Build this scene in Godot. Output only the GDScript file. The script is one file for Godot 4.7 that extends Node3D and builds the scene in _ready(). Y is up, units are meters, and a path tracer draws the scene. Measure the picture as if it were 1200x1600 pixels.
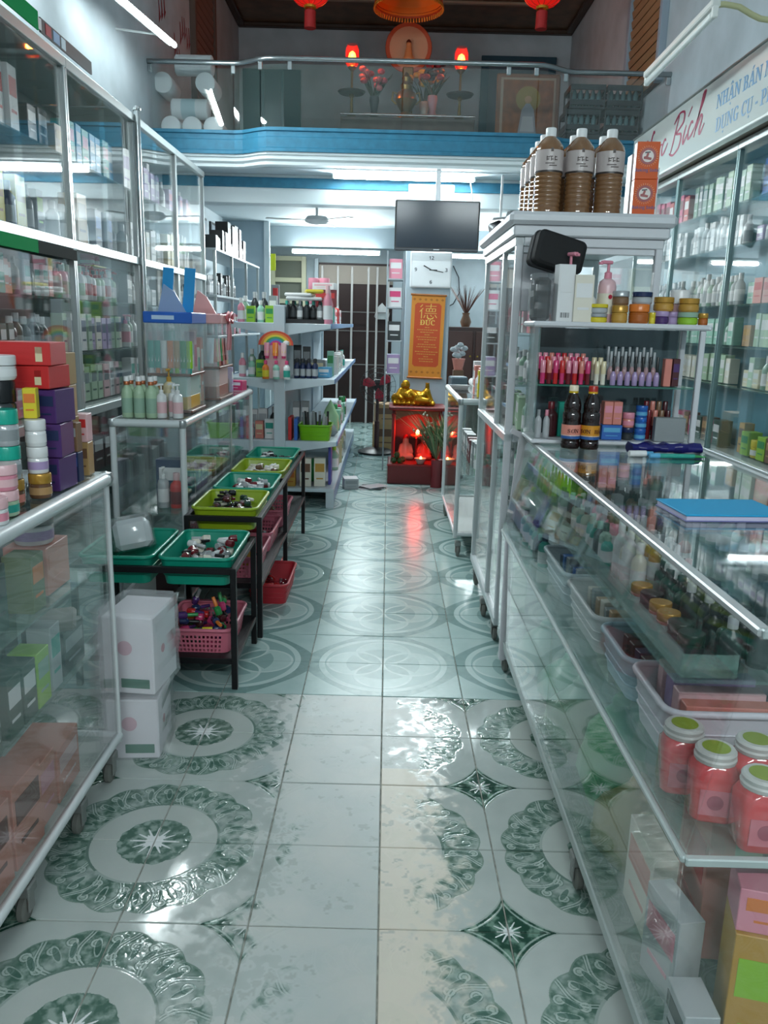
extends Node3D
# A small cosmetics shop seen from its entrance: metres, y up, the aisle runs along -z.

# ------------------------------------------------------------------ mesh builder
class MB:
	var v := PackedVector3Array()
	var n := PackedVector3Array()
	var uv := PackedVector2Array()
	var ix := PackedInt32Array()
	func tri(a: Vector3, b: Vector3, c: Vector3, na: Vector3, nb: Vector3, nc: Vector3, ua := Vector2.ZERO, ub := Vector2.ZERO, uc := Vector2.ZERO) -> void:
		var s := v.size()
		v.append(a); v.append(b); v.append(c)
		n.append(na); n.append(nb); n.append(nc)
		uv.append(ua); uv.append(ub); uv.append(uc)
		if (b - a).cross(c - a).dot(na + nb + nc) > 0.0:
			ix.append(s); ix.append(s + 2); ix.append(s + 1)
		else:
			ix.append(s); ix.append(s + 1); ix.append(s + 2)
	func quad(a: Vector3, b: Vector3, c: Vector3, d: Vector3, na: Vector3, nb: Vector3, nc: Vector3, nd: Vector3) -> void:
		tri(a, b, c, na, nb, nc)
		tri(a, c, d, na, nc, nd)
	func flat(a: Vector3, b: Vector3, c: Vector3, d: Vector3, nn: Vector3) -> void:
		quad(a, b, c, d, nn, nn, nn, nn)
	# chamfered box: centre c, size s
	func box(c: Vector3, s: Vector3, ch := 0.0) -> MB:
		var h := s * 0.5
		var k := minf(ch, minf(h.x, minf(h.y, h.z)) * 0.9)
		var ax := [Vector3.RIGHT, Vector3.UP, Vector3.BACK]
		for a in 3:
			var u: Vector3 = ax[(a + 1) % 3]
			var w: Vector3 = ax[(a + 2) % 3]
			var p: Vector3 = ax[a]
			var hp: float = h[a]
			var hu: float = h[(a + 1) % 3] - k
			var hw: float = h[(a + 2) % 3] - k
			for sg in [-1.0, 1.0]:
				var o: Vector3 = c + p * hp * sg
				flat(o + u * hu + w * hw, o - u * hu + w * hw, o - u * hu - w * hw, o + u * hu - w * hw, p * sg)
			if k > 0.0:
				# edges running along p
				var hl: float = hp - k
				for su in [-1.0, 1.0]:
					for sw in [-1.0, 1.0]:
						var e1: Vector3 = c + u * su * (hu + k) + w * sw * hw
						var e2: Vector3 = c + u * su * hu + w * sw * (hw + k)
						flat(e1 + p * hl, e1 - p * hl, e2 - p * hl, e2 + p * hl, (u * su + w * sw).normalized())
		if k > 0.0:
			for sx in [-1.0, 1.0]:
				for sy in [-1.0, 1.0]:
					for sz in [-1.0, 1.0]:
						var q := c + Vector3(sx * (h.x - k), sy * (h.y - k), sz * (h.z - k))
						var nn := Vector3(sx, sy, sz).normalized()
						tri(q + Vector3(sx * k, 0, 0), q + Vector3(0, sy * k, 0), q + Vector3(0, 0, sz * k), nn, nn, nn)
		return self
	# lathe around y through c; profile of (radius, height), smooth where it bends little
	func lathe(pr: Array, seg := 14, c := Vector3.ZERO, smooth := 40.0) -> MB:
		var m := pr.size()
		var sn := []
		for i in m - 1:
			var d: Vector2 = (pr[i + 1] - pr[i])
			sn.append(Vector2(d.y, -d.x).normalized() if d.length() > 1e-7 else Vector2.RIGHT)
		var cosm := cos(deg_to_rad(smooth))
		for i in m - 1:
			var na: Vector2 = sn[i]
			var nb: Vector2 = sn[i]
			if i > 0 and sn[i - 1].dot(sn[i]) > cosm:
				na = (sn[i - 1] + sn[i]).normalized()
			if i < m - 2 and sn[i + 1].dot(sn[i]) > cosm:
				nb = (sn[i + 1] + sn[i]).normalized()
			var p: Vector2 = pr[i]
			var q: Vector2 = pr[i + 1]
			for j in seg:
				var t0 := TAU * j / seg
				var t1 := TAU * (j + 1) / seg
				var d0 := Vector3(cos(t0), 0, sin(t0))
				var d1 := Vector3(cos(t1), 0, sin(t1))
				var y := Vector3.UP
				if p.x > 1e-6:
					tri(c + d0 * p.x + y * p.y, c + d1 * p.x + y * p.y, c + d1 * q.x + y * q.y, d0 * na.x + y * na.y, d1 * na.x + y * na.y, d1 * nb.x + y * nb.y)
				if q.x > 1e-6:
					tri(c + d0 * p.x + y * p.y, c + d1 * q.x + y * q.y, c + d0 * q.x + y * q.y, d0 * na.x + y * na.y, d1 * nb.x + y * nb.y, d0 * nb.x + y * nb.y)
		return self
	# tube through points
	func tube(pts: Array, r: float, seg := 8, closed := false, r1 := -1.0) -> MB:
		var m := pts.size()
		var rings := []
		var up := Vector3.UP
		var prev := Vector3.ZERO
		for i in m:
			var a: Vector3 = pts[(i - 1 + m) % m] if (i > 0 or closed) else pts[i]
			var b: Vector3 = pts[(i + 1) % m] if (i < m - 1 or closed) else pts[i]
			var t := (b - a).normalized()
			if prev == Vector3.ZERO:
				prev = t.cross(up) if absf(t.dot(up)) < 0.95 else t.cross(Vector3.RIGHT)
			prev = (prev - t * prev.dot(t)).normalized()
			var bi := t.cross(prev)
			var ring := []
			var rr: float = r if r1 < 0.0 else lerpf(r, r1, float(i) / maxf(1.0, m - 1))
			for j in seg:
				var w := TAU * j / seg
				var nn := prev * cos(w) + bi * sin(w)
				ring.append([pts[i] + nn * rr, nn])
			rings.append(ring)
		for i in (m if closed else m - 1):
			var A: Array = rings[i]
			var B: Array = rings[(i + 1) % m]
			for j in seg:
				var k := (j + 1) % seg
				quad(A[j][0], A[k][0], B[k][0], B[j][0], A[j][1], A[k][1], B[k][1], B[j][1])
		if not closed:
			for e in [0, m - 1]:
				var o: Vector3 = pts[e]
				var nn: Vector3 = (pts[0] - pts[1]).normalized() if e == 0 else (pts[m - 1] - pts[m - 2]).normalized()
				for j in seg:
					tri(o, rings[e][j][0], rings[e][(j + 1) % seg][0], nn, nn, nn)
		return self
	# loft of rings (arrays of Vector3, same count); flat across bands, smooth round the ring
	func loft(rings: Array, cap0 := true, cap1 := true, smooth := false) -> MB:
		var m := rings.size()
		var s: int = rings[0].size()
		var cen := []
		for r in rings:
			var o := Vector3.ZERO
			for p in r: o += p
			cen.append(o / s)
		var fn := []
		for i in m - 1:
			var row := []
			for j in s:
				var k := (j + 1) % s
				var d1: Vector3 = rings[i][k] - rings[i][j]
				if d1.length() < 1e-7: d1 = rings[i + 1][k] - rings[i + 1][j]
				var q := d1.cross(rings[i + 1][j] - rings[i][j])
				row.append(q.normalized())
			fn.append(row)
		# orientation: by the signed volume
		var sgn := 0.0
		for i in m - 1:
			for j in s:
				var pm: Vector3 = (rings[i][j] + rings[i + 1][j]) * 0.5 - (cen[i] + cen[i + 1]) * 0.5
				sgn += pm.dot(fn[i][j])
		var sg := 1.0 if sgn >= 0.0 else -1.0
		for i in m - 1:
			for j in s:
				var k := (j + 1) % s
				var h := (j - 1 + s) % s
				var nj: Vector3 = (fn[i][j] + fn[i][h]).normalized() * sg
				var nk: Vector3 = (fn[i][j] + fn[i][k]).normalized() * sg
				var nj2 := nj
				var nk2 := nk
				if smooth:
					if i > 0:
						nj = (nj + (fn[i - 1][j] + fn[i - 1][h]).normalized() * sg).normalized()
						nk = (nk + (fn[i - 1][j] + fn[i - 1][k]).normalized() * sg).normalized()
					if i < m - 2:
						nj2 = (nj2 + (fn[i + 1][j] + fn[i + 1][h]).normalized() * sg).normalized()
						nk2 = (nk2 + (fn[i + 1][j] + fn[i + 1][k]).normalized() * sg).normalized()
				quad(rings[i][j], rings[i][k], rings[i + 1][k], rings[i + 1][j], nj, nk, nk2, nj2)
		for e in 2:
			if (e == 0 and cap0) or (e == 1 and cap1):
				var i := 0 if e == 0 else m - 1
				var nn: Vector3 = (cen[0] - cen[1]) if e == 0 else (cen[m - 1] - cen[m - 2])
				if nn.length() < 1e-6: nn = Vector3.UP
				var pl: Vector3 = (rings[i][1] - rings[i][0]).cross(rings[i][s / 2] - rings[i][0]).normalized()
				nn = pl * (1.0 if pl.dot(nn) >= 0.0 else -1.0)
				for j in s:
					tri(cen[i], rings[i][j], rings[i][(j + 1) % s], nn, nn, nn)
		return self
	# extruded polygon in the xy plane, from z0 to z1
	func prism(poly: PackedVector2Array, z0: float, z1: float) -> MB:
		var t := Geometry2D.triangulate_polygon(poly)
		for i in range(0, t.size(), 3):
			for z in [z0, z1]:
				var nn := Vector3(0, 0, 1) if z == maxf(z0, z1) else Vector3(0, 0, -1)
				tri(Vector3(poly[t[i]].x, poly[t[i]].y, z), Vector3(poly[t[i + 1]].x, poly[t[i + 1]].y, z), Vector3(poly[t[i + 2]].x, poly[t[i + 2]].y, z), nn, nn, nn)
		var cw := Geometry2D.is_polygon_clockwise(poly)
		for i in poly.size():
			var a := poly[i]
			var b := poly[(i + 1) % poly.size()]
			var d := (b - a).normalized()
			var nn := Vector3(d.y, -d.x, 0) * (-1.0 if cw else 1.0)
			flat(Vector3(a.x, a.y, z0), Vector3(b.x, b.y, z0), Vector3(b.x, b.y, z1), Vector3(a.x, a.y, z1), nn)
		return self
	func mesh() -> ArrayMesh:
		var a := []
		a.resize(Mesh.ARRAY_MAX)
		a[Mesh.ARRAY_VERTEX] = v
		a[Mesh.ARRAY_NORMAL] = n
		a[Mesh.ARRAY_TEX_UV] = uv
		a[Mesh.ARRAY_INDEX] = ix
		var m := ArrayMesh.new()
		m.add_surface_from_arrays(Mesh.PRIMITIVE_TRIANGLES, a)
		return m

var mesh_cache := {}
var mat_cache := {}
var name_count := {}
var rng := RandomNumberGenerator.new()

# ------------------------------------------------------------------ materials
func mt(col: String, rough := 0.5, metal := 0.0, opt := {}) -> StandardMaterial3D:
	var key := "%s %s %s %s" % [col, rough, metal, opt]
	if mat_cache.has(key):
		return mat_cache[key]
	var m := StandardMaterial3D.new()
	m.albedo_color = Color(col)
	m.roughness = rough
	m.metallic = metal
	if opt.has("alpha"):
		m.transparency = BaseMaterial3D.TRANSPARENCY_ALPHA
		m.albedo_color.a = opt.alpha
	if opt.has("spec"): m.metallic_specular = opt.spec
	if opt.has("coat"):
		m.clearcoat_enabled = true
		m.clearcoat = opt.coat
		m.clearcoat_roughness = 0.08
	if opt.has("glow"):
		m.emission_enabled = true
		m.emission = Color(opt.get("glow_col", col))
		m.emission_energy_multiplier = opt.glow
	if opt.has("back"):
		m.backlight_enabled = true
		m.backlight = Color(opt.back)
	if opt.has("noise"):
		m.albedo_texture = noise_tex(opt.noise)
		m.uv1_triplanar = true
		m.uv1_world_triplanar = true
		m.uv1_scale = Vector3.ONE * float(opt.get("scale", 1.0))
	mat_cache[key] = m
	return m

var noise_cache := {}
# a mottling texture between two greys: "lo hi freq"
func noise_tex(spec: String) -> Texture2D:
	if noise_cache.has(spec):
		return noise_cache[spec]
	var s := spec.split(" ")
	var f := FastNoiseLite.new()
	f.noise_type = FastNoiseLite.TYPE_SIMPLEX_SMOOTH
	f.frequency = float(s[2])
	f.fractal_octaves = 5
	f.seed = 7
	var im := f.get_seamless_image(256, 256)
	var lo := float(s[0])
	var hi := float(s[1])
	var out := Image.create(256, 256, false, Image.FORMAT_RGB8)
	for y in 256:
		for x in 256:
			var g := lerpf(lo, hi, im.get_pixel(x, y).r)
			out.set_pixel(x, y, Color(g, g, g))
	var t := ImageTexture.create_from_image(out)
	noise_cache[spec] = t
	return t

# ------------------------------------------------------------------ nodes
func numbered(called: String) -> String:
	var k: int = name_count.get(called, 0)
	name_count[called] = k + 1
	return called if k == 0 else "%s_%03d" % [called, k]

func thing(called: String, label: String, category: String, at := Vector3.ZERO, turn := 0.0, group := "") -> Node3D:
	var o := Node3D.new()
	o.name = numbered(called)
	add_child(o)
	o.position = at
	o.rotation_degrees.y = turn
	o.set_meta("label", label)
	o.set_meta("category", category)
	if group != "":
		o.set_meta("group", group)
	return o

func part(parent: Node3D, called: String, m: Mesh, mat: Material, at := Vector3.ZERO, turn := Vector3.ZERO) -> MeshInstance3D:
	var o := MeshInstance3D.new()
	o.name = called
	o.mesh = m
	o.material_override = mat
	o.position = at
	o.rotation_degrees = turn
	parent.add_child(o, true)
	return o

func structure(called: String) -> Node3D:
	var o := Node3D.new()
	o.name = called
	add_child(o)
	o.set_meta("kind", "structure")
	return o

func cached(key: String, f: Callable) -> Mesh:
	if not mesh_cache.has(key):
		mesh_cache[key] = f.call()
	return mesh_cache[key]

# box standing on y = 0, centred in x and z
func bx(x: float, y: float, z: float, ch := 0.002) -> Mesh:
	return cached("bx %.4f %.4f %.4f %.4f" % [x, y, z, ch], func(): return MB.new().box(Vector3(0, y / 2, 0), Vector3(x, y, z), ch).mesh())

# box between two corners, at its own place
func bar(a: Vector3, b: Vector3, ch := 0.002) -> Mesh:
	return MB.new().box((a + b) / 2, (b - a).abs(), ch).mesh()

func lat(pr: Array, seg := 14) -> Mesh:
	return cached("lat %s %d" % [pr, seg], func(): return MB.new().lathe(pr, seg).mesh())

func rod(a: Vector3, b: Vector3, r: float, seg := 8) -> Mesh:
	return MB.new().tube([a, b], r, seg).mesh()

func V2(a: float, b: float) -> Vector2: return Vector2(a, b)

# rounded rectangle ring at height y
func rrect(hx: float, hz: float, r: float, y: float, seg := 4) -> Array:
	var out := []
	for c in 4:
		var sx: float = [1, -1, -1, 1][c]
		var sz: float = [1, 1, -1, -1][c]
		for k in seg + 1:
			var a := PI / 2 * (c + float(k) / seg)
			out.append(Vector3(sx * (hx - r) + cos(a) * r, y, sz * (hz - r) + sin(a) * r))
	return out

# writing as flat raised print; size is the height of a line
var fonts := {}
func font(called: String, bold := false) -> Font:
	var k := called + str(bold)
	if not fonts.has(k):
		var f := SystemFont.new()
		f.font_names = PackedStringArray([called])
		f.font_weight = 700 if bold else 400
		fonts[k] = f
	return fonts[k]

# letters whose accents the fonts lack: a base letter and the marks to add
const ACCENTS := {"Ậ": ["Â", "dot"], "Ụ": ["U", "dot"], "Ứ": ["Ú", "horn"], "Ơ": ["O", "horn"], "Ả": ["A", "hook"], "Ỹ": ["Y", "tilde"], "Ẩ": ["Â", "hook"], "Ệ": ["Ê", "dot"]}

func accented(parent: Node3D, text: String, size: float, mat: Material, at: Vector3, turn := Vector3.ZERO, fam := "Droid Serif", left := false) -> void:
	var plain := ""
	for c in text: plain += ACCENTS[c][0] if ACCENTS.has(c) else c
	var o := lettering(parent, plain, size, mat, at, turn, fam, true)
	if left: (o.mesh as TextMesh).horizontal_alignment = HORIZONTAL_ALIGNMENT_LEFT
	var k := size / 64.0
	var total := font(fam, true).get_string_size(plain, HORIZONTAL_ALIGNMENT_LEFT, -1, 64).x * k
	var b := MB.new()
	for i in text.length():
		if not ACCENTS.has(text[i]): continue
		var x0 := font(fam, true).get_string_size(plain.substr(0, i), HORIZONTAL_ALIGNMENT_LEFT, -1, 64).x * k
		var x1 := font(fam, true).get_string_size(plain.substr(0, i + 1), HORIZONTAL_ALIGNMENT_LEFT, -1, 64).x * k
		var cx := (x0 + x1) / 2 - (0.0 if left else total / 2)
		var rx := (x1 - x0) / 2
		var poly := PackedVector2Array()
		match ACCENTS[text[i]][1]:
			"dot":
				for j in 10: poly.append(Vector2(cx + cos(TAU * j / 10) * size * 0.07, -size * 0.52 + sin(TAU * j / 10) * size * 0.07))
			"horn":
				poly = PackedVector2Array([Vector2(cx + rx * 0.7, size * 0.24), Vector2(cx + rx * 1.05, size * 0.34), Vector2(cx + rx * 1.15, size * 0.46), Vector2(cx + rx * 0.9, size * 0.46), Vector2(cx + rx * 0.85, size * 0.37), Vector2(cx + rx * 0.55, size * 0.31)])
			"hook":
				poly = PackedVector2Array([Vector2(cx - size * 0.02, size * 0.44), Vector2(cx + size * 0.05, size * 0.44), Vector2(cx + size * 0.12, size * 0.56), Vector2(cx + size * 0.03, size * 0.64), Vector2(cx - size * 0.08, size * 0.60), Vector2(cx + size * 0.03, size * 0.56)])
			"tilde":
				poly = PackedVector2Array([Vector2(cx - size * 0.16, size * 0.46), Vector2(cx - size * 0.06, size * 0.54), Vector2(cx + size * 0.06, size * 0.48), Vector2(cx + size * 0.16, size * 0.56), Vector2(cx + size * 0.06, size * 0.58), Vector2(cx - size * 0.06, size * 0.62)])
		b.prism(poly, -0.0003, 0.0003)
	if b.v.size() > 0:
		part(parent, "accent_mark", b.mesh(), mat, at, turn)

func lettering(parent: Node3D, text: String, size: float, mat: Material, at: Vector3, turn := Vector3.ZERO, fam := "Droid Sans", bold := true, stretch := Vector3.ONE) -> MeshInstance3D:
	var t := TextMesh.new()
	t.text = text
	t.font = font(fam, bold)
	t.font_size = 64
	t.pixel_size = size / 64.0
	t.depth = 0.0006
	t.curve_step = 3.0
	var o := part(parent, "lettering", t, mat, at, turn)
	o.scale = stretch
	return o

const ORD := ["first", "second", "third", "fourth", "fifth", "sixth", "seventh", "eighth", "ninth", "tenth", "eleventh", "twelfth", "thirteenth", "fourteenth", "fifteenth", "sixteenth", "seventeenth", "eighteenth", "nineteenth", "twentieth"]
func ordinal(i: int) -> String:
	if i < 20: return ORD[i]
	if i == 29: return "thirtieth"
	if i < 30: return "twenty-" + ORD[i - 20]
	if i == 39: return "fortieth"
	return "thirty-" + ORD[i - 30]

# ------------------------------------------------------------------ the scene
const XL := -2.02
const XR := 2.24
const ZF := 2.2
const ZB := -11.5
const YC := 5.05
const LAMP := "edfafc"

func _ready() -> void:
	rng.seed = 11
	var cam := Camera3D.new()
	cam.name = "camera"
	cam.fov = rad_to_deg(2.0 * atan(800.0 / 1270.0))
	cam.position = Vector3(0, 1.356, 0)
	cam.rotation_degrees = Vector3(-13.0, 0, 1.5)
	cam.near = 0.05
	cam.far = 100.0
	add_child(cam)
	var sky_mat := ProceduralSkyMaterial.new()
	sky_mat.sky_top_color = Color("aebccb")
	sky_mat.sky_horizon_color = Color("dadfe2")
	sky_mat.ground_horizon_color = Color("8f8c86")
	sky_mat.ground_bottom_color = Color("6c6a66")
	var env := Environment.new()
	env.background_mode = Environment.BG_SKY
	env.sky = Sky.new()
	env.sky.sky_material = sky_mat
	env.background_energy_multiplier = 0.52
	env.tonemap_mode = Environment.TONE_MAPPER_LINEAR
	env.tonemap_exposure = 1.15
	env.sdfgi_enabled = true
	env.ssao_enabled = true
	env.ssil_enabled = true
	var we := WorldEnvironment.new()
	we.name = "world_environment"
	we.environment = env
	add_child(we)
	lamps()
	build_floor()
	build_shell()
	build_loft_front()
	build_wall_cabinets()
	build_entrance_counter()
	build_second_counter()
	build_stands()
	build_gondola()
	build_rear()
	build_shrine()
	build_tall_cabinet()
	build_right_counter()
	build_display_case()
	build_sign()
	build_loft()
	build_products()

# ------------------------------------------------------------------ fluorescent lamps
# a batten with its tube; a and b are the tube's ends, down is where the light goes
func tube_lamp(label: String, a: Vector3, b: Vector3, out: Vector3, energy: float, glow: float, lit := true, called := "tube_lamp") -> Node3D:
	var mid := (a + b) / 2
	var t := thing(called, label, "lamp", mid)
	var d := (b - a).normalized()
	var L := (b - a).length()
	var o := out.normalized()
	var side := d.cross(o).normalized()
	var bs := Basis(d, o, side)
	var hold := func(m: Mesh, nm: String, mat: Material):
		var p := part(t, nm, m, mat)
		p.transform = Transform3D(bs, Vector3.ZERO)
		return p
	hold.call(MB.new().box(Vector3(0, -0.045, 0), Vector3(L + 0.04, 0.035, 0.045), 0.006).mesh(), "batten", mt("d9dcd8", 0.4))
	for s in [-1.0, 1.0]:
		hold.call(MB.new().box(Vector3(s * (L / 2 + 0.01), -0.012, 0), Vector3(0.018, 0.06, 0.03), 0.004).mesh(), "lamp_holder", mt("e6e8e4", 0.4))
	var g := MB.new().tube([Vector3(-L / 2, 0, 0), Vector3(L / 2, 0, 0)], 0.019, 12).mesh()
	if lit:
		hold.call(g, "glass_tube", mt("ffffff", 0.3, 0.0, {"glow": glow, "glow_col": LAMP}))
		var l := AreaLight3D.new()
		l.name = "tube_light"
		l.area_size = Vector2(L, 0.03)
		l.light_energy = energy
		l.light_color = Color(LAMP)
		l.area_range = 30.0
		l.shadow_enabled = true
		t.add_child(l)
		# the light looks along its -z
		l.transform = Transform3D(Basis(d, o.cross(d), o) * Basis(Vector3.UP, PI), o * 0.024)
	else:
		hold.call(g, "glass_tube", mt("dfe6e4", 0.25))
	return t

func lamps() -> void:
	# on the beam over the aisle
	tube_lamp("lit fluorescent tube along the beam above the television", Vector3(-0.5, 2.585, -7.46), Vector3(0.69, 2.585, -7.46), Vector3(0, -0.25, 1), 6.5, 50.0)
	# high on the left wall
	var sl := tube_lamp("lit fluorescent tube slanting high beside the balcony rail", Vector3(-1.65, 3.34, -6.66), Vector3(-1.78, 3.315, -5.47), Vector3(1, -0.5, 0), 3.5, 40.0)
	tube_lamp("unseen fluorescent tube out of view above the first glass cabinets", Vector3(-1.95, 3.30, -5.0), Vector3(-1.95, 3.30, -3.85), Vector3(1, -0.5, 0), 2.2, 100.0)  # out of view, placed to whiten the upper wall
	for z in [-0.4, 0.4]:
		part(sl, "wall_bracket", rod(Vector3(-0.05 - 0.1 * z, 0.02, z), Vector3(XL - sl.position.x, 0.05, z), 0.008), mt("c9cdcb", 0.4))
	# below the loft, at the back
	tube_lamp("lit fluorescent tube on the rear beam above the grille door", Vector3(-1.25, 2.23, -10.846), Vector3(-0.15, 2.23, -10.846), Vector3(0, -0.5, 1), 4.5, 40.0)
	tube_lamp("lit fluorescent tube on the rear beam behind the wall clock", Vector3(0.62, 2.22, -10.838), Vector3(1.72, 2.22, -10.838), Vector3(0, -0.5, 1), 4.5, 40.0)
	# over the entrance, unseen behind the viewer, lighting the goods; the television mirrors them
	tube_lamp("unseen lit fluorescent tube over the entrance, opposite the television", Vector3(-0.75, 3.2, 2.13), Vector3(0.45, 3.2, 2.13), Vector3(0, -0.4, -1), 4.5, 40.0)
	tube_lamp("unseen lit fluorescent tube over the entrance on the sign's side", Vector3(0.95, 3.2, 2.13), Vector3(2.1, 3.2, 2.13), Vector3(0, -0.4, -1), 4.5, 40.0)
	# hangs unlit on the right, on a bent arm
	var t := tube_lamp("unlit fluorescent tube hanging from a bent arm above the shop sign", Vector3(1.5, 2.80, -5.3), Vector3(1.51, 2.835, -4.32), Vector3(0, -1, 0), 0.0, 0.0, false)
	var arm := []
	for q in [V2(0.0, 0.065), V2(0.06, 0.07), V2(0.13, 0.06), V2(0.19, 0.03), V2(0.235, 0.012), V2(0.29, 0.006), V2(0.36, 0.006), V2(0.5, 0.008), V2(0.73, 0.01)]:
		arm.append(Vector3(q.x, q.y, 0.47))
	part(t, "bent_arm", MB.new().tube(arm, 0.014, 8).mesh(), mt("b9b98f", 0.6))

# ------------------------------------------------------------------ floor
func build_floor() -> void:
	var fl := structure("floor")
	part(fl, "grout_bed", bar(Vector3(XL - 0.15, -0.15, ZB - 0.1), Vector3(XR + 0.15, -0.0035, ZF + 0.1), 0.0), mt("b3b3a8", 0.9, 0.0, {"noise": "0.6 1.0 0.05", "scale": 2.0}))
	var N := 512
	var f := FastNoiseLite.new()
	f.noise_type = FastNoiseLite.TYPE_SIMPLEX_SMOOTH
	f.frequency = 0.03
	f.fractal_octaves = 4
	f.seed = 3
	var ns := f.get_seamless_image(N, N)
	f.frequency = 0.008
	f.seed = 9
	var nl := f.get_seamless_image(N, N)
	var nd := ns.get_data()
	var ld := nl.get_data()
	# ---- front pattern: green medallions with stars, 60 cm repeat
	var pb := PackedByteArray()
	pb.resize(N * N * 3)
	var base := Color("abb3af")
	var light := Color("bcc2be")
	var dark := Color("4d6a5e")
	var midg := Color("8fa198")
	for y in N:
		for x in N:
			var u := (x + 0.5) / N * 0.6 - 0.3
			var w := (y + 0.5) / N * 0.6 - 0.3
			var n1: float = nd[y * N + x] / 255.0
			var n2: float = ld[y * N + x] / 255.0
			var r := sqrt(u * u + w * w)
			var a := atan2(w, u)
			var c: Color = base.lerp(light, n2 * 0.6)
			if r < 0.165:
				if r < 0.096 + (n1 - 0.5) * 0.012:
					c = dark.lerp(midg, clampf((n1 - 0.35) * 3.2, 0.0, 1.0))
					var st := 0.022 + 0.036 * pow(absf(cos(a * 6.0)), 8.0) + 0.012 * pow(absf(cos(a * 4.0)), 6.0)
					if r < st: c = Color("dfe2e2")
				else:
					c = Color("afb6b1").lerp(light, n2 * 0.5)
			elif r < 0.172:
				c = base.lerp(dark, 0.7 if sin(a * 4.0) > -0.2 else 0.15)
			elif r < 0.262 + 0.014 * absf(sin(a * 8.0)):
				# scroll work
				var k := fposmod(a / TAU * 16.0, 1.0) - 0.5
				var da := k * TAU / 16.0
				c = dark.lerp(midg, clampf((n1 - 0.3) * 2.6, 0.0, 1.0)).lerp(base, clampf((n2 - 0.45) * 2.0, 0.0, 0.75))
				var best := 1.0
				for q in [[0.195, 0.10], [0.235, -0.09], [0.248, 0.13]]:
					var px: float = r * sin(da) - q[0] * sin(q[1])
					var py: float = r * cos(da) - q[0] * cos(q[1])
					var dd := sqrt(px * px + py * py)
					best = minf(best, absf(dd - 0.0105))
					if dd < 0.008: c = c.lerp(Color("a3b2a9"), 0.8)
				# stems and leaves
				var sw := absf(da * r - 0.018 * sin((r - 0.17) * 38.0))
				best = minf(best, absf(sw - 0.004))
				if best < 0.0024: c = c.lerp(Color("b4c0ba"), 0.75)
				elif best < 0.0046: c = c.lerp(Color("3a554a"), 0.4)
				var lf := pow((r - 0.222) / 0.03, 2.0) + pow((absf(da) * r - 0.026) / 0.009, 2.0)
				if lf < 1.0: c = c.lerp(Color("a9b6af") if lf > 0.6 else Color("46645a"), 0.65)
				var edge := 0.262 + 0.014 * absf(sin(a * 8.0)) - r
				if edge < 0.004: c = c.lerp(Color("7b8f84"), 0.7)
			# four-pointed stars where four medallions meet
			var cu := 0.3 - absf(u)
			var cw := 0.3 - absf(w)
			var ast := pow(cu / 0.118, 0.72) + pow(cw / 0.118, 0.72)
			if ast < 1.0:
				c = Color("27483c").lerp(Color("6d8a7c"), clampf((n1 - 0.4) * 3.4, 0.0, 1.0))
				if ast > 0.86 and ast < 0.92: c = c.lerp(Color("b9c6bf"), 0.7)
				var rr := sqrt(cu * cu + cw * cw)
				var aa := atan2(cw, cu)
				if rr < 0.012 + 0.026 * pow(absf(cos(aa * 6.0)), 7.0): c = Color("d5dad9")
			elif ast < 1.06:
				c = c.lerp(Color("8d9c94"), 0.5)
			var i := (y * N + x) * 3
			pb[i] = int(c.r * 255); pb[i + 1] = int(c.g * 255); pb[i + 2] = int(c.b * 255)
	var cell := Image.create_from_data(N, N, false, Image.FORMAT_RGB8, pb)
	var front := Image.create(N * 4, N * 4, false, Image.FORMAT_RGBA8)
	cell.convert(Image.FORMAT_RGBA8)
	for j in 4:
		for i in 5:
			# medallion centres fall on the tile corners at x = 0.012 + 0.6 k
			front.blit_rect(cell, Rect2i(0, 0, N, N), Vector2i(i * N - N / 2, j * N))
	# ---- where feet have rubbed the print away (seen as bare glaze with ragged edges)
	var W := 512
	f.frequency = 0.02
	f.seed = 21
	f.fractal_octaves = 5
	var wn := f.get_image(W, W)
	f.frequency = 0.09
	var wg := f.get_image(W, W)
	var wd := wn.get_data()
	var gd := wg.get_data()
	var mb := PackedByteArray()
	mb.resize(W * W * 4)
	var rb := PackedByteArray()
	rb.resize(W * W)
	for y in W:
		for x in W:
			var X := (x + 0.5) / W * 2.4 - 1.188
			var D := 0.408 + (y + 0.5) / W * 2.4
			var n1: float = wd[y * W + x] / 255.0
			var n2: float = gd[y * W + x] / 255.0
			var q := (X + 0.045 + 0.03 * (D - 1.6)) / (0.245 if X > -0.05 else 0.30)
			var k := 1.12 - absf(q) + (n1 - 0.5) * 0.6 + (n2 - 0.5) * 0.9
			var al := smoothstep(-0.1, 0.55, k) * 0.97
			# thinner wear further out on the left
			var q2 := smoothstep(0.0, 0.8, (n1 - 0.42) * 2.0 + (n2 - 0.5)) * smoothstep(-0.60, -0.32, X) * (1.0 - smoothstep(0.1, 0.2, X)) * 0.7
			al = maxf(al, q2)
			var col := Color("b2b9b6").lerp(Color("bcbeb9"), clampf((n1 - 0.3) * 1.6, 0.0, 1.0))
			if X > 0.012 and D > 1.3 and D < 2.3: col = col.lerp(Color("d3c8b8"), 0.85)
			if n2 > 0.70 and n1 < 0.45: col = col.lerp(Color("9aa09a"), 0.5)
			var i := (y * W + x) * 4
			mb[i] = int(col.r * 255); mb[i + 1] = int(col.g * 255); mb[i + 2] = int(col.b * 255); mb[i + 3] = int(al * 255)
			rb[y * W + x] = int((0.05 + 0.33 * al + 0.06 * n2) * 255)
	var worn := Image.create_from_data(W, W, false, Image.FORMAT_RGBA8, mb)
	worn.resize(N * 4, N * 4, Image.INTERPOLATE_CUBIC)
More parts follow.
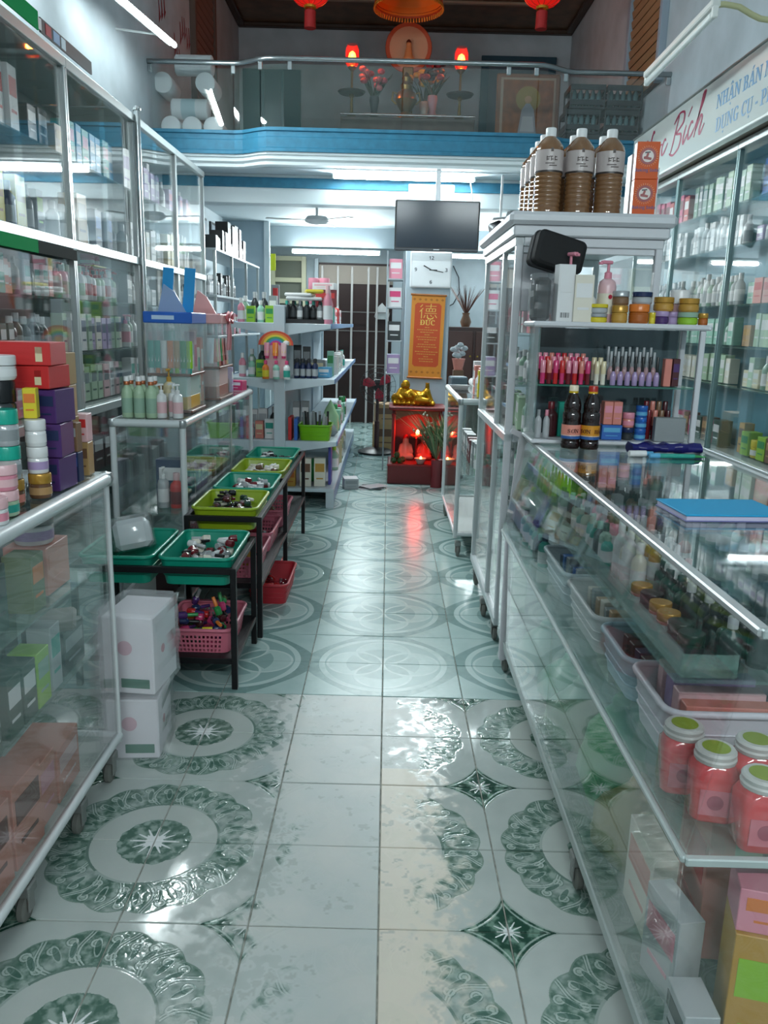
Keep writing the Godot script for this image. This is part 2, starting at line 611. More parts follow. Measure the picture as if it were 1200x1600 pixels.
	front.blend_rect(worn, Rect2i(0, 0, N * 4, N * 4), Vector2i.ZERO)
	front.convert(Image.FORMAT_RGB8)
	# the print stands in slight relief under the glaze
	var emb := front.duplicate()
	emb.resize(N * 2, N * 2, Image.INTERPOLATE_BILINEAR)
	emb.convert(Image.FORMAT_RGBA8)
	emb.bump_map_to_normal_map(3.0)
	var fm := StandardMaterial3D.new()
	fm.albedo_texture = ImageTexture.create_from_image(front)
	fm.normal_enabled = true
	fm.normal_texture = ImageTexture.create_from_image(emb)
	fm.normal_scale = 0.25
	fm.roughness = 1.0
	fm.roughness_texture = ImageTexture.create_from_image(Image.create_from_data(W, W, false, Image.FORMAT_L8, rb))
	fm.metallic_specular = 0.38
	# ---- rear pattern: pale rings with four petals
	var qb := PackedByteArray()
	qb.resize(N * N * 3)
	var rbase := Color("93aeab")
	var rlight := Color("b1c5c2")
	var rdark := Color("6d8b88")
	for y in N:
		for x in N:
			var u := (x + 0.5) / N * 0.6 - 0.3
			var w := (y + 0.5) / N * 0.6 - 0.3
			var n1: float = nd[y * N + x] / 255.0
			var n2: float = ld[y * N + x] / 255.0
			var r := sqrt(u * u + w * w)
			var c: Color = rdark.lerp(rbase, n1 * 0.35)
			var cu := 0.3 - absf(u)
			var cw := 0.3 - absf(w)
			var ast := pow(cu / 0.215, 0.85) + pow(cw / 0.215, 0.85)
			if r < 0.262:
				c = rbase.lerp(rlight, n2 * 0.5)
				if r > 0.238:
					c = rlight
				else:
					var lobes := 0
					var near := 1.0
					for q in [[0.115, 0.0], [-0.115, 0.0], [0.0, 0.115], [0.0, -0.115]]:
						var dd := sqrt((u - q[0]) * (u - q[0]) + (w - q[1]) * (w - q[1]))
						if dd < 0.112: lobes += 1
						near = minf(near, absf(dd - 0.112))
					if lobes == 1: c = rbase.lerp(rlight, 0.45 + n2 * 0.3)
					elif lobes == 2: c = rdark.lerp(rbase, 0.25 + n1 * 0.3)
					else: c = rbase.lerp(rdark, 0.3)
					var dm := absf(u) * 0.9 + absf(w) * 0.9
					if lobes == 1 and absf(absf(u) - absf(w)) > 0.045 and r > 0.06 and r < 0.15: c = c.lerp(rdark, 0.55)
					if near < 0.005: c = rlight.lerp(Color("bccac7"), 0.5)
			elif ast < 1.0:
				c = rbase.lerp(rlight, 0.35 + 0.4 * n2)
			var i := (y * N + x) * 3
			qb[i] = int(c.r * 255); qb[i + 1] = int(c.g * 255); qb[i + 2] = int(c.b * 255)
	var rm := StandardMaterial3D.new()
	rm.albedo_texture = ImageTexture.create_from_image(Image.create_from_data(N, N, false, Image.FORMAT_RGB8, qb))
	var emb2 := Image.create_from_data(N, N, false, Image.FORMAT_RGB8, qb)
	emb2.convert(Image.FORMAT_RGBA8)
	emb2.bump_map_to_normal_map(2.5)
	rm.normal_enabled = true
	rm.normal_texture = ImageTexture.create_from_image(emb2)
	rm.normal_scale = 0.22
	rm.roughness = 0.09
	rm.metallic_specular = 0.5
	# the tiles people walk on have lost some of their polish
	var rm1: StandardMaterial3D = rm.duplicate()
	rm1.roughness = 0.18
	rm1.metallic_specular = 0.36
	var rm2: StandardMaterial3D = rm.duplicate()
	rm2.roughness = 0.27
	rm2.metallic_specular = 0.26
	var rub := PackedByteArray()
	rub.resize(N * N * 4)
	var rc := Color("8da8a5")
	for i in N * N:
		rub[i * 4] = int(rc.r * 255); rub[i * 4 + 1] = int(rc.g * 255); rub[i * 4 + 2] = int(rc.b * 255)
		rub[i * 4 + 3] = clampi(int(40 + (ld[i] - 90) * 0.9 + (nd[i] - 120) * 0.6), 20, 190)
	var faded := Image.create_from_data(N, N, false, Image.FORMAT_RGB8, qb)
	faded.convert(Image.FORMAT_RGBA8)
	faded.blend_rect(Image.create_from_data(N, N, false, Image.FORMAT_RGBA8, rub), Rect2i(0, 0, N, N), Vector2i.ZERO)
	faded.convert(Image.FORMAT_RGB8)
	rm2.albedo_texture = ImageTexture.create_from_image(faded)
	# ---- the tiles, each one laid by itself
	var G := 0.2966
	var r2 := RandomNumberGenerator.new()
	r2.seed = 5
	for j in 26:
		for i in 8:
			var x0 := -1.188 + 0.3 * i
			var d0 := 0.408 + 0.3 * j
			var fr := j < 8
			var key := "tile %d %d" % [i if fr else i % 2, j if fr else 100 + j % 2]
			var m: Mesh = cached(key, func(): return tile_mesh(G, x0, d0, fr))
			var o := part(fl, "tile", m, fm if fr else [rm, rm, rm1, rm2, rm2, rm1, rm, rm][i], Vector3(x0 + 0.15, -0.008 + r2.randf_range(-0.0006, 0.0006), -(d0 + 0.15)), Vector3(r2.randf_range(-0.12, 0.12), 0, r2.randf_range(-0.12, 0.12)))
	# further tiles, under the furniture and behind
	var b := MB.new()
	for j in range(-9, 38):
		for i in range(-3, 11):
			var inside := i >= 0 and i < 8 and j >= 0 and j < 26
			if inside: continue
			var x0 := -1.188 + 0.3 * i
			var d0 := 0.408 + 0.3 * j
			var x1 := minf(x0 + G, XR)
			var xa := maxf(x0, XL)
			if x1 <= xa: continue
			var z0 := minf(-d0, ZF)
			var z1 := maxf(-d0 - G, ZB)
			if z1 >= z0: continue
			var P := func(x: float, z: float): return Vector3(x, 0.0, z)
			var Q := func(x: float, z: float): return Vector2((x - 0.012) / 0.6 + 0.5, (-z - 2.808) / 0.6)
			var nn := Vector3.UP
			b.tri(P.call(xa, z0), P.call(x1, z0), P.call(x1, z1), nn, nn, nn, Q.call(xa, z0), Q.call(x1, z0), Q.call(x1, z1))
			b.tri(P.call(xa, z0), P.call(x1, z1), P.call(xa, z1), nn, nn, nn, Q.call(xa, z0), Q.call(x1, z1), Q.call(xa, z1))
	var rest := part(fl, "further_tiles", b.mesh(), rm)
	rest.set_meta("kind", "stuff")

func tile_mesh(g: float, x0: float, d0: float, fr: bool) -> Mesh:
	var b := MB.new()
	var h := g / 2
	var c := 0.0015
	var t := 0.008
	var uvf := func(p: Vector3) -> Vector2:
		var X := x0 + 0.15 + p.x
		var D := d0 + 0.15 - p.z
		return Vector2((X + 1.188) / 2.4, (D - 0.408) / 2.4) if fr else Vector2((X - 0.012) / 0.6 + 0.5, (D - 2.808) / 0.6)
	var top := [Vector3(-h + c, t, -h + c), Vector3(h - c, t, -h + c), Vector3(h - c, t, h - c), Vector3(-h + c, t, h - c)]
	var low := [Vector3(-h, t - c, -h), Vector3(h, t - c, -h), Vector3(h, t - c, h), Vector3(-h, t - c, h)]
	var bot := [Vector3(-h, 0, -h), Vector3(h, 0, -h), Vector3(h, 0, h), Vector3(-h, 0, h)]
	var face := func(q: Array, nn: Vector3):
		b.tri(q[0], q[1], q[2], nn, nn, nn, uvf.call(q[0]), uvf.call(q[1]), uvf.call(q[2]))
		b.tri(q[0], q[2], q[3], nn, nn, nn, uvf.call(q[0]), uvf.call(q[2]), uvf.call(q[3]))
	face.call(top, Vector3.UP)
	for k in 4:
		var l := (k + 1) % 4
		var o: Vector3 = ((top[k] + top[l]) * Vector3(1, 0, 1)).normalized()
		face.call([top[k], top[l], low[l], low[k]], (o + Vector3.UP).normalized())
		face.call([low[k], low[l], bot[l], bot[k]], o)
	return b.mesh()

# ------------------------------------------------------------------ room shell
func build_shell() -> void:
	var paint := mt("b7c3c9", 0.75, 0.0, {"noise": "0.88 1.0 0.02", "scale": 0.35})
	var w := structure("wall_left")
	part(w, "plaster", bar(Vector3(XL - 0.15, -0.1, ZB - 0.15), Vector3(XL, YC + 0.1, ZF + 0.15), 0), paint)
	w = structure("wall_right")
	part(w, "plaster", bar(Vector3(XR, -0.1, ZB - 0.15), Vector3(XR + 0.15, YC + 0.1, ZF + 0.15), 0), paint)
	w = structure("wall_back")
	part(w, "plaster", bar(Vector3(XL, -0.1, ZB - 0.15), Vector3(XR, YC + 0.1, ZB), 0), paint)
	w = structure("wall_front")
	part(w, "pier", bar(Vector3(XL, 0, ZF), Vector3(XL + 0.3, YC, ZF + 0.15), 0), paint)
	part(w, "pier", bar(Vector3(XR - 0.3, 0, ZF), Vector3(XR, YC, ZF + 0.15), 0), paint)
	part(w, "lintel", bar(Vector3(XL + 0.3, 2.9, ZF), Vector3(XR - 0.3, YC, ZF + 0.15), 0), paint)
	w = structure("ceiling")
	part(w, "plaster", bar(Vector3(XL, YC, -7.2), Vector3(XR, YC + 0.15, ZF + 0.15), 0), mt("c4ccd0", 0.8))
	part(w, "wooden_boards", bar(Vector3(XL, YC, ZB), Vector3(XR, YC + 0.15, -7.2), 0), mt("7a6148", 0.5, 0.0, {"noise": "0.7 1.0 0.02", "scale": 0.6}))
	# dark cornice of the loft ceiling
	for q in [[Vector3(XL, YC - 0.05, ZB), Vector3(XR, YC, ZB + 0.09)], [Vector3(XL, YC - 0.05, ZB + 0.09), Vector3(XL + 0.09, YC, -7.25)], [Vector3(XR - 0.09, YC - 0.05, ZB + 0.09), Vector3(XR, YC, -7.25)]]:
		part(w, "cornice", bar(q[0], q[1], 0.012), mt("3b2c22", 0.5))
	for q in [[Vector3(-1.55, YC - 0.03, -10.62), Vector3(1.75, YC, -10.55)], [Vector3(-1.62, YC - 0.03, -10.62), Vector3(-1.55, YC, -7.3)], [Vector3(1.75, YC - 0.03, -10.62), Vector3(1.82, YC, -7.3)]]:
		part(w, "ceiling_bead", bar(q[0], q[1], 0.01), mt("9a8b78", 0.4))

func fascia_path() -> Array:
	var p := []
	for i in 61:
		var x := lerpf(XL, XR, i / 60.0)
		var k := smoothstep(-1.30, -1.0, x) * (1.0 - smoothstep(1.15, 1.45, x))
		p.append(Vector2(x, -7.2 + 0.16 * k))
	return p

# sweeps a closed profile of (outward, height) along the curved balcony front
func sweep(path: Array, prof: Array) -> Mesh:
	var b := MB.new()
	var m := prof.size()
	for i in path.size() - 1:
		var a: Vector2 = path[i]
		var c: Vector2 = path[i + 1]
		for k in m:
			var p: Vector2 = prof[k]
			var q: Vector2 = prof[(k + 1) % m]
			var d := q - p
			if d.length() < 1e-6: continue
			var n2 := Vector2(d.y, -d.x).normalized()
			var tn := Vector3(c.x - a.x, 0, c.y - a.y).normalized()
			var on := Vector3(-tn.z, 0, tn.x)
			var nn := (on * n2.x + Vector3.UP * n2.y)
			b.flat(Vector3(a.x, p.y, a.y + p.x), Vector3(c.x, p.y, c.y + p.x), Vector3(c.x, q.y, c.y + q.x), Vector3(a.x, q.y, a.y + q.x), nn)
	return b.mesh()

func build_loft_front() -> void:
	var s := structure("balcony_slab")
	var path := fascia_path()
	var blue := mt("2a7796", 0.6, 0.0, {"noise": "0.85 1.0 0.05", "scale": 0.8})
	var white := mt("d3dde0", 0.6)
	# profiles run counter-clockwise seen from the side: bottom, outer face up, top, back
	part(s, "blue_fascia", sweep(path, [V2(-0.12, 2.69), V2(0.03, 2.69), V2(0.03, 2.715), V2(0.012, 2.725), V2(0.012, 2.80), V2(0.0, 2.808), V2(0.0, 2.845), V2(0.015, 2.85), V2(0.015, 2.874), V2(-0.12, 2.874)]), blue)
	part(s, "white_moulding", sweep(path, [V2(-0.12, 2.60), V2(-0.03, 2.60), V2(-0.03, 2.625), V2(-0.005, 2.64), V2(-0.005, 2.665), V2(0.012, 2.672), V2(0.012, 2.69), V2(-0.12, 2.69)]), white)
	part(s, "slab_body", bar(Vector3(XL, 2.61, -7.7), Vector3(XR, 2.87, -7.3), 0), mt("b9c4c9", 0.7))
	part(s, "slab_body", bar(Vector3(XL, 2.545, ZB), Vector3(XR, 2.87, -7.7), 0), mt("b9c4c9", 0.7))
	part(s, "beam", bar(Vector3(XL, 2.37, -7.8), Vector3(XR, 2.61, -7.6), 0.004), white)
	part(s, "blue_band", bar(Vector3(XL, 2.50, -7.6), Vector3(XR, 2.585, -7.59), 0.002), blue)
	part(s, "beam", bar(Vector3(XL, 2.30, -11.1), Vector3(XR, 2.545, -10.9), 0.004), mt("b3bfc6", 0.7))
	# steel handrail and its glass
	var r := thing("balcony_railing", "stainless steel handrail with glass panels along the blue balcony edge", "railing", Vector3(0, 2.874, 0))
	var steel := mt("b9c0c2", 0.22, 0.9)
	var hp := []
	for p in path: hp.append(Vector3(p.x, 0.515, p.y - 0.04))
	part(r, "handrail", MB.new().tube(hp, 0.02, 10).mesh(), mt("8f9698", 0.25, 0.9))
	var joints := [XL + 0.02, -1.32, -1.08, -0.84, 0.9, 1.12, 1.38, XR - 0.02]
	var joints2 := [XL + 0.02, -1.32, -1.08, 0.06, 1.14, 1.42, XR - 0.02]
	for i in joints2.size() - 1:
		var xa: float = joints2[i] + 0.004
		var xb: float = joints2[i + 1] - 0.004
		var seg := []
		var top := []
		for k in 7:
			var x := lerpf(xa, xb, k / 6.0)
			var kk := smoothstep(-1.30, -1.0, x) * (1.0 - smoothstep(1.15, 1.45, x))
			seg.append(Vector2(x, -7.2 + 0.16 * kk - 0.04))
		var g := sweep(seg, [V2(-0.004, 0.0), V2(0.004, 0.0), V2(0.004, 0.475), V2(-0.004, 0.475)])
		part(r, "glass_panel", g, glass_mat())
	for x in joints:
		var kk := smoothstep(-1.30, -1.0, x) * (1.0 - smoothstep(1.15, 1.45, x))
		part(r, "glass_clip", MB.new().box(Vector3(0, 0, 0), Vector3(0.035, 0.06, 0.02), 0.004).mesh(), steel, Vector3(x, 0.465, -7.2 + 0.16 * kk - 0.04))

func glass_mat() -> StandardMaterial3D:
	return mt("86aca2", 0.02, 0.0, {"alpha": 0.03, "spec": 0.5})

func shelf_mat() -> StandardMaterial3D:
	return mt("6f9a8e", 0.04, 0.0, {"alpha": 0.2, "spec": 0.5})

func alu() -> StandardMaterial3D:
	return mt("aeb6b6", 0.35, 0.55)

func pvc() -> StandardMaterial3D:
	return mt("d4d6d8", 0.35)

# ------------------------------------------------------------------ goods
const PAL := {"white": "dcdcdc", "cream": "d8cba6", "ivory": "d9d3c4", "pink": "d98a9c", "hot_pink": "c93a6e", "pale_pink": "d9b0b4", "salmon": "cf7f72", "red": "c22a2a", "dark_red": "6d1a24", "maroon": "4a1a20",
	"orange": "d9772e", "gold": "b98c3a", "amber": "a8591c", "yellow": "d6c32e", "olive": "6a6e3e", "lime": "8fbf2e", "green": "2d8a4a", "dark_green": "1f3f33", "pale_green": "a9c3a4", "teal": "2b9a8a", "turquoise": "17a08a", "sky_blue": "5aa4cc",
	"blue": "2b62b0", "navy": "1f2c52", "purple": "4a2a66", "lilac": "a68fb8", "brown": "6a4a34", "tan": "b08a5c", "kraft": "a98a5c", "black": "17181a", "charcoal": "2e3335", "grey": "8a9092", "silver": "a9adb0", "bronze": "7d5f46", "clear_green": "8fae9a", "mint": "8ec2ae"}

var box_name := "carton"
var bottle_name := "bottle"
func word(c: String) -> String: return c.replace("_", " ")
func pm(c: String, rough := 0.35) -> StandardMaterial3D: return mt(PAL[c], rough)

func carton(label: String, at: Vector3, turn: float, s: Vector3, col: String, col2: String, group := "", called := "", tilt := 0.0) -> Node3D:
	var t := thing(called if called != "" else box_name, label, "box", at, turn, group)
	if tilt != 0.0: t.rotation_degrees.z = tilt
	part(t, "carton_body", bx(s.x, s.y, s.z, 0.0015), pm(col, 0.45))
	part(t, "print_panel", bx(s.x * 0.82, s.y * 0.30, 0.0012, 0.0), pm(col2, 0.45), Vector3(0, s.y * 0.52, s.z / 2 + 0.0003))
	part(t, "print_line", bx(s.x * 0.6, s.y * 0.05, 0.0012, 0.0), pm(col2, 0.45), Vector3(0, s.y * 0.26, s.z / 2 + 0.0003))
	return t

func bottle(kind: String, label: String, at: Vector3, turn: float, h: float, r: float, col: String, cap: String, group := "", lab := "") -> Node3D:
	var names := {"pump": "pump_bottle", "screw": bottle_name, "jar": "cream_jar", "tube": "squeeze_tube", "spray": "spray_bottle", "polish": "nail_polish_bottle", "lipstick": "lipstick", "can": "spray_can"}
	var cats := {"pump": "bottle", "screw": "bottle", "jar": "jar", "tube": "tube", "spray": "bottle", "polish": "bottle", "lipstick": "lipstick", "can": "can"}
	var t := thing(names[kind], label, cats[kind], at, turn, group)
	var bm := pm(col, 0.3)
	var cm := pm(cap, 0.3)
	var lb: String = lab if lab != "" else ("white" if col != "white" else cap)
	if lab == "" and col in ["black", "charcoal", "dark_green", "navy", "maroon", "brown", "dark_red"]: lb = "grey" if kind == "screw" and h > 0.13 else "charcoal"
	match kind:
		"pump":
			var hb := h * 0.70
			part(t, "bottle_body", lat([V2(0, 0), V2(r * 0.93, 0), V2(r, r * 0.12), V2(r, hb * 0.82), V2(r * 0.86, hb * 0.93), V2(r * 0.4, hb), V2(0, hb)]), bm)
			part(t, "front_label", lat([V2(r * 1.012, hb * 0.2), V2(r * 1.012, hb * 0.66)]), pm(lb, 0.45))
			part(t, "collar", lat([V2(r * 0.42, hb - 0.002), V2(r * 0.42, hb + h * 0.09), V2(r * 0.16, hb + h * 0.11), V2(r * 0.16, h * 0.93)]), cm)
			var ph := cached("pumphead %.4f" % r, func(): return MB.new().box(Vector3(0, 0.0, r * 0.25), Vector3(r * 0.62, r * 0.38, r * 1.3), r * 0.1).box(Vector3(0, -r * 0.12, r * 1.0), Vector3(r * 0.3, r * 0.3, r * 0.5), r * 0.05).mesh())
			part(t, "pump_head", ph, cm, Vector3(0, h * 0.95, 0))
		"screw":
			var hb := h * 0.80
			part(t, "bottle_body", lat([V2(0, 0), V2(r * 0.93, 0), V2(r, r * 0.12), V2(r, hb * 0.74), V2(r * 0.9, hb * 0.84), V2(r * 0.45, hb * 0.96), V2(r * 0.42, hb), V2(0, hb)]), bm)
			part(t, "front_label", lat([V2(r * 1.012, hb * 0.15), V2(r * 1.012, hb * 0.6)]), pm(lb, 0.45))
			part(t, "cap", lat([V2(r * 0.5, hb - 0.001), V2(r * 0.5, h * 0.985), V2(r * 0.45, h), V2(0, h)]), cm)
		"spray", "can":
			var hb := h * 0.74
			part(t, "bottle_body", lat([V2(0, 0), V2(r * 0.95, 0), V2(r, r * 0.1), V2(r, hb * 0.94), V2(r * 0.85, hb), V2(0, hb)]), bm)
			part(t, "front_label", lat([V2(r * 1.012, hb * 0.2), V2(r * 1.012, hb * 0.7)]), pm(lb, 0.45))
			part(t, "cap", lat([V2(r * 0.82, hb - 0.001), V2(r * 0.82, h * 0.97), V2(r * 0.7, h), V2(0, h)]), cm)
		"jar":
			var hb := h * 0.6
			part(t, "jar_body", lat([V2(0, 0), V2(r * 0.9, 0), V2(r * 0.98, r * 0.12), V2(r * 0.98, hb * 0.92), V2(r * 0.88, hb), V2(0, hb)], 18), mt(PAL[col], 0.15, 0.0, {"coat": 0.6}))
			part(t, "front_label", lat([V2(r * 0.99, hb * 0.25), V2(r * 0.99, hb * 0.75)], 18), pm(lb, 0.4))
			part(t, "lid", lat([V2(r * 0.97, hb), V2(r, hb + 0.001), V2(r, h * 0.96), V2(r * 0.95, h), V2(0, h)], 18), mt(PAL[cap], 0.25, 0.35 if cap in ["gold", "silver", "bronze"] else 0.0))
		"tube":
			var rings := []
			for i in 7:
				var k := i / 6.0
				rings.append(ellipse(r, lerpf(r * 0.8, 0.0022, k), lerpf(h * 0.16, h, k), 12))
			part(t, "tube_body", cached("tube %.4f %.4f" % [h, r], func(): return MB.new().loft(rings, true, true, true).mesh()), bm)
			part(t, "print_panel", bx(r * 1.1, h * 0.3, 0.001, 0.0), pm(lb, 0.4), Vector3(0, h * 0.36, r * 0.56), Vector3(-atan2(r * 0.8, h * 0.84) * 57.3, 0, 0))
			part(t, "cap", lat([V2(0, 0), V2(r * 0.72, 0), V2(r * 0.75, h * 0.01), V2(r * 0.66, h * 0.165), V2(0, h * 0.165)]), cm)
		"polish":
			var hb := h * 0.48
			part(t, "bottle_body", lat([V2(0, 0), V2(r * 0.9, 0), V2(r, r * 0.15), V2(r, hb * 0.75), V2(r * 0.45, hb), V2(0, hb)], 10), mt(PAL[col], 0.1, 0.0, {"coat": 0.8}))
			part(t, "cap", lat([V2(r * 0.5, hb), V2(r * 0.48, h * 0.98), V2(r * 0.4, h), V2(0, h)], 10), cm)
		"lipstick":
			var hb := h * 0.46
			part(t, "lipstick_base", lat([V2(0, 0), V2(r * 0.92, 0), V2(r * 0.92, hb), V2(0, hb)], 10), pm(cap, 0.2))
			part(t, "cap", lat([V2(r, hb), V2(r, h * 0.97), V2(r * 0.85, h), V2(0, h)], 10), pm(col, 0.2))
	return t

func ellipse(a: float, b: float, y: float, n: int) -> Array:
	var out := []
	for i in n:
		var t := TAU * i / n
		out.append(Vector3(cos(t) * a, y, sin(t) * b))
	return out

# a row of goods: each list entry is "kind colour colour2 height radius-or-width [depth]"
# dir is the direction of the row, turn the way the fronts face
func row(list: Array, count: int, start: Vector3, dir: Vector3, length: float, turn: float, from: String, where: String, group: String, jitter := 0.01) -> void:
	var at := 0.0
	var i := 0
	while i < count:
		var s: PackedStringArray = list[rng.randi() % list.size()].split(" ")
		var h := float(s[3]) * rng.randf_range(0.96, 1.04)
		h = snappedf(h, 0.005)
		var w := float(s[4])
		var wide := w if s[0] == "carton" else w * 2.0
		if s[0] == "tube": wide = w * 2.0
		if at + wide > length: break
		var p := start + dir * (at + wide / 2)
		var side := dir.cross(Vector3.UP)
		p += side * rng.randf_range(-jitter, jitter)
		var place := "%s from the %s, %s" % [ordinal(i), from, where]
		if s[0] == "carton":
			carton("%s carton, %s" % [word(s[1]), place], p, turn + rng.randf_range(-3, 3), Vector3(w, h, float(s[5])), s[1], s[2], group)
		else:
			var d := {"pump": "%s pump bottle with %s head", "screw": "%s bottle with %s cap", "jar": "%s jar with %s lid", "tube": "%s tube with %s cap", "spray": "%s spray bottle with %s cap", "can": "%s can with %s cap", "polish": "%s polish bottle with %s cap", "lipstick": "%s lipstick with %s base"}
			bottle(s[0], "%s, %s" % [d[s[0]] % [word(s[1]), word(s[2])], place], p, turn + rng.randf_range(-6, 6), h, w, s[1], s[2], group)
		at += wide + rng.randf_range(0.006, 0.016)
		i += 1

# ------------------------------------------------------------------ frames and panes
func pane(parent: Node3D, a: Vector3, b: Vector3, called := "pane") -> MeshInstance3D:
	return part(parent, called, bar(a, b, 0.0), glass_mat())

func shelf(parent: Node3D, a: Vector3, b: Vector3) -> MeshInstance3D:
	var s := part(parent, "glass_shelf", bar(a, b, 0.001), shelf_mat())
	return s

func caster(parent: Node3D, at: Vector3) -> void:
	var c := part(parent, "caster", MB.new().box(Vector3(0, 0.075, 0), Vector3(0.035, 0.03, 0.045), 0.004).box(Vector3(0.014, 0.05, 0.008), Vector3(0.004, 0.05, 0.03), 0.001).box(Vector3(-0.014, 0.05, 0.008), Vector3(0.004, 0.05, 0.03), 0.001).mesh(), mt("8d8f8c", 0.4, 0.4), at)
	var w := part(c, "wheel", MB.new().lathe([V2(0, -0.01), V2(0.026, -0.01), V2(0.031, -0.006), V2(0.031, 0.006), V2(0.026, 0.01), V2(0, 0.01)], 16).mesh(), mt("6f706a", 0.6), Vector3(0, 0.032, 0.012))
	w.rotation_degrees = Vector3(0, 0, 90)

# a tall wall cabinet of one bay. s = +1: fronts face +x
func wall_cabinet(label: String, xf: float, xb: float, za: float, zb: float, rails: Array, shelves: Array, s: float, group: String) -> Node3D:
	var t := thing("glass_wall_cabinet", label, "cabinet", Vector3((xf + xb) / 2, 0, (za + zb) / 2), 0, group)
	var o := -t.position
	var add := func(nm: String, a: Vector3, b: Vector3, m: Material, ch := 0.003):
		return part(t, nm, bar(a, b, ch), m, o)
	var top: float = rails[rails.size() - 1]
	for z in [za - 0.012, zb + 0.012]:
		add.call("post", Vector3(xf - s * 0.028, 0, z - (0.010 if s > 0.0 else 0.006)), Vector3(xf, top, z + (0.010 if s > 0.0 else 0.006)), alu() if s > 0.0 else mt("6f8a8c", 0.3, 0.3))
	for y in rails:
		var hgt := 0.045 if y != 0.1 else 0.1
		add.call("rail", Vector3(xf - s * 0.03, y - hgt, zb), Vector3(xf + s * 0.006, y, za), alu())
		if y != top:
			add.call("deck", Vector3(xb, y - 0.02, zb), Vector3(xf - s * 0.03, y - 0.004, za), mt("9fa8a6", 0.5))
	add.call("back_panel", Vector3(xb, 0.0, zb), Vector3(xb + s * 0.012, top, za), mt("4c5c5a" if s > 0.0 else "457f90", 0.5))
	add.call("top_panel", Vector3(xb, top - 0.015, zb), Vector3(xf - s * 0.03, top, za), mt("9fa8a6", 0.5))
	for y in shelves:
		var sh := shelf(t, Vector3(xb + s * 0.014, y - 0.008, zb + 0.004), Vector3(xf - s * 0.05, y, za - 0.004))
		sh.position = o
	for i in rails.size() - 1:
		var y0: float = rails[i]
		var y1: float = rails[i + 1] - 0.045
		var zm := (za + zb) / 2
		var p := pane(t, Vector3(xf - s * 0.010, y0, zm - 0.03), Vector3(xf - s * 0.015, y1, za - 0.024))
		p.position = o
		p = pane(t, Vector3(xf - s * 0.018, y0, zb + 0.024), Vector3(xf - s * 0.023, y1, zm + 0.03))
		p.position = o
	return t

const LX := -1.55
const RX := 1.965
func left_bays() -> Array: return [-2.1, -3.1, -4.17, -5.23, -6.2, -7.1]
func right_bays() -> Array: return [-2.9, -3.92, -4.98, -5.98, -6.9]

func build_wall_cabinets() -> void:
	var lb := left_bays()
	for i in lb.size() - 1:
		var t := wall_cabinet("aluminium and glass wall cabinet under the wall lamps, %s from the entrance" % ordinal(i), LX, XL, lb[i], lb[i + 1], [0.1, 0.895, 1.72, 2.535], [0.5, 1.17, 1.44, 2.12], 1.0, "glass cabinets along the lit wall")
		if i == 3:
			part(t, "steel_post", MB.new().tube([Vector3(LX + 0.02, 0.9, lb[i]) - t.position, Vector3(LX + 0.02, 2.56, lb[i]) - t.position], 0.018, 12).mesh(), mt("c6cbcc", 0.2, 0.85))
			part(t, "post_cap", MB.new().lathe([V2(0.024, 0), V2(0.026, 0.01), V2(0.018, 0.022), V2(0, 0.024)], 12).mesh(), mt("c6cbcc", 0.2, 0.85), Vector3(LX + 0.02, 2.555, lb[i]) - t.position)
	var b := thing("advertising_strip", "green plastic advertising strip below the glass cabinet's middle rail", "sign", Vector3(LX + 0.012, 1.62, -3.0))
	part(b, "plastic_strip", bx(0.008, 0.055, 1.4, 0.001), mt("0f8a4c", 0.85, 0.0, {"spec": 0.2}))
	part(b, "dark_end", bx(0.009, 0.05, 0.45, 0.001), mt("2a2e2c", 0.85, 0.0, {"spec": 0.2}), Vector3(0, 0, -0.925))
	b = thing("banner_strip", "green and dark printed banner strip along the first cabinets' top", "sign", Vector3(LX + 0.014, 2.545, -3.5))
	part(b, "banner_band", bx(0.008, 0.075, 0.9, 0.001), mt("0f8a4c", 0.85, 0.0, {"spec": 0.2}), Vector3(0, 0, 0.1))
	part(b, "banner_band", bx(0.008, 0.06, 0.62, 0.001), mt("26282c", 0.5), Vector3(0, 0, -0.68))
	for q in [["c9c9c9", -0.36, 0.03], ["a32c34", -0.45, 0.06], ["7fa2c4", -0.54, 0.07], ["b9cdd8", -0.62, 0.05]]:
		part(b, "printed_mark", bx(0.002, 0.045, q[2], 0.0), mt(q[0], 0.5), Vector3(0.005, 0.006, q[1]))
	var rb := right_bays()
	for i in rb.size() - 1:
		wall_cabinet("aluminium and glass wall cabinet below the shop sign, %s from the entrance" % ordinal(i), RX, XR, rb[i], rb[i + 1], [0.1, 0.665, 2.42], [0.4, 1.05, 1.28, 1.52, 1.86, 2.1], -1.0, "glass cabinets below the sign")

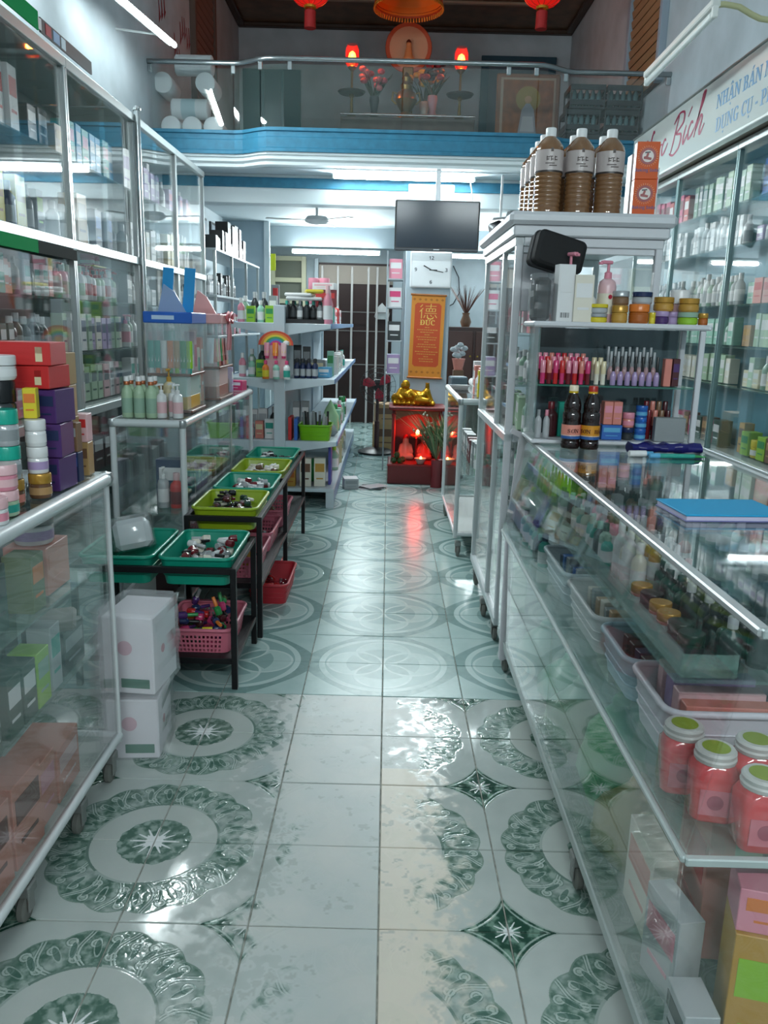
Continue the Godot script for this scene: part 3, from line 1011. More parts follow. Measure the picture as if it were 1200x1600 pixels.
# ------------------------------------------------------------------ aluminium counters with rounded rails
func counter(called: String, label: String, xf: float, xb: float, za: float, zb: float, top: float, low: float, shelves: Array, r: float, pr: float, group := "") -> Node3D:
	var t := thing(called, label, "counter", Vector3((xf + xb) / 2, 0, (za + zb) / 2), 0, group)
	var o := t.position
	var am := mt("ced3d4", 0.3, 0.1)
	var L := func(p: Vector3) -> Vector3: return p - o
	for z in [za, zb]:
		for x in [xf, xb]:
			part(t, "post", MB.new().tube([L.call(Vector3(x, low - 0.02, z)), L.call(Vector3(x, top - r, z))], pr, 10).mesh(), am)
			part(t, "corner_joint", MB.new().lathe([V2(0, -r * 1.15), V2(r * 0.9, -r), V2(r * 1.15, 0), V2(r * 0.9, r * 0.9), V2(0, r * 1.12)], 12).mesh(), mt("a4a9aa", 0.3, 0.6), L.call(Vector3(x, top - r, z)))
			caster(t, L.call(Vector3(x - signf(x - o.x) * 0.02, 0, z - signf(z - o.z) * 0.03)))
	for y in [top - r, low]:
		for x in [xf, xb]:
			part(t, "rail", rod(L.call(Vector3(x, y, za)), L.call(Vector3(x, y, zb)), r if y > 0.5 else r * 0.65, 12), am)
		for z in [za, zb]:
			part(t, "rail", rod(L.call(Vector3(xf, y, z)), L.call(Vector3(xb, y, z)), r if y > 0.5 else r * 0.65, 12), am)
	var zs := minf(za, zb) + 0.01
	var zl := maxf(za, zb) - 0.01
	var xs := minf(xf, xb) + 0.004
	var xl := maxf(xf, xb) - 0.004
	part(t, "base_board", bar(L.call(Vector3(xs, low - 0.012, zs)), L.call(Vector3(xl, low, zl)), 0.001), mt("a9adaa", 0.5))
	part(t, "glass_top", bar(L.call(Vector3(xs, top - 0.008, zs)), L.call(Vector3(xl, top - 0.001, zl)), 0.0), glass_mat())
	for x in [xf, xb]:
		pane(t, L.call(Vector3(x - 0.003, low + r, zs)), L.call(Vector3(x + 0.003, top - r * 2, zl)))
	for z in [za, zb]:
		pane(t, L.call(Vector3(xs, low + r, z - 0.003)), L.call(Vector3(xl, top - r * 2, z + 0.003)))
	for y in shelves:
		shelf(t, L.call(Vector3(xs + 0.01, y - 0.008, zs + 0.01)), L.call(Vector3(xl - 0.03, y, zl - 0.01)))
	return t

func build_entrance_counter() -> void:
	var t := counter("glass_counter", "aluminium-edged glass counter beside the entrance loaded with tubs and boxes", -0.78, -1.2, -0.5, -2.23, 0.935, 0.13, [0.43, 0.66], 0.019, 0.008)
	for z in [-1.95, -1.62, -1.3]:
		caster(t, Vector3(-0.80, 0, z) - t.position)

func build_second_counter() -> void:
	var t := counter("glass_counter", "narrow aluminium-edged glass counter behind the black polish stands", -0.87, -1.17, -3.46, -5.2, 0.935, 0.13, [0.52], 0.017, 0.014)
	part(t, "divider_bar", bar(Vector3(-0.005, 0.15, -0.005), Vector3(0.005, 0.9, 0.005), 0.001), alu(), Vector3(0.15, 0, -0.2))

func build_tall_cabinet() -> void:
	var t := thing("tall_glass_cabinet", "white-framed tall glass cabinet with brown bottles standing on top", "cabinet", Vector3(0.77, 0, -3.8))
	var o := -t.position
	var w := mt("ccced2", 0.35)
	var add := func(nm: String, a: Vector3, b: Vector3, m: Material, ch := 0.003):
		return part(t, nm, bar(a, b, ch), m, o)
	var x0 := 0.485
	var x1 := 1.055
	var z0 := -3.3
	var z1 := -4.32
	var am := mt("c2c8ca", 0.3, 0.1)
	# uprights
	for q in [[x0, z0], [x0, -3.66], [x0, z1], [x1, z0], [x1, z1]]:
		var xx: float = q[0] - 0.014 if q[0] == x1 else q[0] + 0.014
		var zz: float = q[1] - (0.016 if q[1] == z0 else (-0.016 if q[1] == z1 else 0.0))
		add.call("post", Vector3(xx - 0.014, 0.11, zz - 0.016), Vector3(xx + 0.014, 1.7, zz + 0.016), w if q[1] == z0 else am)
	for y in [0.14, 0.935, 1.70]:
		add.call("rail", Vector3(x0 - 0.003, y - 0.035, z1), Vector3(x0 + 0.03, y, z0), am)
		add.call("rail", Vector3(x0 + 0.03, y - 0.035, z0 - 0.03), Vector3(x1, y, z0 + 0.003), w)
		add.call("rail", Vector3(x0 + 0.03, y - 0.035, z1), Vector3(x1, y, z1 + 0.03), am)
	add.call("cornice", Vector3(x0 - 0.035, 1.742, z1 - 0.03), Vector3(x1 + 0.035, 1.79, z0 + 0.04), w, 0.014)
	add.call("cornice", Vector3(x0 - 0.015, 1.70, z1 - 0.01), Vector3(x1 + 0.015, 1.742, z0 + 0.02), w, 0.006)
	add.call("base_board", Vector3(x0 + 0.03, 0.10, z1), Vector3(x1 - 0.01, 0.125, z0), mt("a9adaa", 0.5))
	add.call("middle_deck", Vector3(x0 + 0.03, 0.905, z1 + 0.03), Vector3(x1 - 0.01, 0.92, z0 - 0.03), mt("c3c7c8", 0.45))
	for y in [0.45, 0.68, 1.13, 1.33]:
		part(t, "glass_shelf", bar(Vector3(x0 + 0.035, y - 0.008, z1 + 0.02), Vector3(x1 - 0.03, y, z0 - 0.04), 0.001), shelf_mat(), o)
	for q in [[z1 + 0.03, -3.676], [-3.644, z0 - 0.032]]:
		for yy in [[0.14, 0.90], [0.935, 1.665]]:
			part(t, "pane", bar(Vector3(x0 + 0.010, yy[0], q[0]), Vector3(x0 + 0.015, yy[1], q[1]), 0), glass_mat(), o)
	part(t, "pane", bar(Vector3(x1 - 0.012, 0.14, z1 + 0.03), Vector3(x1 - 0.007, 1.665, z0 - 0.03), 0), glass_mat(), o)
	part(t, "pane", bar(Vector3(x0 + 0.03, 0.14, z1 + 0.012), Vector3(x1 - 0.03, 1.665, z1 + 0.017), 0), glass_mat(), o)
	# the face towards the entrance: white boards and a small window
	add.call("face_board", Vector3(x0 + 0.03, 1.64, z0 - 0.02), Vector3(x1 - 0.03, 1.665, z0 - 0.004), w)
	add.call("face_board", Vector3(x0 + 0.03, 1.42, z0 - 0.022), Vector3(0.62, 1.64, z0 - 0.012), mt("b9bbbf", 0.4))
	add.call("face_board", Vector3(0.62, 0.95, z0 - 0.02), Vector3(0.70, 1.64, z0 - 0.004), w)
	add.call("face_board", Vector3(0.70, 1.44, z0 - 0.02), Vector3(x1 - 0.03, 1.475, z0 - 0.004), w)
	part(t, "pane", bar(Vector3(0.70, 0.94, z0 - 0.014), Vector3(x1 - 0.03, 1.64, z0 - 0.009), 0), glass_mat(), o)
	for q in [[x0 + 0.02, -3.42], [x0 + 0.02, -4.2], [x1 - 0.03, -3.42], [x1 - 0.03, -4.2]]:
		caster(t, Vector3(q[0], 0, q[1]) + o)
	caster(t, Vector3(x0 + 0.005, 0, -3.72) + o)
	# the lower counter further down the aisle
	counter("glass_counter", "low aluminium-edged glass counter next to the red shrine", 0.43, 0.75, -4.72, -5.85, 0.95, 0.14, [0.5], 0.018, 0.014)

# ------------------------------------------------------------------ the long slanted counter on the right
const CZ0 := -1.12
const CZ1 := -3.22
func build_right_counter() -> void:
	var t := thing("slanted_glass_counter", "long slant-fronted glass counter full of cosmetics with blue notebook on top", "counter", Vector3(0.8, 0, -2.1))
	var o := -t.position
	var am := mt("aeb8b6", 0.3, 0.2)
	var A := Vector2(0.492, 0.13)
	var B := Vector2(0.485, 0.55)
	var C := Vector2(0.556, 0.93)
	var D := Vector2(1.15, 0.93)
	var E := Vector2(1.15, 0.13)
	var P := func(p: Vector2, z: float) -> Vector3: return Vector3(p.x, p.y, z) + o
	var run := func(p: Vector2, w: float, h: float, nm: String, m: Material):
		part(t, nm, bar(P.call(p - Vector2(w, h) / 2, CZ1), P.call(p + Vector2(w, h) / 2, CZ0), 0.003), m)
	run.call(A + Vector2(0.006, -0.012), 0.02, 0.03, "bottom_rail", am)
	run.call(B, 0.012, 0.012, "kink_rail", am)
	run.call(C + Vector2(0.006, 0.0), 0.022, 0.014, "top_rail", mt("c3c6c6", 0.25, 0.3))
	run.call(D, 0.018, 0.018, "top_rail", mt("d2d6d6", 0.3))
	run.call(E, 0.018, 0.018, "bottom_rail", am)
	for z in [CZ0, CZ1]:
		var sg := -1.0 if z == CZ1 else 1.0
		for q in [[A, E], [B, Vector2(1.15, 0.55)], [C, D]]:
			part(t, "end_rail", bar(P.call(q[0] - Vector2(0, 0.007), z - 0.007), P.call(q[1] + Vector2(0, 0.007), z + 0.007), 0.002), am)
	# glass
	var slab := func(p: Vector2, q: Vector2, za: float, zb: float, nm: String):
		var d := (q - p).normalized()
		var n := Vector2(-d.y, d.x) * 0.0025
		var poly := PackedVector2Array([p + n, q + n, q - n, p - n])
		var m := MB.new().prism(poly, za, zb).mesh()
		part(t, nm, m, glass_mat(), o)
	var mid := -2.17
	for zz in [[CZ1 + 0.01, mid - 0.002], [mid + 0.002, CZ0 - 0.01]]:
		slab.call(A + Vector2(0, 0.01), B - Vector2(0, 0.008), zz[0], zz[1], "front_pane")
		slab.call(B + Vector2(0.002, 0.008), C - Vector2(0.002, 0.008), zz[0], zz[1], "slanted_pane")
	slab.call(C + Vector2(0.012, 0.004), D + Vector2(-0.01, 0.004), CZ1, CZ0, "glass_top")
	part(t, "rear_board", bar(Vector3(1.142, 0.14, CZ1), Vector3(1.15, 0.92, CZ0), 0), mt("66716e", 0.5), o)  # opaque back, placed to keep the view through the counter dark
	for z in [CZ0 - 0.002, CZ1 + 0.008]:
		part(t, "end_pane", MB.new().prism(PackedVector2Array([A, B, C, D, E]), z - 0.005, z).mesh(), glass_mat(), o)
	# shelves
	part(t, "base_board", bar(Vector3(0.5, 0.115, CZ1 + 0.01), Vector3(1.14, 0.13, CZ0 - 0.01), 0.001), shelf_mat(), o)
	part(t, "glass_shelf", bar(Vector3(0.494, 0.545, CZ1 + 0.02), Vector3(1.13, 0.552, CZ0 - 0.01), 0.001), shelf_mat(), o)
	part(t, "glass_shelf", bar(Vector3(0.535, 0.735, CZ1 + 0.02), Vector3(1.13, 0.742, CZ0 - 0.25), 0.001), shelf_mat(), o)
	# white uprights at the far end and at the back
	var w := mt("c6c3c8", 0.35)
	part(t, "post", bar(Vector3(0.478, 0.05, -3.09), Vector3(0.51, 0.55, -3.05), 0.004), w, o)
	for q in [[1.145, CZ0], [1.145, CZ1]]:
		part(t, "post", bar(Vector3(q[0] - 0.012, 0.05, q[1] - 0.012), Vector3(q[0] + 0.012, 0.93, q[1] + 0.012), 0.003), w, o)
	part(t, "corner_trim", MB.new().prism(PackedVector2Array([V2(0.50, 0.55), V2(0.525, 0.55), V2(0.555, 0.90), V2(0.575, 0.94), V2(0.50, 0.965), V2(0.495, 0.95), V2(0.53, 0.93)]), -3.235, -3.215).mesh(), w, o)
	for q in [[0.505, -3.08], [0.505, -1.78], [0.505, -1.25], [1.1, -3.08], [1.1, -2.1], [1.1, -1.25]]:
		caster(t, Vector3(q[0], 0, q[1]) + o)

# ------------------------------------------------------------------ display case that stands on the far end of that counter
func build_display_case() -> void:
	var t := thing("display_case", "small white-edged glass display case with lipsticks on the slanted counter", "display case", Vector3(0.83, 0.942, -3.09))
	var o := Vector3(-0.83, -0.942, 3.09)
	var w := mt("cfd0d4", 0.3)
	part(t, "top_board", bar(Vector3(0.515, 1.362, -3.20), Vector3(1.155, 1.382, -2.975), 0.006), w, o)
	part(t, "bottom_board", bar(Vector3(0.535, 0.942, -3.20), Vector3(1.15, 0.956, -2.985), 0.004), w, o)
	part(t, "post", bar(Vector3(1.118, 0.956, -3.005), Vector3(1.138, 1.362, -2.985), 0.003), w, o)
	part(t, "post", bar(Vector3(1.118, 0.956, -3.20), Vector3(1.138, 1.362, -3.18), 0.003), w, o)
	part(t, "glass_shelf", bar(Vector3(0.546, 1.152, -3.195), Vector3(1.118, 1.158, -2.99), 0.001), mt("4f9a86", 0.04, 0.0, {"alpha": 0.45}), o)
	part(t, "pane", bar(Vector3(0.54, 0.956, -3.195), Vector3(0.545, 1.362, -2.985), 0.0), shelf_mat(), o)
	part(t, "pane", bar(Vector3(0.546, 0.956, -3.20), Vector3(1.118, 1.362, -3.196), 0.0), glass_mat(), o)
	part(t, "mirror_panel", bar(Vector3(0.56, 0.957, -3.194), Vector3(1.11, 1.36, -3.19), 0.0), mt("55656a", 0.08, 0.3, {"alpha": 0.75}), o)
	# ---- standing on its top: boxes, bottles and jars
	var y := 1.382
	var z := -3.06
	var tc := carton("tall white carton with a barcode, beside black bagged case", Vector3(0.632, y, z), 8, Vector3(0.062, 0.2, 0.05), "white", "white")
	for k in 9:
		part(tc, "barcode_bar", bx([0.0015, 0.003, 0.001, 0.002][k % 4], 0.018, 0.0006, 0), mt("2a2a2c", 0.6), Vector3(-0.016 + 0.004 * k, 0.014, 0.0252))
	carton("white carton with pale grey lettering, beside yellow banded jars", Vector3(0.70, y, z + 0.01), -4, Vector3(0.068, 0.165, 0.05), "ivory", "white")
	bottle("pump", "white bottle with a pink pump, behind the tall white cartons", Vector3(0.664, y, z - 0.068), 30, 0.255, 0.034, "white", "pink")
	var pb := bottle("pump", "pale pink pump bottle in clear wrap with cherry marks", Vector3(0.795, y, z - 0.03), -70, 0.225, 0.033, "pale_pink", "pink", "", "ivory")
	for k in 2:
		part(pb, "cherry_mark", MB.new().lathe([V2(0, 0), V2(0.008, 0), V2(0.008, 0.001), V2(0, 0.001)], 14).mesh(), mt("b3203c", 0.4), Vector3(0.0337, 0.092, 0.006 - 0.018 * k), Vector3(0, 0, -90))
	bottle("screw", "small white bottle with black lettering between carton and pump bottle", Vector3(0.742, y, z - 0.045), 0, 0.125, 0.02, "white", "silver", "", "lilac")
	# jars: [x, z, y offset, h, r, body, lid, label]
	var J := [
		[0.757, 0.02, 0.0, 0.032, 0.034, "yellow", "silver", "flat yellow jar, lower of the banded pair"],
		[0.757, 0.02, 0.033, 0.032, 0.034, "silver", "yellow", "flat silver jar, upper of the banded pair"],
		[0.835, 0.02, 0.0, 0.062, 0.029, "gold", "gold", "round gold jar under the silver topped jar"],
		[0.84, 0.0, 0.063, 0.05, 0.03, "bronze", "silver", "silver topped jar stacked on the round gold jar"],
		[0.905, 0.02, 0.0, 0.068, 0.036, "amber", "orange", "amber jar under the navy lidded jar"],
		[0.915, 0.01, 0.069, 0.042, 0.036, "silver", "navy", "navy lidded jar stacked on the amber jar"],
		[0.952, 0.03, 0.0, 0.04, 0.012, "yellow", "yellow", "tiny yellow jar beside the purple jar"],
		[0.985, 0.03, 0.0, 0.045, 0.026, "purple", "lilac", "purple jar under the gold lidded jar"],
		[1.0, -0.005, 0.046, 0.05, 0.036, "gold", "gold", "gold lidded jar stacked on the purple jar"],
		[1.036, -0.01, 0.0, 0.045, 0.024, "lilac", "lilac", "lilac jar in clear wrap beside purple jar"],
		[1.085, 0.015, 0.0, 0.044, 0.036, "lime", "clear_green", "pale green jar under the broad gold jar"],
		[1.085, 0.015, 0.045, 0.048, 0.036, "gold", "gold", "broad gold jar stacked on the pale green jar"],
		[1.08, -0.075, 0.0, 0.125, 0.036, "pale_pink", "white", "white domed jar behind the broad gold jar"],
		[1.136, 0.03, 0.0, 0.042, 0.017, "amber", "gold", "small gold jar at the display case corner"],
	]
	for q in J:
		if q[0] < 1.13 or true:
			bottle("jar", q[7], Vector3(q[0], y + q[2], z + q[1]), 0, q[3], q[4], q[5], q[6], "jars on the display case", q[5])
	# black cases in clear wrap
	var cs := thing("black_case", "black zipped case tilted on top of the wrapped black bag", "bag", Vector3(0.615, 1.60, -3.185))
	cs.rotation_degrees = Vector3(-8, 14, -14)
	var rg := []
	for q in [[-0.045, 0.85], [-0.038, 1.0], [0.038, 1.0], [0.045, 0.85]]:
		var ring := []
		for p in rrect(0.098 * q[1], 0.062 * q[1], 0.022, 0.0): ring.append(Vector3(p.x, p.z + 0.03, q[0]))
		rg.append(ring)
	part(cs, "case_shell", MB.new().loft(rg).mesh(), mt("0e0e10", 0.75))
	var zp := []
	for p in rrect(0.1, 0.064, 0.022, 0.0): zp.append(Vector3(p.x, p.z + 0.03, 0.0))
	part(cs, "zip_seam", MB.new().tube(zp, 0.004, 6, true).mesh(), mt("26262a", 0.5))
	var wb := thing("wrapped_black_bag", "charcoal bag in crinkled clear plastic below the tilted case", "bag", Vector3(0.555, y, -3.10))
	part(wb, "bag_body", bx(0.058, 0.155, 0.11, 0.012), mt("2a2e30", 0.7))
	part(wb, "plastic_wrap", crinkle(Vector3(0.07, 0.168, 0.12), 4), mt("cfd8da", 0.12, 0.0, {"alpha": 0.08}))

# a crumpled clear wrapper round a box
func crinkle(s: Vector3, sd: int) -> Mesh:
	var r := RandomNumberGenerator.new()
	r.seed = sd
	var rings := []
	for i in 9:
		var ring := []
		for p in rrect(s.x / 2, s.z / 2, minf(s.x, s.z) * 0.12, s.y * i / 8.0, 3):
			var k := r.randf_range(0.94, 1.06)
			ring.append(Vector3(p.x * k, p.y + r.randf_range(0, s.y * 0.015), p.z * k))
		rings.append(ring)
	return MB.new().loft(rings, false, true).mesh()

# ------------------------------------------------------------------ the shop sign
func build_sign() -> void:
	var t := thing("shop_sign", "white lightbox sign with red script and blue lettering above the cabinets", "sign", Vector3(1.9, 2.43, -4.75))
	var L := 4.1
	# the box stands on the cabinet tops; its face looks at the aisle
	part(t, "sign_face", bx(0.012, 0.36, L, 0.002), mt("c4ccca", 0.12, 0.0, {"coat": 0.5}), Vector3(-0.03, 0.0, 0))
	part(t, "sign_box", bx(0.34, 0.34, L - 0.02, 0.0), mt("8a857a", 0.7), Vector3(0.15, 0.0, 0))
	part(t, "lower_trim", bx(0.05, 0.02, L + 0.01, 0.004), mt("c9d2d0", 0.3, 0.4), Vector3(-0.03, -0.02, 0))
	part(t, "upper_trim", bx(0.03, 0.012, L + 0.01, 0.003), mt("7e8683", 0.4, 0.3), Vector3(-0.03, 0.36, 0))
	var red := mt("8a1f45", 0.5)
	var face := func(m: Mesh, nm: String, mat: Material, zc: float, yc: float):
		var p := part(t, nm, m, mat, Vector3(-0.0372, yc, zc))
		p.rotation_degrees.y = -90
		return p
	# script, drawn stroke by stroke: x runs along the sign towards the entrance
	var strokes := [
		# N
		[V2(-0.62, -0.06), V2(-0.58, 0.06), V2(-0.55, 0.10), V2(-0.54, 0.02), V2(-0.51, -0.05), V2(-0.48, 0.05), V2(-0.45, 0.13), V2(-0.42, 0.12)],
		# g
		[V2(-0.36, 0.03), V2(-0.39, 0.04), V2(-0.42, 0.0), V2(-0.40, -0.04), V2(-0.36, 0.0), V2(-0.35, 0.04), V2(-0.37, -0.06), V2(-0.41, -0.12), V2(-0.43, -0.08), V2(-0.34, -0.01)],
		# o
		[V2(-0.27, 0.03), V2(-0.30, 0.04), V2(-0.33, 0.0), V2(-0.31, -0.04), V2(-0.28, -0.03), V2(-0.26, 0.02), V2(-0.22, 0.02)],
		[V2(-0.30, -0.085), V2(-0.292, -0.09)],
		# c
		[V2(-0.16, 0.03), V2(-0.19, 0.04), V2(-0.22, 0.0), V2(-0.20, -0.04), V2(-0.16, -0.03), V2(-0.12, 0.01)],
		# B
		[V2(0.02, 0.12), V2(-0.01, 0.02), V2(-0.04, -0.07)],
		[V2(-0.05, 0.09), V2(0.02, 0.13), V2(0.10, 0.12), V2(0.11, 0.07), V2(0.02, 0.03), V2(0.10, 0.01), V2(0.10, -0.05), V2(0.02, -0.08), V2(-0.06, -0.06)],
		# i with its accent
		[V2(0.17, 0.04), V2(0.15, -0.02), V2(0.17, -0.05), V2(0.21, -0.01)],
		[V2(0.18, 0.08), V2(0.22, 0.12)],
		# c
		[V2(0.28, 0.03), V2(0.25, 0.04), V2(0.22, 0.0), V2(0.24, -0.04), V2(0.28, -0.03), V2(0.32, 0.0)],
		# h
		[V2(0.32, 0.0), V2(0.39, 0.11), V2(0.40, 0.15), V2(0.37, 0.13), V2(0.33, -0.05)],
		[V2(0.34, -0.02), V2(0.38, 0.04), V2(0.41, 0.03), V2(0.40, -0.03), V2(0.42, -0.05), V2(0.46, -0.01)],
	]
	for s in strokes:
		var c := Curve2D.new()
		for i in s.size():
			var tn := Vector2.ZERO
			if i > 0 and i < s.size() - 1: tn = (s[i + 1] - s[i - 1]) * 0.18
			c.add_point((s[i] + Vector2(s[i].y * 0.25, 0)) * 1.15, -tn, tn)
		var pts := c.tessellate(4, 6)
		face.call(ribbon(pts, 0.011), "script_stroke", red, -1.075, 0.165)
	var blue := mt("4f7fa3", 0.5)
	for q in [["NHẬN BÁN MỸ PHẨM", -0.38, 0.225, 0.105], ["DỤNG CỤ - PHỤ LIỆU", -0.36, 0.095, 0.105]]:
		accented(t, q[0], q[3], blue, Vector3(-0.0372, q[2], q[1]), Vector3(0, -90, 0), "Droid Serif", true)

# flat brush stroke along points, in the xy plane
func ribbon(pts: PackedVector2Array, w: float) -> Mesh:
	var b := MB.new()
	var n := pts.size()
	var lft := []
	var rgt := []
	for i in n:
		var d := (pts[mini(i + 1, n - 1)] - pts[maxi(i - 1, 0)]).normalized()
		var nn := Vector2(-d.y, d.x)
		var k := w * (0.55 + 0.45 * absf(nn.x)) * (0.6 if i == 0 or i == n - 1 else 1.0)
		lft.append(pts[i] + nn * k)
		rgt.append(pts[i] - nn * k)
	for i in n - 1:
		for z in [0.0008, -0.0004]:
			var f := func(p: Vector2) -> Vector3: return Vector3(p.x, p.y, z)
			b.flat(f.call(lft[i]), f.call(lft[i + 1]), f.call(rgt[i + 1]), f.call(rgt[i]), Vector3(0, 0, signf(z)))
	return b.mesh()

# ------------------------------------------------------------------ baskets
func basket(label: String, at: Vector3, s: Vector3, col: String, group: String, holes := false) -> Node3D:
	var t := thing("plastic_basket", label, "basket", at, 0, group)
	var m := mt(col, 0.35)
	var key := "%.3f %.3f %.3f" % [s.x, s.y, s.z]
	var w := 0.86  # the floor is smaller than the rim
	var hx := s.x / 2
	var hz := s.z / 2
	part(t, "basket_floor", cached("bfl " + key, func(): return MB.new().loft([rrect(hx * w, hz * w, 0.03, 0), rrect(hx * w, hz * w, 0.03, 0.003)]).mesh()), m)
	if holes:
		part(t, "lattice_wall", cached("blat " + key, func(): return lattice_wall(hx, hz, w, s.y)), m)
	else:
		part(t, "basket_wall", cached("bw " + key, func():
			var b := MB.new()
			b.loft([rrect(hx * w, hz * w, 0.03, 0), rrect(hx * 0.97, hz * 0.97, 0.035, s.y)], false, false)
			b.loft([rrect(hx * 0.97 - 0.004, hz * 0.97 - 0.004, 0.033, s.y), rrect(hx * w - 0.004, hz * w - 0.004, 0.028, 0.003)], false, false)
			return b.mesh()), m)
		part(t, "wall_ribs", cached("br " + key, func():
			var b := MB.new()
			for q in [0.35, 0.6]:
				var k := lerpf(w, 0.97, q)
				b.tube(rrect(hx * k + 0.0015, hz * k + 0.0015, 0.033, s.y * q), 0.0022, 6, true)
			return b.mesh()), m)
	part(t, "rim", cached("brim " + key, func(): return MB.new().tube(rrect(hx * 0.975, hz * 0.975, 0.036, s.y), 0.0075, 8, true).mesh()), m)
	return t

# four sloping sides pierced by rows of square holes
func lattice_wall(hx: float, hz: float, w: float, h: float) -> Mesh:
	var b := MB.new()
	var r0 := rrect(hx * w, hz * w, 0.03, 0.0)
	var r1 := rrect(hx * 0.97, hz * 0.97, 0.035, h)
	var rows := 5
	for j in r0.size():
		var k := (j + 1) % r0.size()
		var L: float = (r1[k] - r1[j]).length()
		var nc := maxi(1, int(round(L / 0.0155)))
		for c in nc:
			for r in rows:
				var P := func(u: float, v: float) -> Vector3:
					var uu := (c + u) / nc
					var vv := (r + v) / rows
					return (r0[j].lerp(r0[k], uu)).lerp(r1[j].lerp(r1[k], uu), vv)
				var nn: Vector3 = ((r0[j] + r0[k]) * Vector3(1, 0, 1)).normalized()
				if nc <= 1 or r == rows - 1:
					b.flat(P.call(0, 0), P.call(1, 0), P.call(1, 1), P.call(0, 1), nn)
				else:
					var a := 0.22
					b.flat(P.call(0, 0), P.call(1, 0), P.call(1 - a, a), P.call(a, a), nn)
					b.flat(P.call(1, 0), P.call(1, 1), P.call(1 - a, 1 - a), P.call(1 - a, a), nn)
					b.flat(P.call(1, 1), P.call(0, 1), P.call(a, 1 - a), P.call(1 - a, 1 - a), nn)
					b.flat(P.call(0, 1), P.call(0, 0), P.call(a, a), P.call(a, 1 - a), nn)
	return b.mesh()

# polish bottles tumbled into a basket; area is half extents, y0 the floor
func tumble(c: Vector3, hx: float, hz: float, cols: Array, caps: Array, where: String, n: int, layers := 5) -> void:
	hx = minf(hx, 0.075)
	hz -= 0.022
	var nx := maxi(1, int(hx * 2 / 0.062))
	var nz := maxi(2, int(hz * 2 / 0.044))
	var made := 0
	for l in layers:
		for i in nx:
			for j in nz:
				if made >= n: return
				if l == layers - 1 and rng.randf() < 0.35: continue
				var ci: String = cols[rng.randi() % cols.size()]
				var ca: String = caps[rng.randi() % caps.size()]
				var x := c.x + (-hx + (i + 0.5) * hx * 2 / nx) * (1.0 + 0.1 * l) + rng.randf_range(-0.006, 0.006) + (0.01 if l % 2 else 0.0)
				var z := c.z - hz + (j + 0.5) * hz * 2 / nz + rng.randf_range(-0.004, 0.004)
				var b := bottle("polish", "%s polish bottle with %s cap lying in the %s" % [word(ci), word(ca), where], Vector3(x, c.y + 0.019 + l * 0.026, z), 0, 0.074, 0.0145, ci, ca, "polish bottles in the " + where)
				var yaw := rng.randf_range(0, 360)
				if l > 0 and l == layers - 1 and rng.randf() < 0.3:
					b.position.y += 0.02
					b.basis = Basis.from_euler(Vector3(deg_to_rad(rng.randf_range(15, 40)), deg_to_rad(yaw), 0))
				else:
					b.basis = Basis(Vector3.UP, deg_to_rad(yaw)) * Basis(Vector3.RIGHT, PI / 2 + rng.randf_range(-0.15, 0.15))
				b.position -= b.basis.y * 0.037
				made += 1

func black_stand(label: String, x0: float, x1: float, zs: Array, top: float, low: float) -> void:
	var z0: float = zs[0]
	var z1: float = zs[zs.size() - 1]
	var t := thing("metal_stand", label, "stand", Vector3((x0 + x1) / 2, 0, (z0 + z1) / 2))
	var o := -t.position
	var m := mt("101114", 0.45, 0.3)
	var q := 0.011
	for z in zs:
		for x in [x0, x1]:
			part(t, "leg", bar(Vector3(x - q, 0, z - q), Vector3(x + q, top, z + q), 0.002), m, o)
		for y in [top, low]:
			part(t, "cross_bar", bar(Vector3(x0, y - 0.024, z - q * 0.9), Vector3(x1, y, z + q * 0.9), 0.002), m, o)
	for x in [x0, x1]:
		for y in [top, low]:
			part(t, "side_bar", bar(Vector3(x - q * 0.9, y - 0.022, z1), Vector3(x + q * 0.9, y, z0), 0.002), m, o)
	part(t, "lower_board", bar(Vector3(x0, low - 0.008, z1), Vector3(x1, low - 0.001, z0), 0.0), mt("17181b", 0.6), o)

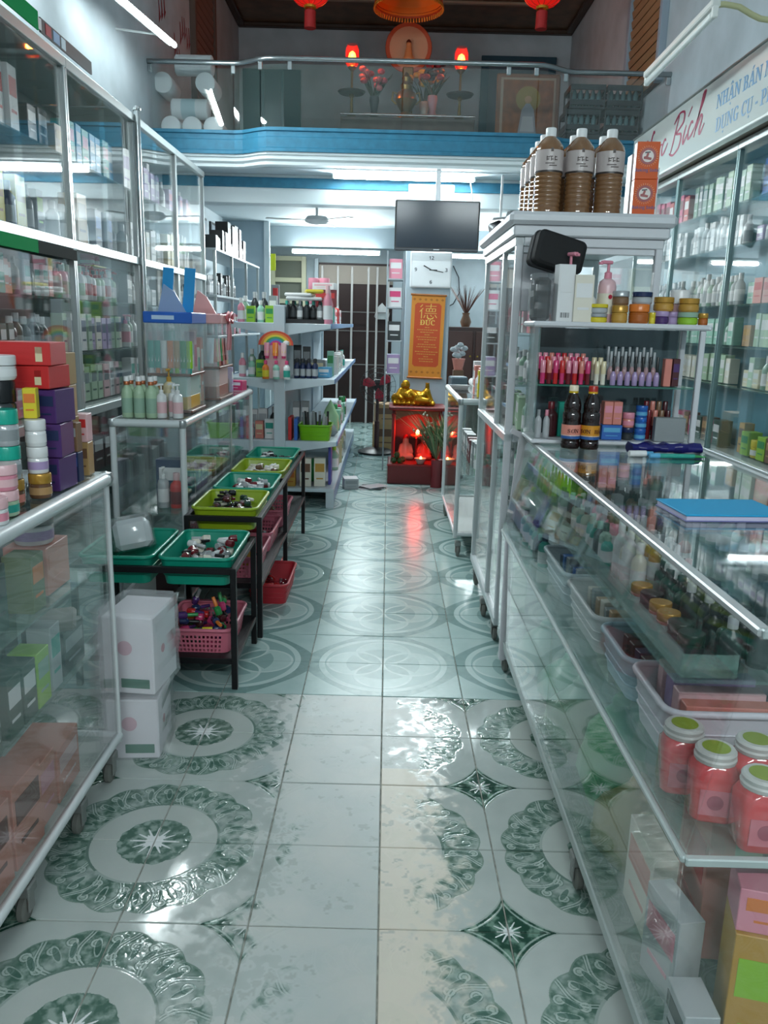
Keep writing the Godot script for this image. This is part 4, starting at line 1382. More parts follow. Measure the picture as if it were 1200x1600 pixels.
func build_stands() -> void:
	black_stand("black metal stand holding two turquoise baskets of polish", -1.13, -0.545, [-2.84, -3.29], 0.475, 0.125)
	black_stand("long black metal stand with four baskets in a row", -0.838, -0.53, [-3.36, -4.25, -5.19], 0.545, 0.25)
	var TQ := "0e8f76"
	var LM := "8fa61e"
	var PK := "c2677a"
	basket("turquoise basket holding a white cotton bag, beside the tissue packs", Vector3(-0.985, 0.395, -3.065), Vector3(0.275, 0.105, 0.43), TQ, "baskets on the black stands")
	basket("turquoise basket of pale polish bottles at the aisle corner", Vector3(-0.69, 0.395, -3.065), Vector3(0.275, 0.105, 0.43), TQ, "baskets on the black stands")
	basket("lime basket of dark polish bottles heading the long stand", Vector3(-0.685, 0.475, -3.575), Vector3(0.285, 0.095, 0.40), LM, "baskets on the black stands")
	basket("turquoise basket second on the long black stand", Vector3(-0.685, 0.475, -4.02), Vector3(0.285, 0.095, 0.42), TQ, "baskets on the black stands")
	basket("lime basket third on the long black stand", Vector3(-0.685, 0.475, -4.48), Vector3(0.285, 0.095, 0.42), LM, "baskets on the black stands")
	basket("turquoise basket last on the long black stand", Vector3(-0.685, 0.475, -4.94), Vector3(0.285, 0.095, 0.42), TQ, "baskets on the black stands")
	basket("pink lattice basket of bright polish bottles low on the corner stand", Vector3(-0.69, 0.125, -3.03), Vector3(0.27, 0.095, 0.34), PK, "pink lattice baskets", true)
	basket("pink lattice basket first on the long stand's lower board", Vector3(-0.685, 0.25, -3.60), Vector3(0.285, 0.095, 0.40), PK, "pink lattice baskets", true)
	basket("pink lattice basket second on the long stand's lower board", Vector3(-0.685, 0.25, -4.02), Vector3(0.285, 0.095, 0.40), PK, "pink lattice baskets", true)
	basket("pink lattice basket third on the long stand's lower board", Vector3(-0.685, 0.25, -4.53), Vector3(0.285, 0.095, 0.42), PK, "pink lattice baskets", true)
	basket("red basket of red caps on the floor under the long stand", Vector3(-0.56, 0.0, -3.98), Vector3(0.20, 0.1, 0.42), "b02a35", "")
	var pale := ["white", "silver", "ivory", "grey", "pale_pink"]
	tumble(Vector3(-0.69, 0.40, -3.04), 0.11, 0.17, ["ivory", "dark_red", "white", "silver"], ["white", "silver", "black", "white"], "corner turquoise basket", 44)
	tumble(Vector3(-0.985, 0.40, -2.98), 0.11, 0.10, ["dark_red", "brown", "ivory"], ["bronze", "hot_pink", "dark_red"], "cotton-bag basket", 10, 1)
	tumble(Vector3(-0.685, 0.48, -3.57), 0.115, 0.16, ["black", "maroon", "dark_green"], ["black", "black", "dark_red", "ivory"], "leading lime basket", 40)
	tumble(Vector3(-0.685, 0.48, -4.01), 0.115, 0.17, ["dark_red", "white", "silver"], ["white", "white", "silver"], "stand's second turquoise basket", 36)
	tumble(Vector3(-0.685, 0.48, -4.47), 0.115, 0.17, ["white", "brown", "ivory"], ["white", "white", "ivory"], "third lime basket", 34)
	tumble(Vector3(-0.685, 0.48, -4.93), 0.115, 0.17, ["black", "white"], ["black", "white", "grey"], "last turquoise basket", 28)
	tumble(Vector3(-0.69, 0.13, -3.02), 0.11, 0.13, ["purple", "green", "orange", "maroon", "hot_pink", "navy", "red"], ["white", "yellow", "hot_pink", "green", "dark_green", "orange", "purple", "black"], "low pink basket", 44)
	tumble(Vector3(-0.685, 0.262, -3.59), 0.115, 0.16, ["brown", "bronze", "gold"], ["gold", "brown", "bronze"], "first lower pink basket", 12, 2)
	tumble(Vector3(-0.685, 0.262, -4.02), 0.11, 0.16, ["dark_red", "maroon", "brown"], ["dark_red", "silver", "maroon"], "second lower pink basket", 12, 2)
	tumble(Vector3(-0.685, 0.262, -4.52), 0.115, 0.17, ["dark_red", "maroon", "bronze"], ["maroon", "silver", "red"], "third lower pink basket", 12, 2)
	tumble(Vector3(-0.56, 0.005, -3.97), 0.07, 0.17, ["red", "dark_red"], ["red", "red", "silver"], "red floor basket", 16, 3)
	# cotton bag and a white card
	var cb := thing("cotton_bag", "white cotton pads in a clear bag leaning in a turquoise basket", "bag", Vector3(-0.99, 0.452, -3.14))
	cb.rotation_degrees = Vector3(-18, 12, 10)
	part(cb, "cotton_block", bx(0.14, 0.12, 0.14, 0.02), mt("d8dcde", 0.8))
	part(cb, "plastic_wrap", crinkle(Vector3(0.155, 0.13, 0.155), 9), mt("d5dcde", 0.15, 0.0, {"alpha": 0.1}))
	var wc := thing("white_card", "white card lying on the polish bottles in the corner basket", "card", Vector3(-0.745, 0.456, -2.95), 12)
	wc.rotation_degrees.x = 8
	part(wc, "card_sheet", bx(0.12, 0.004, 0.07, 0.001), mt("d9dee0", 0.5))
	var rb := thing("red_plastic_bag", "crumpled dark red plastic bag on the corner stand's lower board", "bag", Vector3(-0.95, 0.125, -3.05))
	part(rb, "bag_body", lump(Vector3(0.16, 0.16, 0.2), 3), mt("7a1820", 0.3))
	# tissue cartons in plastic carrier bags
	for k in 2:
		var y := 0.0 if k == 0 else 0.222
		var b := thing("tissue_pack", ["white tissue carton on the floor, under another bagged carton", "white tissue carton in a clear bag, on top of its stack"][k], "carton", Vector3(-0.775 + 0.012 * k, y, -2.42), 4 - 9 * k, "bagged tissue cartons")
		var hh := 0.2 if k == 0 else 0.25
		part(b, "carton_body", bx(0.16, hh, 0.2, 0.004), mt("dcd9de", 0.55))
		part(b, "print_panel", bx(0.09, 0.03, 0.001, 0), mt("1f6a50", 0.5), Vector3(0.02, 0.02, 0.1003))
		part(b, "print_mark", MB.new().lathe([V2(0, 0), V2(0.014, 0), V2(0.014, 0.001), V2(0, 0.001)], 16).mesh(), mt("c87a88", 0.5), Vector3(0.0803, hh * 0.5, 0.02), Vector3(0, 0, -90))
		part(b, "print_mark", MB.new().lathe([V2(0, 0), V2(0.024, 0), V2(0.024, 0.001), V2(0, 0.001)], 16).mesh(), mt("cfa9b4", 0.5), Vector3(-0.01, hh * 0.6, 0.1003), Vector3(90, 0, 0))
		part(b, "carrier_bag", crinkle(Vector3(0.185, hh + 0.015, 0.225), 20 + k), mt("dfe3e6", 0.2, 0.0, {"alpha": 0.16}))

# a crumpled soft body standing on y = 0
func lump(s: Vector3, sd: int, amp := 0.16) -> Mesh:
	var r := RandomNumberGenerator.new()
	r.seed = sd
	var rings := []
	for i in 7:
		var k := i / 6.0
		var w := sin(lerpf(0.9, PI, k))
		var ring := []
		for j in 12:
			var a := TAU * j / 12
			var q := w * r.randf_range(1.0 - amp, 1.0 + amp)
			ring.append(Vector3(cos(a) * s.x / 2 * q, s.y * k, sin(a) * s.z / 2 * q))
		rings.append(ring)
	return MB.new().loft(rings, true, true, true).mesh()

# ------------------------------------------------------------------ white gondola shelving in the middle of the shop
func build_gondola() -> void:
	var z0 := -5.95
	var z1 := -9.55
	var t := thing("gondola_shelf", "white double-sided metal shelving unit in the middle of the shop", "shelving", Vector3(-0.78, 0, (z0 + z1) / 2))
	var o := -t.position
	var w := mt("bcc7ce", 0.4)
	part(t, "upright", bar(Vector3(-0.82, 0, z0 - 0.03), Vector3(-0.74, 1.47, z0 + 0.03), 0.003), w, o)
	for z in [-7.15, -8.35, z1]:
		part(t, "upright", bar(Vector3(-0.81, 0, z - 0.03), Vector3(-0.75, 1.47, z + 0.03), 0.003), w, o)
	part(t, "back_panel", bar(Vector3(-0.79, 0.14, z1), Vector3(-0.77, 1.45, z0 - 0.02), 0), mt("a9b4ba", 0.5), o)
	for q in [[1.345, 0.33, 0.085], [0.955, 0.36, 0.09], [0.50, 0.38, 0.09]]:
		for s in [1.0, -1.0]:
			var xa: float = -0.78 + s * 0.035
			var xb: float = -0.78 + s * (0.035 + q[1])
			part(t, "shelf_board", bar(Vector3(xa, q[0] - 0.02, z1), Vector3(xb, q[0], z0 - 0.01), 0.003), w, o)
			part(t, "price_strip", bar(Vector3(xb, q[0] - 0.03, z1), Vector3(xb + s * 0.008, q[0] + 0.005, z0 - 0.01), 0.001), mt("6f8fb8", 0.4), o)
			for z in [z0, -7.15, -8.35]:
				part(t, "bracket", MB.new().prism(PackedVector2Array([V2(xa, q[0] - 0.001), V2(xb, q[0] - 0.001), V2(xb, q[0] - 0.03), V2(xa, q[0] - q[2])]), z - 0.008, z).mesh(), w, o)
	for s in [1.0, -1.0]:
		var xb: float = -0.78 + s * 0.40
		part(t, "base_shelf", bar(Vector3(-0.78, 0.12, z1), Vector3(xb, 0.145, z0), 0.003), w, o)
		part(t, "kick_plate", bar(Vector3(xb - s * 0.02, 0.02, z1), Vector3(xb - s * 0.005, 0.12, z0 - 0.06), 0.001), mt("7d8fb0", 0.45), o)
		part(t, "foot", bar(Vector3(xb - s * 0.06, 0, z0 - 0.04), Vector3(xb, 0.12, z0), 0.003), w, o)
		part(t, "foot", bar(Vector3(xb - s * 0.06, 0, z1), Vector3(xb, 0.12, z1 + 0.04), 0.003), w, o)
	# ---- goods at the end facing the entrance and along the aisle side
	var y := 1.3465
	box_name = "packet"
	bottle_name = "toiletry_bottle"
	var tr := thing("bottle_tray", "black tray with dark and green capped bottles on the top shelf", "tray", Vector3(-0.618, y, -6.145))
	part(tr, "tray_box", bx(0.30, 0.03, 0.22, 0.003), pm("black"))
	for i in 6:
		for j in 2:
			bottle("screw", "dark bottle with green cap in the black tray, %s of its %s row" % [ordinal(i), ["front", "back"][j]], Vector3(-0.745 + i * 0.048, y + 0.03, -6.085 - j * 0.09), 0, 0.13, 0.021, ["charcoal", "black", "grey"][(i + j) % 3], ["teal", "black", "silver", "teal"][(i + j * 2) % 4], "bottles in the black tray")
	for k in 3:
		var p := thing("white_pack", ["flat white pack lowest above the bottle tray", "flat white pack in the middle above the tray", "yellow flat pack topping the black tray"][k], "package", Vector3(-0.62 + [0.0, -0.03, 0.07][k], y + 0.164 + 0.026 * k, -6.11), [4, -6, 9][k])
		part(p, "pack_body", bx([0.26, 0.2, 0.13][k], 0.024, 0.17, 0.008), pm(["white", "white", "yellow"][k]))
	for k in 2:
		for l in 2:
			var p := thing("pink_roll", "pink paper roll, %s row, %s one" % [["lower", "upper"][l], ["outer", "inner"][k]], "roll", Vector3(-0.60 + k * 0.085, y + 0.151 + l * 0.1, -6.62), 0, "pink paper rolls on the gondola")
			part(p, "roll_body", lat([V2(0.012, 0), V2(0.038, 0), V2(0.041, 0.004), V2(0.041, 0.094), V2(0.038, 0.098), V2(0.012, 0.098)]), pm("pink", 0.6))
	carton("white carton carrying the pink paper rolls", Vector3(-0.56, y, -6.64), 0, Vector3(0.19, 0.149, 0.1), "white", "pink")
	for k in 3:
		bottle("screw", "tall pink bottle with white cap beside the black tray, %s deep" % ordinal(k), Vector3(-0.447 - 0.002 * k, y, -6.06 - 0.09 * k), 0, 0.27 - 0.02 * k, 0.032, "pink", "pale_pink", "tall pink bottles")
	carton("dark red box on the gondola top above green packs", Vector3(-0.50, y + 0.125, -6.48), 5, Vector3(0.18, 0.13, 0.12), "dark_red", "red")
	carton("black carton under the dark red box", Vector3(-0.535, y, -6.48), 0, Vector3(0.07, 0.124, 0.1), "black", "dark_red")
	carton("green carton under the dark red box", Vector3(-0.455, y, -6.47), 0, Vector3(0.06, 0.124, 0.1), "teal", "white")
	carton("white box lying on the dark red box", Vector3(-0.50, y + 0.256, -6.48), -12, Vector3(0.17, 0.05, 0.1), "white", "pale_pink")
	row(["carton red dark_red .13 .05 .06", "screw pink red .14 .025", "carton white red .12 .06 .05", "screw dark_red silver .15 .024", "carton salmon white .13 .05 .05"], 14, Vector3(-0.465, y, -6.78), Vector3(0, 0, -1), 2.5, 90, "entrance", "gondola top board", "goods on the gondola's top")
	row(["carton white grey .15 .06 .06", "screw white teal .16 .03", "carton green white .14 .05 .05", "tube orange white .15 .02"], 18, Vector3(-0.435, 0.9565, -6.52), Vector3(0, 0, -1), 2.8, 90, "entrance", "gondola's second board", "goods on the gondola's second board")
	row(["can white green .2 .03", "carton mint green .16 .07 .07", "screw pale_green white .2 .035", "carton hot_pink white .16 .05 .05"], 16, Vector3(-0.42, 0.5015, -6.62), Vector3(0, 0, -1), 2.8, 90, "entrance", "gondola's third board", "goods on the gondola's third board")
	row(["screw white silver .22 .045", "carton cream gold .2 .09 .08", "screw clear_green lime .2 .04"], 12, Vector3(-0.44, 0.1465, -6.75), Vector3(0, 0, -1), 2.6, 90, "entrance", "gondola base board", "goods on the gondola's base")
	# second board, end: children's bottles under a rainbow card, navy bottles, blue box
	var rc := thing("rainbow_card", "rainbow-shaped display card above the children's bottles", "card", Vector3(-0.80, 0.957, -5.90))
	part(rc, "card_back", bx(0.15, 0.24, 0.006, 0.001), pm("pale_pink"), Vector3(0, 0.0, 0))
	var cols := ["c9452e", "d9822e", "d6c33a", "3f9a5a", "3f7fb8", "c03a86"]
	for k in 6:
		var b := MB.new()
		var ro := 0.125 - k * 0.017
		var ri := ro - 0.017
		var poly := PackedVector2Array()
		for i in 13: poly.append(Vector2(cos(PI * i / 12.0) * ro, sin(PI * i / 12.0) * ro * 0.8))
		for i in 13: poly.append(Vector2(cos(PI * (12 - i) / 12.0) * ri, sin(PI * (12 - i) / 12.0) * ri * 0.8))
		part(rc, "rainbow_band", b.prism(poly, -0.003, 0.004).mesh(), mt(cols[k], 0.45), Vector3(0, 0.235, 0.004))
	part(rc, "card_cloud", MB.new().lathe([V2(0, -0.02), V2(0.02, -0.012), V2(0.024, 0), V2(0.02, 0.012), V2(0, 0.02)], 12).mesh(), pm("white"), Vector3(0.075, 0.25, 0.012))
	for k in 3:
		var b := bottle("screw", "child's %s bottle with pink flower cap, %s below the rainbow card" % [["orange", "turquoise", "white"][k], ordinal(k)], Vector3(-0.865 + k * 0.075, 0.957, -5.835), 0, 0.13, 0.024, ["orange", "mint", "white"][k], "hot_pink", "children's bottles", ["yellow", "white", "teal"][k])
		var b2 := bottle("tube", "child's %s sachet hanging on the rainbow card, %s one" % [["pink", "orange", "rose"][k], ordinal(k)], Vector3(-0.86 + k * 0.06, 1.10, -5.868), 0, 0.11, 0.02, ["pink", "orange", "pale_pink"][k], "hot_pink", "children's sachets", "yellow")
	for k in 8:
		bottle("screw", "navy bottle with black cap, %s in the gondola's close rows" % ordinal(k), Vector3(-0.665 + (k % 4) * 0.044, 0.957, -6.02 - (k / 4) * 0.06), 0, 0.14, 0.02, "navy", "black", "navy bottles on the gondola", "silver")
	carton("light blue box on the gondola's second board end", Vector3(-0.47, 0.957, -6.18), -8, Vector3(0.09, 0.075, 0.09), "sky_blue", "white")
	carton("grey speckled box behind the navy bottles", Vector3(-0.545, 0.957, -6.36), 0, Vector3(0.12, 0.12, 0.1), "grey", "cream")
	carton("tall mint carton beside the light blue box", Vector3(-0.44, 0.957, -6.33), 0, Vector3(0.05, 0.19, 0.05), "mint", "green")
	# third board: lime basket of combs, books, silver bag
	basket("lime green basket of grey combs on the gondola's third board", Vector3(-0.53, 0.502, -6.10), Vector3(0.25, 0.11, 0.24), "6fae0c", "")
	for k in 14:
		var c := thing("grey_comb", "grey comb standing in the lime gondola basket", "comb", Vector3(-0.61 + (k % 7) * 0.027, 0.507, -6.06 - (k / 7) * 0.07), 0, "combs in the lime basket")
		c.rotation_degrees = Vector3(rng.randf_range(-8, 8), rng.randf_range(-40, 40), rng.randf_range(-2, 2))
		part(c, "comb_body", bx(0.018, rng.randi_range(17, 20) * 0.01, 0.005, 0.001), pm(["grey", "charcoal", "silver"][k % 3]))
	carton("thin red folder beside the lime basket", Vector3(-0.712, 0.502, -6.06), 0, Vector3(0.025, 0.17, 0.15), "red", "red")
	carton("thin blue folder beside the lime basket", Vector3(-0.668, 0.502, -6.06), 0, Vector3(0.025, 0.16, 0.15), "blue", "blue")
	var sb := thing("silver_bag", "crumpled silver plastic bag on the lime gondola basket", "bag", Vector3(-0.46, 0.62, -6.32))
	part(sb, "bag_body", lump(Vector3(0.16, 0.13, 0.16), 8), mt("9fa6a8", 0.25, 0.2))
	sb.position.y = 0.502
	var gb := thing("green_bag", "pale green plastic bag on the gondola's third board", "bag", Vector3(-0.45, 0.502, -6.52))
	part(gb, "bag_body", lump(Vector3(0.14, 0.26, 0.14), 12), mt("9fc79a", 0.4))
	for k in 2:
		carton(["cream carton with a portrait on the gondola base", "cream and yellow carton on the gondola base"][k], Vector3(-0.60 + k * 0.105, 0.147, -6.05 - k * 0.02), 4, Vector3(0.085, 0.215, 0.07), "ivory", ["brown", "gold"][k])
	carton("amber carton at the gondola base beside the cream cartons", Vector3(-0.71, 0.147, -6.05), 0, Vector3(0.07, 0.13, 0.07), "gold", "amber")
	var ball := thing("green_ball", "green plastic ball behind the cream cartons", "ball", Vector3(-0.55, 0.147, -6.24))
	part(ball, "ball_skin", lat([V2(0, 0), V2(0.05, 0.008), V2(0.085, 0.05), V2(0.085, 0.13), V2(0.05, 0.175), V2(0, 0.183)], 16), pm("green", 0.25))
	var pb := thing("purple_board", "slim purple board leaning at the gondola corner", "board", Vector3(-0.425, 0.147, -6.2))
	part(pb, "board_sheet", bx(0.02, 0.3, 0.16, 0.002), mt("4a4a9c", 0.5))
	# papers on the floor by the gondola
	carton("grey-white carton on the floor by the gondola corner", Vector3(-0.29, 0, -6.75), 10, Vector3(0.12, 0.09, 0.14), "silver", "grey")
	for k in 3:
		var pp := thing("magazine", "glossy magazine, %s of the pile on the aisle floor" % ordinal(k), "magazine", Vector3(-0.13 + 0.02 * k, 0.001 + 0.007 * k, -6.75 - 0.01 * k), [20, -15, 40][k])
		part(pp, "page_block", bx(0.2, 0.005, 0.14, 0.001), mt(["b9bcc0", "2c3036", "c7cbce"][k], 0.15, 0.0, {"coat": 0.5}))

# ------------------------------------------------------------------ below the loft
func build_rear() -> void:
	var wp := mt("aebdc6", 0.7)
	var s := structure("pillar")
	part(s, "plaster", bar(Vector3(0.14, 0, -7.95), Vector3(0.54, 2.55, -7.52), 0.006), wp)
	# side partition at the left, with the pale room behind
	s = structure("wall_partition")
	part(s, "plaster", bar(Vector3(XL, 0, -10.6), Vector3(-1.52, 2.545, -10.5), 0.004), mt("a9b8c2", 0.7))
	part(s, "jamb", bar(Vector3(-1.56, 0, -10.5), Vector3(-1.49, 2.545, -10.44), 0.004), mt("ccd4d8", 0.5))
	# grille door
	s = structure("door_1")
	part(s, "door_panel", bar(Vector3(-0.98, 0, ZB), Vector3(0.05, 2.15, ZB + 0.03), 0), mt("2e1714", 0.5))
	part(s, "transom", bar(Vector3(-0.98, 1.88, ZB + 0.03), Vector3(0.05, 2.12, ZB + 0.045), 0), mt("a79b90", 0.6))
	for x in [-1.02, 0.04]:
		part(s, "door_frame", bar(Vector3(x, 0, ZB), Vector3(x + 0.14 if x > 0 else x + 0.05, 2.2, ZB + 0.1), 0.003), mt("aab4ba", 0.5))
	var g := thing("door_grille", "white barred steel grille in front of the dark rear door", "grille", Vector3(-0.48, 0, -11.34))
	for k in 6:
		part(g, "grille_bar", bx(0.028, 2.1, 0.028, 0.004), mt("b9b4b2", 0.4), Vector3([-0.43, -0.22, -0.03, 0.19, 0.31, 0.46][k], 0, 0))
	for y in [0.8, 1.25, 1.5]:
		part(g, "cross_bar", bx(0.98, 0.014, 0.016, 0.003), mt("6f6a68", 0.5), Vector3(0, y, -0.01))
	var lt := thing("sun_hat", "white cap hanging behind the bars of the grille door", "cap", Vector3(-0.10, 1.42, -11.42))
	part(lt, "cap_dome", lump(Vector3(0.2, 0.22, 0.1), 15, 0.1), pm("white"))
	# louvred window
	s = structure("window_1")
	part(s, "backing", bar(Vector3(-1.62, 1.35, ZB), Vector3(-1.14, 2.2, ZB + 0.02), 0), mt("6d6f62", 0.6))
	for y in [2.16, 1.88, 1.60, 1.35]:
		part(s, "window_frame", bar(Vector3(-1.62, y, ZB + 0.02), Vector3(-1.14, y + 0.06, ZB + 0.06), 0.003), mt("c9c3a6", 0.5))
	for x in [-1.62, -1.20]:
		part(s, "window_frame", bar(Vector3(x, 1.35, ZB + 0.02), Vector3(x + 0.06, 2.22, ZB + 0.07), 0.003), mt("c9c3a6", 0.5))
	var yn := thing("yellow_notice", "bright yellow notice beside the louvred rear window", "notice", Vector3(-1.46, 1.97, -10.42))
	part(yn, "notice_sheet", bx(0.06, 0.2, 0.006, 0.001), mt("c6cf1e", 0.5))
	yn.position = Vector3(-1.45, 1.97, -10.48)
	var bl := thing("hanging_packets", "red and silver packets hanging below the yellow notice", "packet", Vector3(-1.42, 1.5, -10.45))
	part(bl, "packet", bx(0.1, 0.3, 0.02, 0.004), mt("8c8f90", 0.3, 0.2))
	part(bl, "red_packet", bx(0.06, 0.14, 0.02, 0.004), pm("red"), Vector3(0.0, 0.12, 0.02))
	# ---- television hung from the slab
	var tv := thing("tv", "flat black television hanging from the ceiling below the tube lamp", "television", Vector3(0.378, 1.965, -7.12))
	tv.rotation_degrees.x = 1
	part(tv, "tv_body", MB.new().box(Vector3(0, 0.195, 0), Vector3(0.70, 0.40, 0.04), 0.008).mesh(), mt("15171a", 0.35))
	part(tv, "screen", MB.new().box(Vector3(0, 0.203, 0.021), Vector3(0.672, 0.362, 0.002), 0.0).mesh(), mt("2e3a45", 0.13, 0.0, {"spec": 0.32}))
	part(tv, "bezel", MB.new().box(Vector3(0, 0.008, 0.021), Vector3(0.69, 0.018, 0.004), 0.001).mesh(), mt("3a3f44", 0.3, 0.5))
	part(tv, "maker_mark", bx(0.05, 0.008, 0.0006, 0), mt("b9bec2", 0.4), Vector3(0.0, 0.004, 0.0234))
	part(tv, "hanger", bar(Vector3(-0.02, 0.39, -0.025), Vector3(0.02, 0.645, -0.01), 0.002), mt("9aa0a4", 0.3, 0.6))
	var cd := thing("hanging_cable", "white cable drooping from the tube lamp end", "cable", Vector3(0.66, 2.40, -7.42))
	part(cd, "cable_cord", MB.new().tube([Vector3(0, 0.18, 0), Vector3(0.02, 0.1, 0.01), Vector3(0.03, 0.0, 0.0), Vector3(0.025, -0.07, -0.02)], 0.006, 6).mesh(), mt("d6dada", 0.5))
	# ---- clock and scroll on the pillar
	var ck := thing("wall_clock", "square white wall clock above the orange scroll", "clock", Vector3(0.36, 1.68, -7.5))
	part(ck, "clock_case", MB.new().box(Vector3(0, 0.155, 0.0), Vector3(0.37, 0.31, 0.035), 0.01).mesh(), mt("d9dde0", 0.25))
	part(ck, "dial", MB.new().box(Vector3(0, 0.155, 0.0178), Vector3(0.33, 0.27, 0.002), 0.0).mesh(), mt("e6ebee", 0.2, 0.0, {"coat": 0.5}))
	for q in [["12", 0.0, 0.255], ["3", 0.135, 0.155], ["6", 0.0, 0.05], ["9", -0.135, 0.155]]:
		lettering(ck, q[0], 0.042, mt("4b5158", 0.5), Vector3(q[1], q[2], 0.0195))
	part(ck, "maker_mark", bx(0.07, 0.008, 0.0006, 0), mt("3a3f44", 0.5), Vector3(0.02, 0.15, 0.0192))
	for q in [[62.0, 0.075, 0.005], [-100.0, 0.11, 0.0035]]:
		var hnd := part(ck, "clock_hand", bx(q[2] * 2, q[1], 0.001, 0), mt("2a2c30", 0.5), Vector3(0, 0.155, 0.021))
		hnd.rotation_degrees.z = q[0]
	scroll()
	# ---- rack of goods beside the pillar
	var rk := thing("wire_rack", "narrow wire rack of products beside the pillar", "rack", Vector3(0.05, 0, -7.8))
	for x in [-0.075, 0.075]:
		for z in [-0.14, 0.14]:
			part(rk, "rack_post", bx(0.014, 2.0, 0.014, 0.002), mt("9aa3a8", 0.4, 0.5), Vector3(x, 0, z))
	for y in [0.9, 1.2, 1.5, 1.75]:
		part(rk, "rack_board", bx(0.16, 0.012, 0.28, 0.002), mt("a5adb2", 0.4), Vector3(0, y, 0))
		for k in 3:
			var c: Array = [["pink", "white"], ["blue", "white"], ["yellow", "grey"], ["white", "hot_pink"], ["lilac", "white"], ["charcoal", "white"]]
			var cc: Array = c[rng.randi() % 6]
			carton("%s packet on the wire rack's %s board, %s deep" % [word(cc[0]), {0.9: "lowest", 1.2: "second", 1.5: "third", 1.75: "top"}[y], ordinal(k)], Vector3(0.05, y + 0.014, -7.71 - k * 0.085), 0, Vector3(0.12, 0.17, 0.06), cc[0], cc[1], "packets on the wire rack")
	# ---- floor fan with red blades
	var fan := thing("floor_fan", "black floor fan with red blades beyond the gondola", "fan", Vector3(-0.10, 0, -8.7))
	var bk := mt("16171a", 0.4)
	part(fan, "fan_base", lat([V2(0, 0), V2(0.2, 0), V2(0.2, 0.02), V2(0.14, 0.045), V2(0.03, 0.06), V2(0, 0.06)], 20), bk)
	part(fan, "fan_pole", lat([V2(0.026, 0.05), V2(0.026, 0.34), V2(0.017, 0.35), V2(0.017, 0.68), V2(0, 0.68)], 10), mt("3a1c1c", 0.4))
	part(fan, "fan_motor", MB.new().box(Vector3(0, 0.72, -0.07), Vector3(0.11, 0.12, 0.16), 0.03).mesh(), bk)
	for k in 3:
		var poly := PackedVector2Array([V2(0.02, 0.0), V2(0.06, -0.035), V2(0.13, -0.05), V2(0.165, -0.01), V2(0.15, 0.05), V2(0.08, 0.045)])
		var bl2 := part(fan, "fan_blade", MB.new().prism(poly, -0.002, 0.002).mesh(), mt("b3283c", 0.3), Vector3(0, 0.72, 0.045))
		bl2.rotation_degrees = Vector3(12, 0, 120 * k + 40)
	var cg := MB.new()
	for rr in [0.19, 0.14, 0.09, 0.045]:
		for zz in [0.02, 0.085]:
			var ring := []
			for i in 24: ring.append(Vector3(cos(TAU * i / 24) * rr, 0.72 + sin(TAU * i / 24) * rr, zz + (0.02 * (1 - rr / 0.19) if zz > 0.05 else 0.0)))
			cg.tube(ring, 0.0022, 5, true)
	for i in 20:
		var a := TAU * i / 20
		cg.tube([Vector3(cos(a) * 0.03, 0.72 + sin(a) * 0.03, 0.1), Vector3(cos(a) * 0.14, 0.72 + sin(a) * 0.14, 0.093), Vector3(cos(a) * 0.19, 0.72 + sin(a) * 0.19, 0.055)], 0.0018, 4)
	part(fan, "fan_cage", cg.mesh(), bk)
	for k in 2:
		carton(["brown carton on the floor behind the fan", "kraft carton stacked behind the fan"][k], Vector3(0.02, 0.28 * k, -9.1), 6 * k, Vector3(0.34 - 0.04 * k, 0.28 - 0.06 * k, 0.3), ["kraft", "tan"][k], "brown")
	# ---- dark wooden cabinet with dried grasses at the right
	var wc := thing("wooden_cabinet", "dark brown wooden cabinet against the rear wall", "cabinet", Vector3(1.05, 0, -10.4))
	part(wc, "cabinet_body", bx(0.75, 1.35, 0.45, 0.008), mt("3a1f1a", 0.4))
	for x in [-0.185, 0.185]:
		var d := part(wc, "cabinet_door", bx(0.34, 0.6, 0.02, 0.006), mt("4a2820", 0.35), Vector3(x, 0.7, 0.23))
		part(d, "door_knob", lat([V2(0, 0), V2(0.01, 0.004), V2(0.012, 0.012), V2(0, 0.02)], 8), mt("a98a3a", 0.3, 0.7), Vector3(-signf(x) * 0.14, 0.3, 0.012), Vector3(90, 0, 0))
	var dp := thing("dried_plant", "vase of dried brown grasses on the dark wooden cabinet", "plant", Vector3(0.95, 1.35, -10.35))
	part(dp, "vase", lat([V2(0, 0), V2(0.05, 0), V2(0.07, 0.06), V2(0.04, 0.14), V2(0.05, 0.17), V2(0, 0.17)]), pm("brown"))
	var dg := MB.new()
	for k in 60:
		var a := rng.randf() * TAU
		var l := rng.randf_range(0.2, 0.36)
		var e := Vector3(cos(a) * l * 0.7, 0.15 + l, sin(a) * l * 0.5)
		dg.tube([Vector3(0, 0.14, 0), e * 0.5 + Vector3(0, 0.09, 0), e], 0.005, 4, false, 0.001)
	part(dp, "grass_blades", dg.mesh(), mt("5a3a30", 0.7))
	var fp := thing("flower_pot", "pink pot of white flowers before the wooden cabinet", "plant", Vector3(0.82, 0.86, -9.6))
	part(fp, "plant_stand", bx(0.12, 0.86, 0.12, 0.004), pm("brown"), Vector3(0, -0.86, 0))
	part(fp, "pot", lat([V2(0, 0), V2(0.05, 0), V2(0.075, 0.12), V2(0.08, 0.13), V2(0, 0.13)]), pm("salmon"))
	for k in 9:
		var a := rng.randf() * TAU
		part(fp, "blossom", MB.new().lathe([V2(0, -0.03), V2(0.03, -0.02), V2(0.04, 0.0), V2(0.025, 0.025), V2(0, 0.03)], 8).mesh(), pm("silver", 0.7), Vector3(cos(a) * 0.07, 0.16 + rng.randf_range(0, 0.14), sin(a) * 0.07))
	# wires on the rear wall
	var wr := thing("wall_cable", "black cable looped on the pale rear wall", "cable", Vector3(0.85, 1.7, -11.47))
